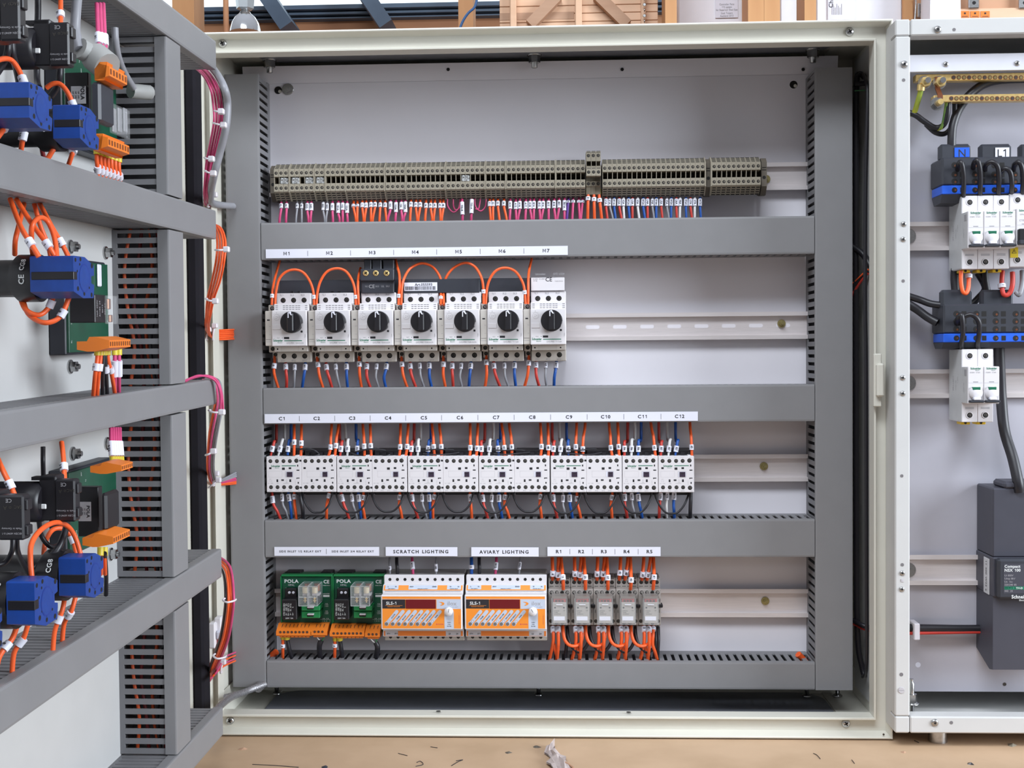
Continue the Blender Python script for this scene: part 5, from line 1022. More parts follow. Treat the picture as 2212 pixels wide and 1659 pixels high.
t2 = board('upper relay board with black transformer and two orange plugs on the door', (150, 300), (140, 250, 168, 305), [('transformer', p2a), ('transformer_core', p2b), ('type_plate', p2l), ('clear_relay', p2c), ('plug', p2d), ('plug', p2e)])
def p3a(b): bb_(b, 168, 212, 222, 1052, 1160, .055, black)
def p3b(b): bb_(b, 216, 230, 259, 1066, 1148, .072, black, .002)
def p3l(b):
    x0, x1, n0, n1, zb, zt = blk(170, 197, 202, 1084, 1126, .0535); b.cbox(x0-.0006, x0-.0001, -n1, -n0, zb, zt, MATS['type_plate'], .0001)
    b.text('POLA', (n1-n0)*.36, x0-.0008, -(n0+(n1-n0)*.78), (zb+zt)/2, ink, 'c', (0, 0, -1), (0, -1, 0), bold=True)
    for k in range(3): b.text('HP 24V', (n1-n0)*.16, x0-.0008, -(n0+(n1-n0)*(.15+.18*k)), (zb+zt)/2, ink, 'c', (0, 0, -1), (0, -1, 0))
def p3c(b): plug_d(b, 195, 262, 287, 1005, 1022, .084, 6)
def p3d(b): plug_d(b, 178, 244, 281, 1160, 1180, .084, 8)
t3 = board('lower relay board with black transformer between two orange plugs on the door', (155, 1200), (150, 250, 992, 1200), [('transformer', p3a), ('transformer_core', p3b), ('type_plate', p3l), ('plug', p3c), ('plug', p3d)])
# nuts on the door plate
for i, (px, py) in enumerate(((153, 533), (229, 546), (153, 792), (158, 980), (232, 958), (240, 1197))):
    x, z = dat(px, py, .004); b = MB(DF((x, 0, z))); b.lathe([(.0062, -.003), (.0062, -.0045)], (0, 0, 0), 'y', steel, 16); b.prism([(.005*cos(k*pi/3), .005*sin(k*pi/3)) for k in range(6)], 'y', -.0095, -.0045, steel); b.lathe([(.0026, -.0095), (.0024, -.012)], (0, 0, 0), 'y', steel, 10)
    tag(b.build('plate_nut'), ['nut on the door plate above the middle relay board', 'nut on the door plate beside the vertical duct, above the middle board', 'nut on the door plate below the middle relay board', 'nut on the door plate above the lower relay board', 'nut partly hidden behind pink wires in the lower door bay', 'nut right of the lowest orange plug on the door'][i], 'nut', 'nuts on the door plate')
# grey cable plug
b = MB(); c0 = dW(172, 104, .055); c1 = dW(204, 122, .062); c2 = dW(232, 145, .075)
b.tube([c0, c0.lerp(c1, .6), c1], .0085, mat('grey_hood', (150, 150, 148), .5), 14, 4); b.tube([c1, c1.lerp(c2, .5), c2], .0118, MATS['grey_hood'], 14, 4)
tag(b.build('cable_plug'), 'grey moulded cable plug pointing into the upper door board', 'plug')
b = MB(); b.tube([dW(282, 196, .035), dW(300, 198, .04), dW(322, 200, .045)], .007, MATS['grey_hood'], 12, 3); tag(b.build('cable_plug'), 'small grey cable plug in front of the vertical door duct', 'plug')
def dwire(pts, c, sl, lab, r=.0018, group='wires on the door', slen=.0062, **k):
    P = [dW(x, y, n) for x, y, n in pts]
    if 'lower blue switch' in lab and 'below' in lab: P.append(P[-1]+Vector((-.002, 0, -.022)))
    ds = [(q, t) for q, t in sl]
    return wire(P, c, r, ds, lab, group, slen=slen, tsize=.004, face=(-.35, -.9, 0), **k)
N = .05
G = [([(22, 430, .04), (45, 490, .055), (68, 528, .065), (84, 555, .07)], 'orange', [(.8, '1')], 'orange wire, leftmost sleeved one entering the top of the middle blue switch'),
 ([(35, 430, .04), (70, 485, .055), (104, 530, .068), (120, 558, .072)], 'orange', [(.8, '1')], 'orange wire, second sleeved one entering the top of the middle blue switch'),
 ([(52, 440, .03), (40, 490, .035), (33, 520, .035), (32, 550, .03)], 'orange', (), 'orange wire curving down behind the left of the middle blue switch'),
 ([(72, 562, .045), (68, 520, .056), (70, 486, .06), (86, 470, .06), (104, 480, .062), (118, 515, .068), (123, 560, .074)], 'orange', (), 'orange wire looping above the middle blue switch'),
 ([(74, 440, .035), (88, 490, .04), (104, 530, .045), (110, 560, .05)], 'orange', (), 'orange wire behind the loop above the middle blue switch'),
 ([(86, 440, .04), (112, 490, .06), (138, 535, .07), (150, 560, .075)], 'orange', [(.78, '11')], 'orange wire, rightmost sleeved one entering the top of the middle blue switch'),
 ([(40, 630, .035), (55, 668, .045), (85, 680, .055), (108, 660, .06), (117, 630, .064)], 'orange', [(.82, '')], 'inner orange wire looping below the middle blue switch'),
 ([(46, 630, .035), (60, 676, .045), (95, 697, .06), (130, 684, .07), (150, 640, .075)], 'orange', [(.8, '8')], 'outer orange wire looping below the middle blue switch'),
 ([(82, -15, .03), (82, 30, .03), (80, 90, .03), (80, 170, .03), (84, 190, .04)], 'black', (), 'dark cable hanging behind the top contact block'),
 ([(131, -15, .05), (131, 20, .055), (131, 60, .06)], 'orange', [(.65, '81')], 'orange wire with sleeve entering the top contact block'),
 ([(18, 80, .06), (17, 110, .06), (8, 135, .055), (-8, 160, .05)], 'black', (), 'dark cable curving left below the top left contact block'),
 ([(25, 80, .06), (28, 120, .06), (36, 150, .055), (44, 190, .05)], 'black', (), 'dark cable running from the top left contact block to the blue switch'),
 ([(-10, 132, .06), (8, 127, .06), (24, 130, .06), (40, 150, .065), (53, 182, .07)], 'orange', [(.93, '1')], 'orange wire arching into the upper left blue switch'),
 ([(130, 130, .06), (129, 165, .06), (122, 190, .055), (110, 208, .05)], 'black', (), 'thick dark cable below the top contact block'),
 ([(100, 190, .055), (114, 181, .06), (130, 182, .065), (146, 200, .07), (160, 232, .074)], 'orange', [(.93, '1')], 'orange wire arching into the upper right blue switch'),
 ([(18, 255, .06), (10, 275, .062), (-8, 300, .06)], 'orange', [(.5, '7')], 'orange wire leaving the bottom of the upper left blue switch to the left'),
 ([(56, 275, .06), (50, 295, .062), (44, 335, .055)], 'orange', [(.42, '10')], 'orange wire dropping from the upper left blue switch'),
 ([(132, 298, .06), (118, 318, .062), (98, 352, .055)], 'orange', [(.42, '1')], 'orange wire leaning left below the upper right blue switch'),
 ([(163, 312, .06), (157, 330, .062), (146, 362, .055)], 'orange', [(.4, '9')], 'orange wire dropping from the upper right blue switch'),
 ([(88, 300, .03), (91, 325, .03), (98, 355, .03)], 'dark red', (), 'dark red wire behind the upper right blue switch'),
 ([(-8, 985, .05), (8, 1020, .06), (24, 1052, .066), (36, 1082, .07)], 'orange', [(.7, '9.9')], 'orange wire leaning into the left contact block of the lower door bay'),
 ([(93, 965, .04), (93, 1000, .04), (94, 1040, .045)], 'black', (), 'black wire above the right contact block of the lower door bay'),
 ([(133, 955, .055), (137, 990, .06), (140, 1045, .066)], 'orange', [(.62, '3.9')], 'orange wire with sleeve above the right contact block of the lower door bay'),
 ([(28, 1160, .06), (26, 1190, .06), (12, 1214, .055), (-10, 1222, .05)], 'black', (), 'black wire curving left below the left contact block'),
 ([(36, 1160, .06), (38, 1190, .058), (48, 1215, .05), (64, 1240, .045)], 'black', (), 'black wire curving right below the left contact block'),
 ([(71, 1270, .08), (66, 1215, .078), (68, 1175, .075), (88, 1145, .072), (118, 1129, .07), (145, 1136, .07), (163, 1162, .073), (178, 1212, .078)], 'orange', (), 'bright orange wire arching between the two lower blue switches'),
 ([(94, 1215, .04), (97, 1175, .04), (112, 1146, .04), (135, 1142, .045), (155, 1160, .05), (166, 1200, .055)], 'orange', [(.8, '')], 'duller orange wire arching behind the bright one above the lower switches'),
 ([(84, 1125, .045), (90, 1158, .045), (108, 1180, .05), (125, 1178, .052), (140, 1155, .056), (144, 1120, .058)], 'black', (), 'black wire loop below the right contact block'),
 ([(146, 1120, .06), (140, 1150, .062), (122, 1190, .06), (90, 1215, .05), (70, 1230, .045)], 'black', (), 'black cable sweeping left from the right contact block'),
 ([(140, 1290, .06), (134, 1320, .06), (118, 1365, .055)], 'orange', [(.35, '6')], 'left orange wire below the right lower blue switch'),
 ([(163, 1290, .06), (154, 1320, .058), (138, 1350, .05)], 'orange', [(.3, '1')], 'right orange wire below the right lower blue switch'),
 ([(37, 1350, .06), (26, 1380, .06), (-4, 1425, .055)], 'orange', [(.35, '8')], 'left orange wire below the front lower blue switch'),
 ([(60, 1350, .06), (50, 1380, .056), (30, 1412, .05)], 'orange', [(.3, '')], 'right orange wire below the front lower blue switch'),
 ([(226, 1195, .06), (229, 1240, .05), (229, 1285, .04)], 'black', (), 'black wire dropping beside the right lower blue switch')]
for pts, c, sl, lab in G: dwire(pts, c, sl, lab, r=.0026 if 'cable' in lab or 'thick' in lab else .0019)
dwire([(168, -20, .05), (164, 30, .05), (163, 70, .05), (172, 106, .055)], 'grey', (), 'grey cable hanging from the top door duct into the grey plug', r=.0042)
dwire([(248, 60, .05), (250, 90, .05), (256, 125, .048), (270, 160, .042), (292, 196, .038)], 'grey', (), 'thin grey cable crossing in front of the top of the vertical door duct', r=.0032)
# sleeved groups at plugs
for k in range(3): dwire([(209+7*k, 8, .055), (212+7*k, 70, .062), (214+7*k, 100+3*k, .066), (216+8*k, 128+6*k, .07)], 'pink', [(.62, 'A1')], f'pink wire above the grey cable plug, {nth(k)} of three', slen=.012, group='pink wires above the cable plug')
for k in range(7): dwire([(209+8*k, 318+3*k, .062), (209+8*k, 345+3*k, .062), (211+8*k, 370+2*k, .06), (208+9*k, 420, .05)], 'orange', [(.38, f'{k+2}')], f'orange wire below the upper orange plugs, {nth(k)} from the left', ferrule='yellow_ferrule', group='orange wires below the upper plugs')
for k, (c, x0, x1) in enumerate((('orange', 210, 201), ('orange', 217, 209), ('black', 223, 221), ('black', 227, 232), ('orange', 233, 250), ('pink', 248, 248), ('pink', 257, 257))):
    dwire([(x0, 752, .062), (x0, 775, .062), ((x0+x1)/2, 810, .06), (x1, 862, .05)], c, [(.3, 'TS1' if c == 'pink' else '1')] if k != 2 else (), f'{c} wire below the middle orange plug, {nth(k)} from the left', ferrule='yellow_ferrule', slen=.014 if c == 'pink' else .006, group='wires below the middle plug')
for k in range(5): dwire([(243+5*k, 1000, .062), (242+5*k, 985, .062), (240+5*k, 960, .06), (239+5*k, 925, .055)], 'pink', [(.35, '9.52')], f'pink wire above the lower orange plug, {nth(k)} of five', ferrule='yellow_ferrule', slen=.013, group='pink wires above the lower plug', r=.0016)
for k in range(2): dwire([(217+9*k, 1185, .058), (217+9*k, 1205, .058), (218+9*k, 1240, .05)], 'orange', (), f'{("left", "right")[k]} short wire with yellow ferrule below the lowest orange plug', ferrule='yellow_ferrule', group='wires below the lowest plug')
# ================================================================== bundles between the door and the enclosure
BN = [0]
def bun(pts, c, lab, r=.0012, group='wires bridging door and enclosure'):
    P = [at(x, y, Y) for x, y, Y in pts]; j = Vector((0, (BN[0]*37 % 5-2)*.0016, 0)); BN[0] += 1; P = [p+j for p in P]; return wire(P, c, r, (), lab, group)
def tie_(x0, y0, x1, y1, Y, lab, r=.0011, head=True, ww=None):
    a = at(x0, y0, Y); c = at(x1, y1, Y); m = (a+c)/2; b = MB(); d = (c-a); w = ww or .004
    b.tube([a+Vector((0, .003, 0)), a+Vector((0, -w*.6, -.0003)), m+Vector((0, -w*1.4, -.001)), c+Vector((0, -w*.6, 0)), c+Vector((0, .003, 0))], r, tie, 6)
    if head: b.cbox(c.x-.0032, c.x+.0036, c.y-w*.7-.004, c.y-w*.7+.002, c.z-.003, c.z+.0032, tie, .001)
    return tag(b.build('cable_tie'), lab, 'cable tie', 'white cable ties')
for k in range(5):
    o = 4*k
    bun([(398+6*k, 138, -.22), (432+o*1.1, 155, -.25), (455+o, 190, -.28), (462+o, 225, -.27), (464+o*.9, 262, -.27), (456+o*.8, 310, -.26), (448+o*.7, 350, -.25), (444+o*.5, 395, -.23), (443+o*.5, 425, -.2), (450+o, 445, -.12), (500, 448-o*.5, -.06)], 'pink', f'pink wire in the upper bundle bridging door and enclosure, {nth(k)} from the left')
bun([(448, 136, -.22), (468, 158, -.25), (486, 190, -.28), (493, 225, -.27), (490, 275, -.27), (477, 330, -.26), (464, 380, -.25), (457, 420, -.2), (462, 440, -.13), (505, 446, -.06)], 'grey', 'thick grey cable beside the pink wires of the upper bundle', r=.0042)
for i, q in enumerate(((465, 240, 480, 243), (462, 266, 485, 272), (443, 341, 459, 345), (444, 369, 463, 376))): tie_(*q, -.29+.008*i, f'white cable tie around the pink bundle, {nth(i)} from the top', ww=.005)
tie_(450, 446, 466, 422, -.15, 'white cable tie looped where the pink bundle enters the enclosure', ww=.006)
for k in range(6):
    o = 3.6*k
    bun([(446+o*.5, 478+k, -.22), (462+o*.8, 492, -.245), (469+o, 520, -.27), (467+o, 560, -.28), (458+o, 605, -.27), (448+o*.8, 645, -.25), (445+o*.5, 685, -.22), (444+o*.4, 708, -.17), (452+o*.5, 714+k*3.5, -.12), (505, 712+k*4, -.06)], 'orange', f'orange wire in the second bundle bridging door and enclosure, {nth(k)} from the left', group='orange wires of the second bundle')
tie_(467, 540, 492, 540, -.29, 'white cable tie around the upper part of the orange bundle', ww=.007); tie_(446, 645, 468, 651, -.27, 'white cable tie around the lower part of the orange bundle', ww=.006)
tie_(447, 733, 453, 712, -.13, 'left looped cable tie where the orange bundle enters the enclosure', ww=.004); tie_(461, 733, 466, 704, -.13, 'right looped cable tie where the orange bundle enters the enclosure', ww=.004)
for k, c in enumerate(('orange', 'orange', 'pink', 'pink', 'grey', 'grey', 'grey')):
    o = 3.4*k
    bun([(430+o, 826-k*2, -.22), (454+o, 832-k*1.5, -.245), (463+o*.9, 858, -.26), (459+o, 890, -.285), (452+o, 925, -.28), (448+o*.9, 960, -.26), (446+o*.8, 1000, -.22), (449+o*.8, 1030, -.16), (462+o*.6, 1047-k*1.5, -.12), (510, 1045-k*4, -.06)], c, f'{c} wire in the third bundle bridging door and enclosure, {nth(k)} from the left', group='wires of the third bundle', r=.00125)
for k in range(3): bun([(400, 822+k, -.36), (425, 814-k, -.33), (448, 812+k, -.31), (468, 822+k*2, -.30), (478, 850, -.295), (481-k*3, 885, -.29)], 'pink', f'pink wire lying over the middle door duct, {nth(k)} of three', group='pink wires over the middle duct')
for i, (q, y) in enumerate((((453, 886, 482, 890), -.30), ((446, 982, 464, 974), -.27), ((462, 1048, 470, 1022), -.14), ((452, 1052, 474, 1036), -.15))): tie_(*q, y, f'white cable tie around the third bundle, {nth(i)} from the top', ww=.006)
for k, c in enumerate(('dark red', 'black', 'orange', 'orange', 'orange', 'pink', 'pink')):
    o = 3.5*k
    bun([(456+o*.7, 1212-k*2, -.22), (479+o*.9, 1236-k*2, -.25), (485+o, 1285, -.285), (482+o, 1330, -.28), (474+o, 1375, -.265), (462+o, 1410, -.24), (452+o*.8, 1440, -.19), (444+o*.6, 1466, -.14), (432+o*.4, 1486, -.115)], c, f'{c} wire in the lowest bundle bridging door and enclosure, {nth(k)} from the left', group='wires of the lowest bundle', r=.0013)
for k in range(4): bun([(455+k*3, 1466-k*3, -.2), (470+k*2, 1450-k*5, -.16), (482, 1440-k*6, -.13), (508, 1428-k*6, -.06)], 'pink' if k % 2 else 'orange', f'short {"pink" if k % 2 else "orange"} wire turning behind the left duct at the lowest bundle, {nth(k)} of four', group='short wires at the lowest bundle')
tie_(484, 1294, 508, 1296, -.30, 'upper ring shaped cable tie on the lowest bundle', head=False, ww=.007); tie_(463, 1414, 487, 1418, -.262, 'lower ring shaped cable tie on the lowest bundle', head=False, ww=.007); tie_(478, 1452, 484, 1428, -.15, 'looped cable tie where the lowest bundle enters the enclosure', ww=.005)
# white door switch on the left inner wall
t = thing('limit_switch', 'small white switch module behind the door gasket, low at the left', 'switch', at(462, 1405, -.05), None)
def wb(x0, y0, x1, y1, Yf, Yb, m, nm, lab=None):
    a = at(x0, y0, Yf); c = at(x1, y1, Yf); b = MB(); b.cbox(a.x, c.x, Yf, Yb, c.z, a.z, m, .0015); o = b.build(nm, t, rel=False)
    if lab: o['label'] = lab
wb(450, 1346, 465, 1402, -.158, -.1365, white, 'switch_housing'); wb(462, 1334, 478, 1368, -.150, -.1365, white, 'terminal_cover'); wb(466, 1364, 478, 1382, -.156, -.138, whiteB, 'actuator'); wb(466, 1382, 475, 1392, -.152, -.138, redM, 'terminal', 'red terminal')
# bonding braid
bm_ = mat('tinned_braid', (176, 174, 176), .4, metal=.6, rgb2=(110, 108, 112), scale=900, bump=.5)
b = MB(); b.tube([at(572, 1478, -.075), at(556, 1484, -.085), at(530, 1494, -.10), at(500, 1506, -.14), at(480, 1521, -.2), at(462, 1540, -.26)], .0042, bm_, 8); b.cyl(tuple(at(562, 1481, -.0605)), .0062, -.010, 'y', bm_, 12)
b.tube([at(545, 1490, -.09), at(515, 1498, -.10), at(480, 1507, -.11), at(448, 1513, -.12), at(430, 1516, -.13)], .0034, bm_, 8)
tag(b.build('bonding_braid'), 'braided metal earth strap running from the left duct towards the door', 'earth strap')
# cables in the gap at the right of the enclosure
for i, (pts, c, r, lab) in enumerate((([(1868, 168, -.03), (1856, 160, -.03), (1850, 190, -.03), (1849, 400, -.03), (1849, 800, -.03), (1850, 1200, -.03), (1853, 1380, -.03), (1862, 1440, -.03), (1868, 1462, -.035)], 'black', .0035, 'long black cable hanging right of the right duct, left strand of the loop'),
     ([(1864, 1462, -.04), (1872, 1430, -.08), (1872, 1200, -.085), (1871, 800, -.085), (1869, 640, -.085), (1870, 400, -.085), (1874, 210, -.085), (1869, 170, -.07), (1862, 160, -.035)], 'black', .0024, 'long black cable hanging right of the right duct, right strand of the loop'),
     ([(1825, 520, -.02), (1845, 535, -.03), (1865, 550, -.04), (1880, 575, -.05)], 'black', .004, 'short thick black cable crossing the right gap'), ([(1825, 665, -.02), (1845, 630, -.03), (1862, 605, -.04), (1876, 590, -.05)], 'red', .0016, 'red wire crossing the right gap'), ([(1825, 650, -.02), (1845, 620, -.03), (1862, 597, -.04), (1876, 585, -.05)], 'black', .0022, 'black wire crossing the right gap between red and orange'), ([(1825, 620, -.02), (1845, 610, -.03), (1862, 594, -.042), (1876, 582, -.05)], 'orange', .0013, 'orange wire crossing the right gap'),
     ([(1825, 1335, -.02), (1845, 1341, -.03), (1862, 1350, -.045), (1880, 1356, -.05)], 'black', .003, 'black wire crossing low in the right gap'), ([(1825, 1342, -.02), (1845, 1349, -.03), (1862, 1358, -.042), (1880, 1364, -.05)], 'red', .0012, 'red wire crossing low in the right gap'))):
    P = [at(x, y, Y) for x, y, Y in pts]; wire(P, c, r, (), lab, None, name='cable' if 'cable' in lab else None)
b = MB(); a = at(1846, 196, -.04); c = at(1880, 193, -.04); b.tube([a, (a+c)/2+Vector((0, -.003, -.001)), c], .0008, WM.get('green', green), 6); b.tube([a+Vector((0, 0, .008)), c+Vector((0, 0, .008))], .003, black, 8, 2, False); tag(b.build('cable_clamp'), 'black clamp with green line holding the cables at the top of the right gap', 'cable clamp')
# ================================================================== second enclosure at the right
YR = -.165; YP = -.095
x0R = at(1933.5, 800, YR).x; x1R = x0R+.62; xi = at(1966, 800, YR).x; zTR = at(1966, 41, YR).z; zBR = at(1966, 1584, YR).z; zti = at(1966, 77, YR).z; zbi = at(1966, 1548, YR).z
en2 = thing('electrical_enclosure', 'second pale grey enclosure at the right, cut off by the picture edge', 'enclosure', (x0R, YR, zBR))
b = MB(); W_ = xi-x0R
b.cbox(x0R, xi, YR, YR+.022, zbi+.0004, zti-.0004, creamR, .0015); b.cbox(x1R-W_, x1R, YR, YR+.022, zbi+.0004, zti-.0004, creamR, .0015)
b.cbox(xi+.0003, x1R, YR, YR+.022, zti, zTR, creamR, .0015); b.cbox(x0R, xi-.0003, YR, YR+.022, zti, zTR, creamR, .0015)
b.cbox(xi+.0003, x1R, YR, YR+.022, zBR, zbi, creamR, .0015); b.cbox(x0R, xi-.0003, YR, YR+.022, zBR, zbi, creamR, .0015)
b.build('front_frame', en2, rel=False)
b = MB(); YBR = .03
b.box(x0R+.0005, x0R+.002, YR+.02, YBR, zBR+.001, zTR-.001, creamR); b.box(x1R-.002, x1R, YR+.02, YBR, zBR+.001, zTR-.001, creamR)
b.box(x0R+.002, x1R-.002, YR+.02, YBR, zBR+.001, zBR+.003, creamR); b.box(x0R+.002, x1R-.002, YR+.02, YBR, zTR-.003, zTR-.001, creamR); b.box(x0R+.002, x1R-.002, YBR-.002, YBR, zBR+.001, zTR-.001, creamR)
b.build('shell', en2, rel=False)
b = MB(); b.box(xi+.004, x1R-.04, YR+.03, YP-.012, zBR+.0031, zBR+.005, mat('dark_gland_steel', (58, 58, 66), .3, metal=.2, var=.1, scale=20)); b.build('gland_plate', en2, rel=False)['label'] = 'dark glossy gland plate'
b = MB(); pz = at(2000, 1494, YP).z; b.cbox(x0R+.02, x1R-.03, YP, YP+.002, pz, zTR-.03, plateR, .0004)
p = at(1983, 1436, YP); b.disc(p.x, YP-.0002, p.z, .0032, whiteB, 16); p = at(2170, 1478, YP); b.disc(p.x, YP-.0002, p.z, .0022, screwD, 12); p = at(2028, 1446, YP)
b.build('mounting_plate', en2, rel=False)['label'] = 'grey galvanised mounting plate'
b = MB(); za, zb_ = at(2000, 118, YR+.004).z, at(2000, 155, YR+.004).z
b.cbox(xi-.004, x1R-.01, YR+.0225, YR+.0265, at(2000, 155, YR+.0225).z, at(2000, 118, YR+.0225).z, mat('white_aluminium', (222, 222, 230), .35, metal=.3, var=.03), .0005); b.build('cross_strip', en2, rel=False)['label'] = 'pale aluminium strip across the opening'
def rivet2(px, py, Y, r, nm='rivet', m=steel, hole_=True):
    p = at(px, py, Y); c = MB(); c.lathe([(r, 0), (r*.9, -r*.35), (r*.5, -r*.5), (r*.3, -r*.5)], (p.x, Y, p.z), 'y', m, 18)
    if hole_: c.disc(p.x, Y-r*.52, p.z, r*.32, hole, 10)
    c.build(nm, en2, rel=False)
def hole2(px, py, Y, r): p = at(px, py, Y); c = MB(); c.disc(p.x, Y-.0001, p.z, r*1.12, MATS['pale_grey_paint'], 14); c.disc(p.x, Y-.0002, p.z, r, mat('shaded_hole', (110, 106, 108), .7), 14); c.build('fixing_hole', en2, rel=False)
for px, py in ((1952, 484), (1951, 517), (1950, 816), (1950, 850), (1949, 1238), (1948, 1273)): rivet2(px, py, YR, .0031)
for px, py in ((2043, 139), (2197, 137)): rivet2(px, py, YR+.0225, .0032)
for px, py in ((2025, 64), (2019, 1561)): rivet2(px, py, YR, .0044, 'socket_screw')
p = at(1953, 139, YR); pan_screw(p.x, YR, p.z, .0042, en2)
for px, py, r in ((1952, 173, .0019), (2061, 64, .0019), (1951, 607, .0019), (1948, 1028, .0019), (1949, 1220, .002), (1947, 1457, .0022), (2055, 1561, .002)): hole2(px, py, YR, r)
p = at(1947, 1491, YR); c = MB(); c.lathe([(.0036, 0), (.0034, -.0008)], (p.x, YR, p.z), 'y', MATS['light_grey_ink'], 18); c.rect(p.x-.003, p.x+.003, p.z-.0003, p.z+.0003, YR-.0009, inkG); c.build('slotted_screw', en2, rel=False)
p = at(1949, 1254, YR); c = MB(); c.cbox(p.x-.0016, p.x+.0016, YR-.0006, YR, p.z-.0018, p.z+.0018, MATS['light_grey_ink'], .0003); c.build('clip', en2, rel=False)
for k in (0, 1):
    x = at(2037, 1590, YR+.01).x+.5*k; c = MB(); c.cyl((x, YR+.03, BENCH+.0001), .011, zBR-BENCH-.0002, 'z', steel, 16); c.build('foot', en2, rel=False); c = MB(); c.cyl((x, YBR-.03, BENCH+.0001), .011, zBR-BENCH-.0002, 'z', steel, 16); c.build('foot', en2, rel=False)
p = at(1969, 1500, YP-.02); c = MB(); c.lathe([(.009, 0), (.009, .0015), (.0075, .0015), (.0075, .002)], (p.x, YP-.02, zBR+.02), 'z', steel, 16); c.prism([(p.x+.0065*cos(k*pi/3), YP-.02+.0065*sin(k*pi/3)) for k in range(6)], 'z', zBR+.022, zBR+.032, steel); c.lathe([(.0035, .032), (.0035, .045), (.002, .047), (.0025, .05)], (p.x, YP-.02, zBR), 'z', steel, 12); c.cyl((p.x, YP-.02, zBR+.003), .003, .02, 'z', steel, 10); c.build('stud', en2, rel=False)
c = MB(); c.lathe([(.011, 0), (.0105, .004), (.007, .0055)], (at(2040, 38, -.09).x, -.09, zTR), 'z', steel, 20); c.build('hole_cap', en2, rel=False)
# rails
ry = [(479, 541), (798, 860), (1199, 1264)]; Rz = []
for i, (a, c_) in enumerate(ry):
    Yf = YP-.008; zt, zb_ = at(2000, a, Yf).z, at(2000, c_, Yf).z; Rz.append((zt+zb_)/2)
    rail(xi-.012, x1R-.04, (zt+zb_)/2, YP-.0003, ['upper aluminium rail in the right enclosure, carrying the four pole breaker row', 'middle aluminium rail in the right enclosure, carrying the two pole breaker', 'lower aluminium rail in the right enclosure, behind the big dark breaker'][i], h=zt-zb_, group='mounting rails in the right enclosure')
    py = (510, 828, 1232)[i]; p = at(1963, py, YP-.004); o = bolt_front(p.x, YP-.0015, p.z, .0058, steel, None, 'rail_bolt', .005); tag(o, f'zinc bolt half hidden by the post on the {["upper", "middle", "lower"][i]} rail of the right enclosure', 'bolt', 'rail bolts in the right enclosure')
# ------------------------------------------------------------------ miniature breakers
def mcb(root, poles, rcbo=False, x0=0.):
    """mm; left edge x=0, z=0 middle, y=0 the plate"""
    for k in range(poles):
        b = MB(MM); xa, xb = x0+k*18+.1, x0+k*18+17.9; lg = k == 0
        b.cbox(xa, xb, -54, -8, -42.6, 42.2, white, .6); b.cbox(xa, xb, -62, -50, -42.6, -24, white, .6) if False else None
        b.cbox(xa+.1, xb-.1, -74.5, -50, -20.2, 22.3, white, .7)
        b.rect(xa+.8, xb-.8, -21.7+.4, -21.2, -74.6, inkL)
        xm = (xa+xb)/2
        SP = []
        for z in (34.5, -34.5):
            b.lathe([(4, 0), (3.9, -.5), (3.1, -.4), (3., 1.5)], (xm, -54, z), 'y', white, 18); SP.append((xm, -54.2, z, 2.8, screwG))
        for z in (-25.8, -27.2): b.box(xm-5, xm+5, -54.25, -54, z, z+.6, inkG)
        b.text('Schneider', 3.2, xm, -74.65, 20.2, green, sx=.95, sp=.92, bold=True); b.text('Electric', 1.5, xm+2, -74.65, 18, green); b.text('iC60N  C16A' if not rcbo else 'iDPN Vigi', 2., xm-.8, -74.65, 15.6, inkG)
        if rcbo: b.text('C10', 3, xm-3, -74.65, 9, inkG)
        b.rect(xa+.8, xb-.8, 3.4, 3.7, -74.6, inkL); b.rect(xm-2.8, xm+2.8, 4.3, 5.2, -74.62, inkG); b.rect(xa+.3, xa+.5, 4, 21, -74.6, inkL)
        po_ = b.build('breaker_pole', root); screws(po_, SP)
        t = MB(MM)
        if rcbo: t.cbox(xa+1, xb-.5, -80, -74, -18, -1, black, 1.2); t.cbox(xa+.8, xb-.8, -83, -74, -19, -14, dgrey, .8)
        else:
            t.lathe([(7.8, 0), (7.6, -2.4), (6.4, -4.2), (3., -5), (.1, -5.1)], (xm, -74, -8), 'y', white, 26); t.cbox(xm-4.6, xm+4.2, -78.8, -75, -4.4, -1, mat('toggle_green', (20, 98, 72), .4), .3)
            t.cbox(xm-8.2, xm+8, -81, -74, -18.9, -16, dgrey, .8); t.cbox(xm-4.2, xm+4, -81.4, -76, -15.8, -12.8, whiteB, .6)
        t.build('toggle', po_)
    b = MB(MM); b.cbox(x0-.3, x0+.05, -54, -9, -41.5, 41, mat('grey_side_moulding', (186, 186, 188), .5), .05); b.rect(0, 0, 0, 0, 0, ink) if False else None
    b.text('M9F11 iC60N', 4, x0-.4, -26, 0, inkG, 'c', (0, 0, 1), (0, 1, 0)) if False else b.text('M9F1120', 4.5, x0-.4, -24, 2, inkG, 'c', (0, 0, -1), (0, -1, 0), bold=True); b.text('IEC 60898', 2.6, x0-.4, -34, 0, inkG, 'c', (0, 0, -1), (0, -1, 0)); b.text('6000 A', 2.6, x0-.4, -40, 6, inkG, 'c', (0, 0, -1), (0, -1, 0))
    b.cbox(x0-.25, x0+.02, -73.5, -54, -19.5, 21.5, MATS['grey_side_moulding'], .05); b.cbox(x0-.6, x0, -72, -64, 12, 19, inkG, .1); b.text('EN 60947', 2.6, x0-.5, -62, -2, inkG, 'c', (0, 0, -1), (0, -1, 0)); b.build('side_print', root)
def place_mcb(px, py, poles, lab, **k):
    q = at(px, py, -.149); r = thing('miniature_breaker', lab, 'circuit breaker', (q.x, YP-.0001, q.z), None); mcb(r, poles, **k); return r
m1 = place_mcb(2077.5, 502, 3, 'three pole white miniature circuit breaker on the upper rail of the right enclosure')
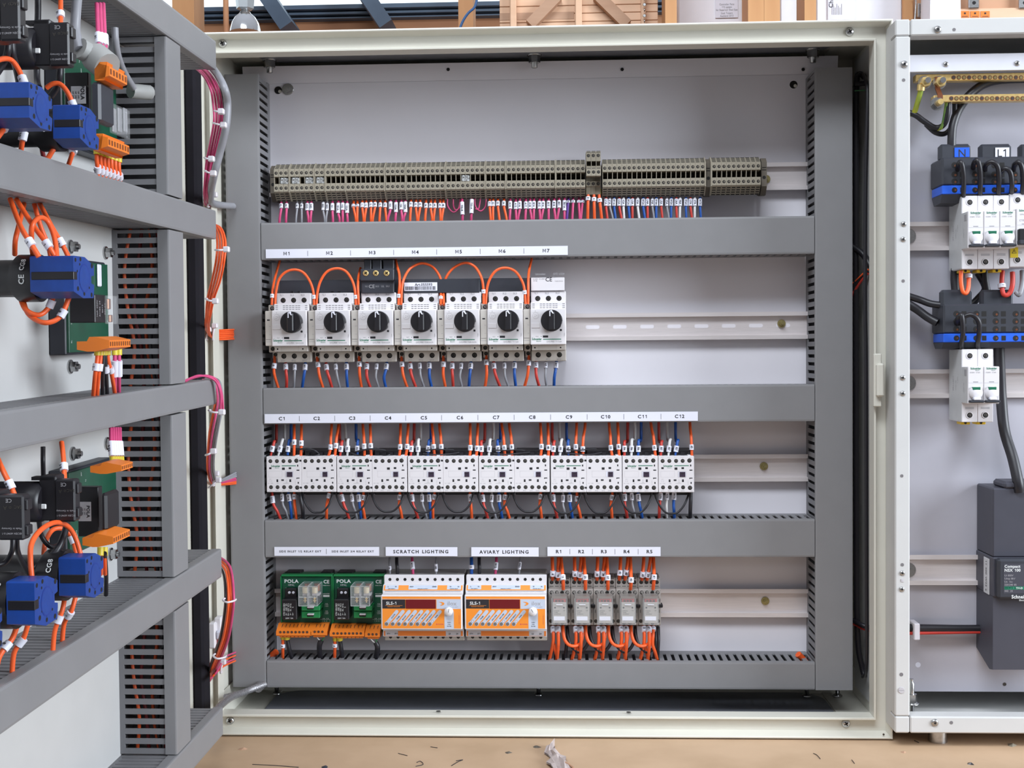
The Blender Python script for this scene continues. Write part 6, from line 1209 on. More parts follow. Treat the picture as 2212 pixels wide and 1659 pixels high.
q = at(2177.5, 497, -.149); m2 = thing('miniature_breaker', 'white breaker with black toggle and yellow warning sticker at the right picture edge', 'circuit breaker', (m1.location.x+.0545, YP-.0001, q.z)); mcb(m2, 2, True)
b = MB(MM); b.cbox(.6, 9.6, -54.6, -54, -37+5, -22+5, mat('yellow_sticker', (226, 200, 40), .45), .1)
b.add([(2.3, -54.7, -27), (7.9, -54.7, -27), (5.1, -54.7, -22)], [(0, 1, 2)], ink); b.add([(3.1, -54.8, -26.5), (7.1, -54.8, -26.5), (5.1, -54.8, -22.9)], [(0, 1, 2)], MATS['yellow_sticker']); b.rect(4.8, 5.4, -25.6, -24, -54.9, ink); b.build('warning_sticker', m2)['label'] = 'yellow warning sticker'
m3 = place_mcb(2077.5, 833, 2, 'two pole white miniature circuit breaker on the middle rail of the right enclosure')
for m_, n in ((m1, 3), (m3, 2)):
    for k in range(n):
        c = MB(MM); c.cbox(k*18+2.5, k*18+13, -44, -28, -46, -42.7, mat('yellow_clip', (222, 184, 30), .45), .6); c.disc(k*18+7.6, -44.1, -44, 1.6, hole); c.build('yellow_clip', m_)
# ------------------------------------------------------------------ distribution blocks
def dblock_(y0, yb0, yb1, y1, px0, lab, tabs, tY0, wires_, cols, rows):
    Yf = -.146; a = at(px0, y0, Yf); zb_ = at(px0, y1, Yf).z; zb0, zb1 = at(px0, yb0, Yf).z, at(px0, yb1, Yf).z
    t = thing('distribution_block', lab, 'distribution block', (a.x, YP-.005, zb_)); x1 = a.x+.21
    b = MB(); b.cbox(a.x, x1, Yf, YP-.006, zb0, a.z, dgrey, .002); b.prism([(Yf, zb1), (Yf+.006, zb_-.001), (YP-.02, zb_-.002), (YP-.012, zb1)], 'x', a.x, x1, dgrey)
    for c in cols:
        for r in rows:
            p = at(c, r, Yf); b.disc(p.x, Yf-.0001, p.z, .0036, hole, 14); b.disc(p.x+.001, Yf-.0002, p.z-.0006, .0014, copper, 8); b.rect(p.x+.006, p.x+.0115, p.z-.003, p.z+.003, Yf-.0001, hole)
    b.build('block_housing', t, rel=False)
    b = MB(); b.cbox(a.x-.0001, x1, Yf-.0006, YP-.012, zb1, zb0, blueB, .0008)
    for c in cols: p = at(c, (yb0+yb1)/2, Yf-.0006); b.disc(p.x, Yf-.0008, p.z, .0032, hole, 14); b.disc(p.x+.001, Yf-.0009, p.z, .0013, copper, 8); b.rect(p.x+.0065, p.x+.0115, p.z-.0028, p.z+.0028, Yf-.0008, hole)
    b.build('blue_band', t, rel=False)['label'] = 'blue lower band'
    for i, (tx0, tx1, s, m, l0, l1) in enumerate(tabs):
        b = MB(); p = at(tx0, tY0, -.136); q = at(tx1, y0, -.136); b.cbox(p.x, q.x, -.136, YP-.03, q.z-.004, p.z, dgrey, .003); b.build('terminal_tab', t, rel=False)
        if s:
            b = MB(); p = at(l0, tY0+8, -.1365); q = at(l1, y0-1, -.1365); b.box(p.x, q.x, -.1368, -.136, q.z, p.z, m); b.text(s, .0125, (p.x+q.x)/2, -.1369, (p.z+q.z)/2-.0008, ink, bold=False); b.build('terminal_label', t, rel=False)['label'] = f'label printed {s}'
    return t
dblock_(340, 401, 420, 436, 2035, 'upper dark distribution block with blue band and tabs labelled N and L1', [(2030, 2098, 'N', blueB, 2062, 2094), (2117, 2186, 'L1', whiteB, 2150, 2180), (2203, 2270, '', None, 0, 0)], 311, None, (2062, 2106, 2148, 2192), (357, 377, 392))
dblock_(657, 721, 740, 750, 2038, 'lower dark distribution block with blue band between the two breakers', [(2033, 2101, '', None, 0, 0), (2120, 2190, '', None, 0, 0)], 626, None, (2066, 2109, 2151, 2194), (678, 694, 711))
def w8(pts, c, r, lab, g=None, **k): return pw(pts, c, k.pop('sl', ()), lab, g, r=r, **k)
lp = [(2068, 352, 2082, 430), (2102, 348, 2118, 425), (2128, 352, 2158, 424), (2160, 366, 2186, 424), (2190, 352, 2210, 424)]
for i, (xa, ya, xb, yb) in enumerate(lp):
    w8([(xa, ya+16, -.144), (xa+2, ya+4, -.156), ((xa+xb)/2, ya-2, -.161), (xb-3, ya+8, -.162), (xb, ya+34, -.158), (xb-1, yb-10, -.150), (xb, yb+2, -.134)], 'black', .0028, f'dark wire looping over the upper distribution block, {nth(i)} from the left', 'wires over the upper distribution block')
for i, (xa, xb) in enumerate(((2066, 2079), (2074, 2114))):
    w8([(xa, 700, -.144), (xa+3, 688, -.156), ((xa+xb)/2+4, 680, -.161), (xb, 694, -.162), (xb+1, 720, -.158), (xb-2, 742, -.150), (xb-1, 756, -.134)], 'black', .0028, f'dark wire looping over the lower distribution block, {nth(i)} from the left', 'wires over the lower distribution block')
# brass bars
for i, (xa, ya, yb, x_nut, ny, Yb) in enumerate(((2008, 160, 175, 2030, 178, -.135), (2040, 205, 220, 2026, 226, -.145))):
    t = thing('brass_busbar', ['upper', 'lower'][i]+' drilled brass earth bar in the right enclosure', 'busbar', at(xa, yb, Yb), 'brass earth bars')
    a = at(xa, ya, Yb); c_ = at(xa, yb, Yb); x1 = a.x+.20; b = MB(); b.cbox(a.x-(.012 if i else .016), x1, Yb, Yb+.012, c_.z, a.z, brass, .0008)
    for k in range(17):
        p = at(2060+k*11.2 if i == 0 else 2055+k*11, (ya+yb)/2, Yb); b.disc(p.x, Yb-.0002, p.z, .0026, copper, 12); b.disc(p.x, Yb-.0004, p.z, .0017, gold if k % 3 else screwD, 9)
    b.build('bar', t, rel=False)
    for px, py in ([(1998, 178), (2030, 178)] if i == 0 else [(2025, 224)]):
        p = at(px, py, Yb-.002); c = MB(); c.lathe([(.0078, 0), (.0078, -.0015)], (p.x, Yb, p.z), 'y', steel, 18); c.prism([(p.x+.0062*cos(k*pi/3+.2), p.z+.0062*sin(k*pi/3+.2)) for k in range(6)], 'y', Yb-.008, Yb-.0015, brass if i == 0 else steel); c.lathe([(.0036, -.008), (.0034, -.015)], (p.x, Yb, p.z), 'y', brass if i else steel, 12); c.build('terminal_nut', t, rel=False)
b = MB(); a = at(2020, 166, -.1365); c_ = at(2036, 228, -.146); b.prism([(-.1372, a.z), (-.1352, a.z), (-.1352, (a.z+c_.z)/2+.004), (-.1452, (a.z+c_.z)/2-.006), (-.1452, c_.z), (-.1472, c_.z), (-.1472, (a.z+c_.z)/2-.006), (-.1372, (a.z+c_.z)/2+.004)], 'x', a.x, c_.x, copper); tag(b.build('copper_link'), 'copper link joining the two brass bars at their left ends', 'busbar link')
gy = mat('green_yellow_insulation', (186, 180, 40), .4, rgb2=(40, 120, 70), scale=60, stretch=(1, 1, .4)); WM['green and yellow'] = gy
w8([(1990, 184, -.137), (1988, 200, -.135), (1981, 225, -.13), (1975, 242, -.125), (1962, 248, -.12)], 'green and yellow', .0032, 'green and yellow earth wire below the left brass nut', ferrule='brass')
w8([(1955, 240, -.12), (1978, 249, -.125), (1996, 262, -.125), (2020, 276, -.125), (2038, 270, -.13), (2046, 250, -.135), (2048, 222, -.137)], 'black', .0034, 'upper black cable curving from the post to the lower brass bar')
w8([(1975, 246, -.12), (1992, 262, -.123), (2020, 278, -.124), (2034, 274, -.13), (2041, 250, -.134), (2046, 210, -.14)], 'green and yellow', .0022, 'green and yellow wire lying along the curved black cable')
w8([(2000, 268, -.12), (2020, 286, -.12), (2040, 289, -.12), (2054, 276, -.12), (2062, 250, -.125), (2062, 215, -.13)], 'black', .003, 'lower black cable curving below the brass bars')
w8([(2056, 330, -.13), (2056, 300, -.13), (2059, 270, -.128), (2072, 235, -.125), (2095, 205, -.12), (2125, 182, -.12), (2165, 172, -.12), (2230, 170, -.12)], 'black', .0052, 'thick black cable sweeping up from the N tab behind the brass bars')
w8([(1950, 636, -.12), (1985, 647, -.12), (2010, 656, -.125), (2036, 660, -.13), (2050, 665, -.13)], 'black', .0042, 'upper black cable reaching the lower distribution block from the left')
w8([(1950, 650, -.12), (1980, 668, -.12), (2005, 686, -.125), (2025, 697, -.13)], 'black', .005, 'lower black cable reaching the lower distribution block from the left')
w8([(2076, 585, -.138), (2076, 610, -.14), (2080, 630, -.142), (2087, 633, -.142), (2092, 620, -.14), (2093, 590, -.135)], 'orange', .0025, 'orange wire looping below the first pole of the three pole breaker', sl=[(597, '1')])
w8([(2166, 585, -.135), (2164, 612, -.138), (2168, 636, -.142), (2180, 634, -.142), (2187, 615, -.142), (2187, 588, -.138)], 'red', .0028, 'red wire looping below the warning stickered breaker', sl=[(618, '2')])
w8([(2208, 585, -.135), (2208, 612, -.14), (2202, 636, -.142), (2194, 630, -.14)], 'grey', .003, 'pale grey wire below the breaker at the right picture edge')
w8([(2064, 580, -.112), (2063, 605, -.112), (2066, 640, -.115)], 'black', .0055, 'thick black cable behind the orange loop below the upper breakers')
w8([(2126, 580, -.112), (2128, 610, -.112), (2134, 640, -.115)], 'black', .005, 'thick black cable between the orange and red loops below the upper breakers')
w8([(2112, 590, -.11), (2128, 622, -.11), (2112, 645, -.11), (2096, 660, -.11)], 'black', .004, 'black cable behind the wires below the upper breakers')
w8([(2158, 745, -.12), (2160, 800, -.118), (2163, 860, -.118), (2170, 930, -.125), (2188, 990, -.14), (2199, 1040, -.15), (2202, 1062, -.15)], 'black', .0066, 'thick black cable dropping into the top of the big dark breaker')
w8([(1950, 1356, -.11), (2000, 1357, -.108), (2060, 1358, -.108), (2120, 1358, -.106), (2180, 1358, -.104)], 'black', .0048, 'black cable running level below the lower rail')
w8([(1950, 1368, -.112), (2000, 1367, -.11), (2060, 1366, -.11), (2120, 1365, -.108), (2180, 1364, -.104)], 'red', .0022, 'thin red cable running under the level black one')
b = MB(); p = at(1978, 1360, -.115); b.cbox(p.x-.003, p.x+.004, -.119, YP-.001, p.z-.012, p.z+.008, tie, .001); tag(b.build('cable_tie'), 'white clip holding the level black and red cables', 'cable tie', 'white cable ties')
# ------------------------------------------------------------------ moulded case breaker
Yc = -.155; a = at(2147.5, 1056, Yc); mc = thing('moulded_case_breaker', 'big charcoal moulded case breaker cut off by the right picture edge', 'circuit breaker', (a.x, YP-.01, at(2147, 1448, Yc).z))
x1 = a.x+.105; zz_ = lambda y, Y=Yc: at(2147.5, y, Y).z
b = MB(); mcM = mat('charcoal_breaker', (60, 60, 70), .5, var=.05)
b.cbox(a.x, x1, Yc+.004, YP-.001, zz_(1205), zz_(1056), mcM, .0015); b.cbox(a.x-.0008, x1+.0008, Yc+.001, YP-.001, zz_(1290), zz_(1205), mcM, .0012)
b.prism([(Yc+.003, zz_(1290)), (YP-.001, zz_(1290)), (YP-.001, zz_(1425)), (Yc+.014, zz_(1452)), (Yc+.003, zz_(1448))], 'x', a.x, x1, mcM)
b.cbox(a.x+.012, x1-.012, Yc+.0025, YP-.02, zz_(1056)-.001, zz_(1056)+.008, mcM, .003)
b.build('breaker_case', mc, rel=False)
b = MB(); b.cbox(a.x+.002, x1-.002, Yc-.009, Yc+.003, zz_(1294, Yc-.009), zz_(1208, Yc-.009), dgrey, .0025); p = at(2168, 1218, Yc-.0095); q = at(2240, 1282, Yc-.0095)
b.rect(p.x, q.x, q.z, p.z, Yc-.0092, mcM); b.text('Compact', .0046, p.x+.001, Yc-.0093, p.z-.0045, inkW, 'l', bold=True); b.text('NSX 100', .0046, p.x+.001, Yc-.0093, p.z-.009, inkW, 'l', bold=True)
for k, s in enumerate(('Ui 800V', 'Uimp 8kV', 'Ue  Icu', '220/240 85', '380/415 25', '440  25')): b.text(s, .003, p.x+.001, Yc-.0093, p.z-.0145-.0036*k, inkG, 'l'); b.text(('kA', '50', '36', '25', '10', '8')[k], .003, p.x+.026, Yc-.0093, p.z-.0145-.0036*k, inkG, 'l')
b.rect(p.x+.001, q.x, q.z+.0045, q.z+.008, Yc-.0093, green); b.text('TM-D', .003, p.x+.018, Yc-.0094, q.z+.0062, inkW, bold=True); b.text('Schneider', .0058, p.x+.02, Yc-.0093, q.z-.0038, inkW, bold=True, sx=.9); b.text('Electric', .0028, p.x+.022, Yc-.0093, q.z-.0078, inkW)
b.build('front_cover', mc, rel=False)
b = MB(); yA = Yc+.02; zA, zB_ = zz_(1205, yA), zz_(1282, yA); b.cbox(a.x-.0016, a.x-.0008, Yc+.012, Yc+.030, zB_, zA, MATS['type_plate'], .0003); b.text('11 500 W23 6', .006, a.x-.0018, Yc+.021, (zA+zB_)/2, ink, 'c', (0, 0, -1), (0, -1, 0)); b.build('side_label', mc, rel=False)['label'] = 'pale label on the side'
# ================================================================== room, bench, light
ply = mat('bench_particle_board', (190, 160, 131), .6, var=.1, scale=9, rgb2=(174, 145, 116))
wood = mat('pine_timber', (206, 156, 106), .6, rgb2=(178, 124, 78), scale=10, stretch=(1, 1, .15))
woodP = mat('crate_plank', (222, 184, 154), .65, rgb2=(204, 162, 130), scale=12, stretch=(.2, 1, 1.5))
woodD = mat('weathered_plank', (184, 148, 122), .7, rgb2=(164, 126, 100), scale=14, stretch=(.2, 1, 1.5))
woodB = mat('brown_wall_board', (196, 140, 100), .7, rgb2=(158, 106, 74), scale=3, stretch=(.3, 1, 2))
steelB = mat('blue_grey_steel', (86, 104, 124), .5, rgb2=(66, 82, 102), scale=4)
concrete = mat('grey_concrete', (128, 124, 120), .8, var=.15, scale=2)
boxW = mat('white_carton', (232, 232, 240), .6, var=.02)
boxK = mat('brown_carton', (196, 150, 118), .7, var=.12, scale=8)
skyW = mat('bright_window', (235, 245, 250), .5, emit=(225, 240, 246), es=1.3)
def simple(name, m, x0, x1, y0, y1, z0, z1, kind=None):
    b = MB(); b.box(x0, x1, y0, y1, z0, z1, m); o = b.build(name)
    if kind: o['kind'] = kind
    return o
simple('floor', concrete, -6, 6, -6, 7, -.05, 0, 'structure')
# bench
bt = thing('workbench', 'light brown particle board workbench under the enclosures', 'workbench', (0, -.1, 0))
b = MB(); b.box(-1.4, 1.7, -.62, .5, BENCH-.036, BENCH, ply)
b.build('bench_top', bt, rel=False)
for x in (-1.3, 1.6):
    for y in (-.56, .44):
        b = MB(); b.box(x-.04, x+.04, y-.04, y+.04, 0, BENCH-.036, wood); b.build('leg', bt, rel=False)
b = MB()
for x0, x1, y in ((-1.4, 1.7, -.58), (-1.4, 1.7, .42)): b.box(x0, x1, y, y+.04, BENCH-.12, BENCH-.036, wood)
b.build('rail', bt, rel=False)
# scratches, chips and crumpled paper on the bench
def on_bench(px, py): p = zat(px, py, BENCH); return p
sc = MB()
for pts in ([(545, 1652), (590, 1654), (645, 1658)], [(930, 1614), (945, 1616)], [(975, 1655), (990, 1646), (1000, 1642), (985, 1644)], [(1975, 1600), (1985, 1605)], [(1840, 1642), (1846, 1650)], [(1757, 1628), (1765, 1632), (1772, 1640)], [(900, 1648), (908, 1645), (914, 1652), (898, 1656)], [(860, 1628), (880, 1633)]):
    q = [on_bench(*p)+Vector((0, 0, .0004)) for p in pts]; sc.tube(q, .0004, MATS['black_ink'], 5, 4, len(q) > 2)
tag(sc.build('bench_scratch'), 'fine dark scratches and hairs scattered over the front of the bench', 'debris', kind='stuff')
for i, (px, py, s, m, lab) in enumerate(((525, 1618, .006, woodD, 'chip of torn board lying on the bench, left of the crumpled paper'), (1158, 1614, .006, beigeD, 'small grey chip lying on the bench just left of the crumpled paper'), (1098, 1626, .005, beigeD, 'tiny dark chip on the bench, second left of the crumpled paper'), (702, 1657, .006, dgrey, 'dark brown flake at the lower edge of the bench'), (2096, 1650, .005, steel, 'shiny metal offcut on the bench below the right enclosure'), (2185, 1610, .007, beigeL, 'pale shaving on the bench near the right picture edge'), (1952, 1625, .004, woodD, 'small torn spot of board below the right enclosure corner'))):
    p = on_bench(px, py); b = MB(); n = 7; rr = [s*(.5+random.random()*.6) for _ in range(n)]
    vs = [(p.x+rr[k]*cos(2*pi*k/n), p.y+rr[k]*sin(2*pi*k/n), BENCH) for k in range(n)]+[(p.x+s*.2, p.y, BENCH+s*.35)]
    b.add(vs, [(k, (k+1) % n, n) for k in range(n)]+[tuple(range(n))], m); tag(b.build('debris_chip'), lab, 'debris', 'chips on the bench')
paper = mat('crumpled_paper', (186, 172, 168), .8, var=.15, scale=200)
b = MB(); R2 = random.Random(4); rows = []
for i, (px, py, w) in enumerate(((1196, 1614, 2), (1190, 1622, 7), (1188, 1630, 11), (1196, 1636, 11), (1206, 1642, 13), (1200, 1652, 16), (1212, 1662, 18), (1218, 1676, 14))):
    p = on_bench(px, py); ww = w*.00062
    rows.append([(p.x+ww*(k/3-1)+R2.uniform(-.0015, .0015), p.y, BENCH+.002+R2.uniform(0, .011)*(1-abs(k/3-1)*.6)) for k in range(7)])
vs = [v for r in rows for v in r]; b.add(vs, [(j*7+k, j*7+k+1, j*7+8+k, j*7+7+k) for j in range(len(rows)-1) for k in range(6)], paper)
vs2 = [(x, y, z-.0015) for x, y, z in vs]; b.add(vs2, [(j*7+k, j*7+k+1, j*7+8+k, j*7+7+k) for j in range(len(rows)-1) for k in range(6)], paper)
b.tube([on_bench(1205, 1650)+Vector((0, 0, .003)), on_bench(1222, 1655)+Vector((0, 0, .004)), on_bench(1238, 1662)+Vector((0, 0, .002))], .0012, MATS['weathered_plank'], 6)
tag(b.build('crumpled_paper'), 'torn crumpled scrap of grey paper on the front edge of the bench', 'paper scrap')
# rack with stored goods behind the enclosures
RZ0 = ZC+.50
rk = thing('storage_rack', 'timber storage rack behind the enclosures holding crates and cartons', 'rack', (1.2, 1.5, 0))
b = MB(); b.box(-.2, 2.4, 1.145, 1.75, RZ0-.03, RZ0-.0005, wood); b.build('shelf_board', rk, rel=False)
for x in (-.16, 2.34):
    for y in (1.2, 1.7): b = MB(); b.box(x-.03, x+.03, y-.03, y+.03, 0, RZ0-.03, wood); b.build('leg', rk, rel=False)
def post(px0, px1, Y, zt=2.6, name='post', parent=rk, m=wood, d=.09):
    a = at(px0, 20, Y); c = at(px1, 20, Y); b = MB(); b.box(a.x, c.x, Y, Y+d, 0, zt, m); return b.build(name, parent, rel=False)
for a_, c_, y_p, lb in ((1437, 1462, 1.05, 'timber post right of the slatted crate'), (1616, 1650.5, 1.05, 'left of two timber posts standing side by side between white cartons'), (1651, 1685, 1.05, 'right of two timber posts standing side by side between white cartons'), (1738, 1763, 1.05, 'narrow timber post between two white cartons')):
    pa = at(a_, 20, y_p); pc = at(c_, 20, y_p); b = MB(); b.box(pa.x, pc.x, y_p, y_p+.09, 0, 2.6, wood); tag(b.build('timber_post'), lb, 'post', 'timber posts')
w1 = at(990, 20, 1.9); w2 = at(1022, 20, 1.9); b = MB(); b.box(w1.x, w2.x, 1.9, 2.0, 0, 2.75, wood); tag(b.build('timber_post'), 'orange toned timber post left of the slatted crate', 'post', 'timber posts')
w1 = at(372, 20, 1.9); w2 = at(419, 20, 1.9); b = MB(); b.box(w1.x, w2.x, 1.9, 2.0, 0, 2.75, wood); tag(b.build('timber_post'), 'broad timber post behind the top of the open door', 'post', 'timber posts')
w1 = at(482, 20, 1.9); w2 = at(494, 20, 1.9); b = MB(); b.lathe([((w2.x-w1.x)/2, 0), ((w2.x-w1.x)/2, 2.75)], ((w1.x+w2.x)/2, 1.9, 0), 'z', woodB, 12); tag(b.build('brown_pipe'), 'thin brown pipe standing left of the silver lamp', 'pipe')
# slatted crate
cy = 1.15; a = at(1079, 0, cy); c = at(1421, 0, cy); zt = a.z+.12; cr = thing('wooden_crate', 'pale slatted wooden crate with diagonal braces on the rack', 'crate', (a.x, cy, RZ0))
b = MB(); z = RZ0; k = 0
pys = [78, 65, 46, 28, 11, -8, -26, -44]
for k in range(len(pys)-1):
    z0 = at(1250, pys[k], cy).z; z1 = at(1250, pys[k+1], cy).z-.0012
    z0 = max(z0, RZ0)
    b.cbox(a.x, c.x, cy, cy+.016, z0, z1, [woodP, woodP, woodP, woodP, woodP, woodP, woodP][k], .001)
    b.cbox(a.x, a.x+.016, cy+.016, cy+.5, z0, z1, woodP, .001); b.cbox(c.x-.016, c.x, cy+.016, cy+.5, z0, z1, woodP, .001)
b.cbox(a.x, at(1240, 0, cy).x, cy-.0008, cy+.002, at(1100, 44, cy).z, at(1100, 28, cy).z, woodD, .0005)
b.box(a.x, c.x, cy, cy+.5, RZ0, RZ0+.016, woodP)
b.build('side_plank', cr, rel=False)
def batten(px0, px1, y):
    p = at(px0, 0, y); q = at(px1, 0, y); b = MB(); b.cbox(p.x, q.x, y, y+.02, RZ0, zt, woodP, .002); b.build('batten', cr, rel=False)
for p0, p1 in ((1101, 1115), (1242, 1257), (1385, 1395)): batten(p0, p1, cy-.02)
for (x0, y0, x1, y1) in ((1145, 52, 1205, -10), (1355, 52, 1290, -12)):
    p = at(x0, y0, cy-.02); q = at(x1, y1, cy-.02); d = (q-p).normalized(); n = Vector((-d.z, 0, d.x))*.012
    b = MB(); b.prism([((p+n).x, (p+n).z), ((q+n).x, (q+n).z), ((q-n).x, (q-n).z), ((p-n).x, (p-n).z)], 'y', cy-.022, cy-.001, woodD); b.build('diagonal_brace', cr, rel=False)
ch = MB(); p = at(1392, 0, cy-.03)
for k in range(7):
    q = at(1392, 46-k*12, cy-.03); ch.lathe([(.003, -.0012), (.004, 0), (.003, .0012)], (q.x, q.y, q.z), 'y' if k % 2 else 'x', steel, 10)
tag(ch.build('hanging_chain'), 'small steel chain hanging down the right end of the slatted crate', 'chain')
def carton(px0, px1, y, lab, m, name='carton', pyt=-30, dd=.4, group=None):
    p = at(px0, 0, y); q = at(px1, 0, y); t = thing(name, lab, 'box', (p.x, y, RZ0), group)
    b = MB(); b.cbox(p.x, q.x, y, y+dd, RZ0, at(px0, pyt, y).z, m, .003); b.build('carton_body', t, rel=False); return t, p, q
t, p, q = carton(1465, 1614, 1.2, 'white carton with a handwritten paper note taped to its front', boxW)
b = MB(); p = at(1545, 0, 1.198); q = at(1594, 38, 1.198); b.box(p.x, q.x, 1.197, 1.1985, q.z, p.z+.01, MATS['bright_label_white'])
for i, (s, y) in enumerate((('Controller Parts', 9), ('112 system', 15), ('for Reservoir Shed East', 21), ('Gust Towers', 28), ('Auckland 2013', 34))):
    c = at(1570, y, 1.1965); b.text(s, .0062, c.x, 1.1965, c.z, inkG, sx=.8)
b.build('handwritten_note', t, rel=False)
carton(1685, 1741, 1.22, 'narrow white carton between two timber posts', boxW)
t, p, q = carton(1763, 1949, 1.2, 'wide white carton with a printed barcode label', boxW)
b = MB(); p = at(1788, 0, 1.198); q = at(1850, 42, 1.198); b.box(p.x, q.x, 1.197, 1.1985, q.z, p.z+.02, MATS['bright_label_white'])
for k in range(14):
    z = at(0, 36-k*2.9, 1.1965).z; c0 = at(1831+(k*.3), 0, 1.1965); c1 = at(1841+(k*.3), 0, 1.1965)
    b.rect(c0.x, c1.x, z, z+.0012+.0008*(k*7 % 3), 1.1965, ink)
for k in range(7): c0 = at(1797+k*3.4, 20, 1.1965); b.rect(c0.x, c0.x+.0012, c0.z-.012, c0.z+.012-.004*(k % 3), 1.1965, inkG)
c = at(1795, 4, 1.1965); b.text('Chel', .014, c.x, 1.1965, c.z, ink, 'c', (0, 0, 1), (-1, 0, 0))
b.build('printed_label', t, rel=False)
t, p, q = carton(1950, 2320, 1.2, 'brown wooden case with metal clasps and orange warning stickers', boxK, 'wooden_case')
b = MB(); p = at(1950, 0, 1.19); q = at(1972, 60, 1.19); b.cbox(p.x, q.x, 1.185, 1.2, RZ0, at(0, -30, 1.19).z, wood, .002)
p = at(2070, 20, 1.19); q = at(2300, 50, 1.19); b.cbox(p.x, q.x, 1.185, 1.2, q.z, p.z, woodP, .002); b.build('frame_batten', t, rel=False)
for k in range(3):
    p = at(2075+k*22, 24, 1.183); q = at(2094+k*22, 37, 1.183); b = MB(); b.box(p.x, q.x, 1.1835, 1.1848, q.z, p.z, MATS['orange_plug_plastic']); cx_ = (p.x+q.x)/2
    b.rect(cx_-.002, cx_+.002, p.z-.007, p.z-.003, 1.183, ink); b.rect(p.x+.003, q.x-.003, q.z+.0015, q.z+.0025, 1.183, ink); b.build('warning_sticker', t, rel=False)
for px in (1990, 2102, 2211):
    c = at(px, 28 if px == 1990 else 8, 1.185); b = MB(); b.cbox(c.x-.012, c.x+.012, 1.178, 1.185, c.z-.012, c.z+.02, steel, .002); b.disc(c.x, 1.1775, c.z, .004, hole); b.build('clasp', t, rel=False)
b = MB(); c = at(1974, 20, 1.17); b.tube([(c.x-.003, 1.17, c.z+.03), (c.x+.004, 1.17, c.z+.02), (c.x+.003, 1.17, c.z-.01), (c.x, 1.17, c.z-.05)], .0022, steel, 6); b.build('hasp_wire', t, rel=False)
b = MB(); c = at(2035, 0, 1.12); p = at(1999, 40, 1.12); q = at(2073, 40, 1.12)
b.prism([(p.x, RZ0), (q.x, RZ0), (q.x-.006, at(0, -25, 1.12).z), (p.x+.006, at(0, -25, 1.12).z)], 'y', 1.1, 1.17, boxW); tag(b.build('white_container', bevel=.004), 'white plastic container standing in front of the brown case', 'container')
# blue cable behind
b = MB(); b.tube([at(1033, -20, 1.7), at(1029, 4, 1.7), at(1024, 17, 1.7), at(1010, 30, 1.7), at(997, 52, 1.7), at(985, 90, 1.7)], .0035, mat('blue_cable_jacket', (44, 92, 148), .4), 8); tag(b.build('blue_cable'), 'blue cable looping in front of the timber post left of the crate', 'cable')
# far wall: boards, window strip, purlins, rafters
Yw = 4.2
zw = lambda py: at(800, py, Yw).z
b = MB(); b.box(-5, 5.5, Yw, Yw+.1, 0, zw(12), woodB); b.build('wall_back')['kind'] = 'structure'
b = MB(); b.box(-5, 5.5, Yw+.02, Yw+.08, zw(12), 4.2, skyW); b.build('window_1')['kind'] = 'structure'
zv = lambda py: at(800, py, Yw-.1).z
for i, (py0, py1, d) in enumerate(((17, 8, .10), (25, 20, .07), (32, 29, .05))):
    b = MB(); b.box(-5, 1.1, Yw-d, Yw+.0005, zv(py0), zv(py1), steelB); b.build(f'roof_steel_{i+1}')['kind'] = 'structure'  # steel purlins along the far wall
for i, (x0, y0, x1, y1) in enumerate(((560, -30, 622, 60), (778, -30, 836, 56))):
    p = at(x0, y0, Yw-.3); q = at(x1, y1, Yw-.3); n = Vector((.027, 0, .018)); b = MB()
    b.prism([((p-n).x, (p-n).z), ((p+n).x, (p+n).z), ((q+n).x, (q+n).z), ((q-n).x, (q-n).z)], 'y', Yw-.34, Yw-.09, steelB)
    b.build(f'roof_steel_{i+4}')['kind'] = 'structure'  # slanting steel struts in front of the purlins
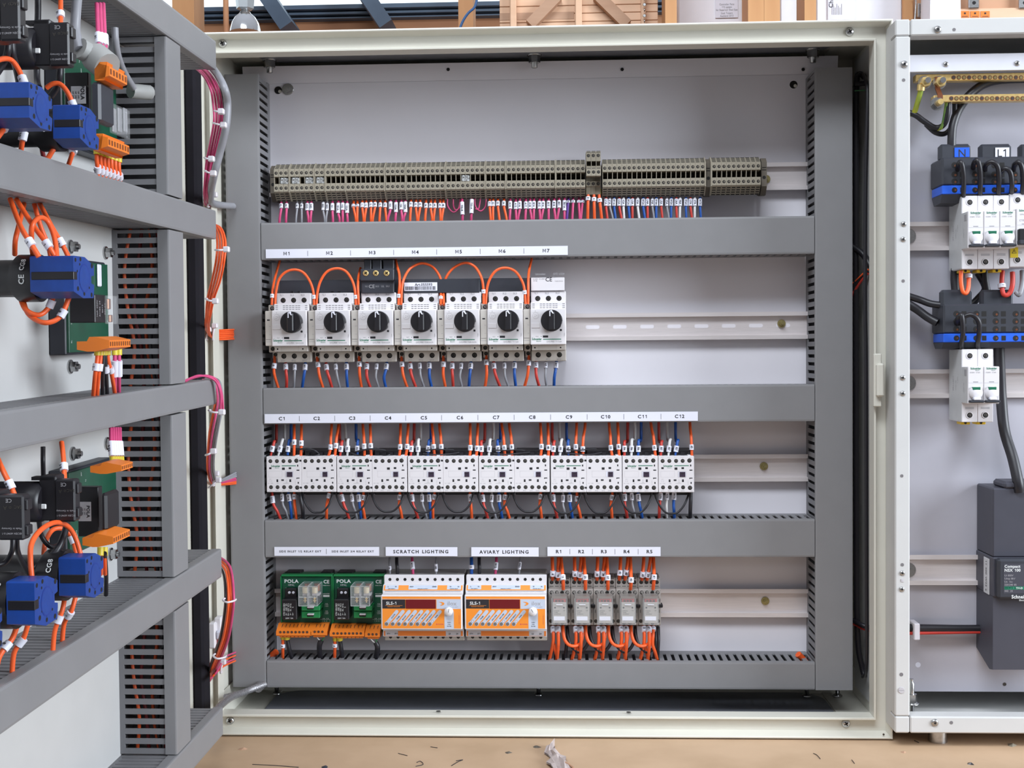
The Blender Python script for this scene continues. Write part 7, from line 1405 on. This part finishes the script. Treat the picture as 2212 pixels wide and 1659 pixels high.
# silver lamp
Yl = 1.3; c = at(530, 62, Yl); k_ = (1219-530)/2600; s_ = (Yl+1.57)/2600
lm = thing('pendant_lamp', 'silver dome pendant lamp hanging behind the enclosure', 'lamp', (c.x, Yl, at(530, 62, Yl).z))
prof = [(33, 0), (32.5, 6), (29, 20), (22, 32), (13, 40), (9, 46), (8, 52), (9.5, 56)]
b = MB(); b.lathe([(r*s_, h*s_) for r, h in prof], (c.x, Yl, at(530, 70, Yl).z), 'z', mat('polished_steel', (225, 228, 232), .12, metal=1., var=.03), 32); b.build('lamp_shade', lm, rel=False)
z_ = at(530, 22, Yl).z; b = MB(); b.lathe([(12*s_, 0), (19*s_, 3*s_), (21*s_, 26*s_), (21*s_, 40*s_)], (c.x, Yl, z_), 'z', mat('brushed_lamp_housing', (205, 212, 216), .3, metal=.8), 6, False); b.build('lamp_housing', lm, rel=False)
b = MB(); b.cyl((c.x, Yl, z_+38*s_), .006, .5, 'z', black, 8); b.build('hanging_rod', lm, rel=False)
# ------------------------------------------------------------------ light: daylight roof and a bright skylight above and in front of the bench
W = bpy.data.worlds.new('world'); SC.world = W; W.use_nodes = True; nt = W.node_tree; bg = nt.nodes['Background']
tc = nt.nodes.new('ShaderNodeTexCoord'); sp = nt.nodes.new('ShaderNodeSeparateXYZ'); nt.links.new(tc.outputs['Generated'], sp.inputs[0])
rp = nt.nodes.new('ShaderNodeValToRGB'); el = rp.color_ramp.elements
el[0].position = 0.; el[0].color = (.36, .33, .31, 1); el[1].position = 1.; el[1].color = (1.0, 1.04, 1.15, 1)
e2 = el.new(.5); e2.color = (.30, .29, .295, 1)
e3 = el.new(.68); e3.color = (.62, .63, .68, 1)
ma = nt.nodes.new('ShaderNodeMath'); ma.operation = 'MULTIPLY_ADD'; ma.inputs[1].default_value = .5; ma.inputs[2].default_value = .5
nt.links.new(sp.outputs[2], ma.inputs[0]); nt.links.new(ma.outputs[0], rp.inputs[0]); nt.links.new(rp.outputs[0], bg.inputs[0]); bg.inputs[1].default_value = .59
def area(name, loc, target, size, power, col):
    ld = bpy.data.lights.new(name, 'AREA'); ld.shape = 'RECTANGLE'; ld.size, ld.size_y = size; ld.energy = power; ld.color = col
    o = bpy.data.objects.new(name, ld); COL.objects.link(o); o.location = loc
    o.rotation_euler = (Vector(target)-Vector(loc)).to_track_quat('-Z', 'Y').to_euler(); return o
area('skylight', (-.6, -2.4, 4.2), (0, 0, 1.2), (2.6, 1.0), 150, (.86, .93, 1.0))
area('side_fill_light', (4.0, -1.9, 2.4), (-.3, -.5, 1.3), (2.2, 2.0), 290, (.84, .92, 1.0))  # added fill from the right to brighten the door ducts, no real window
SC.view_settings.view_transform = 'Standard'; SC.view_settings.look = 'None'; SC.view_settings.gamma = 1.; SC.view_settings.exposure = 0.; SC.view_settings.use_curve_mapping = False
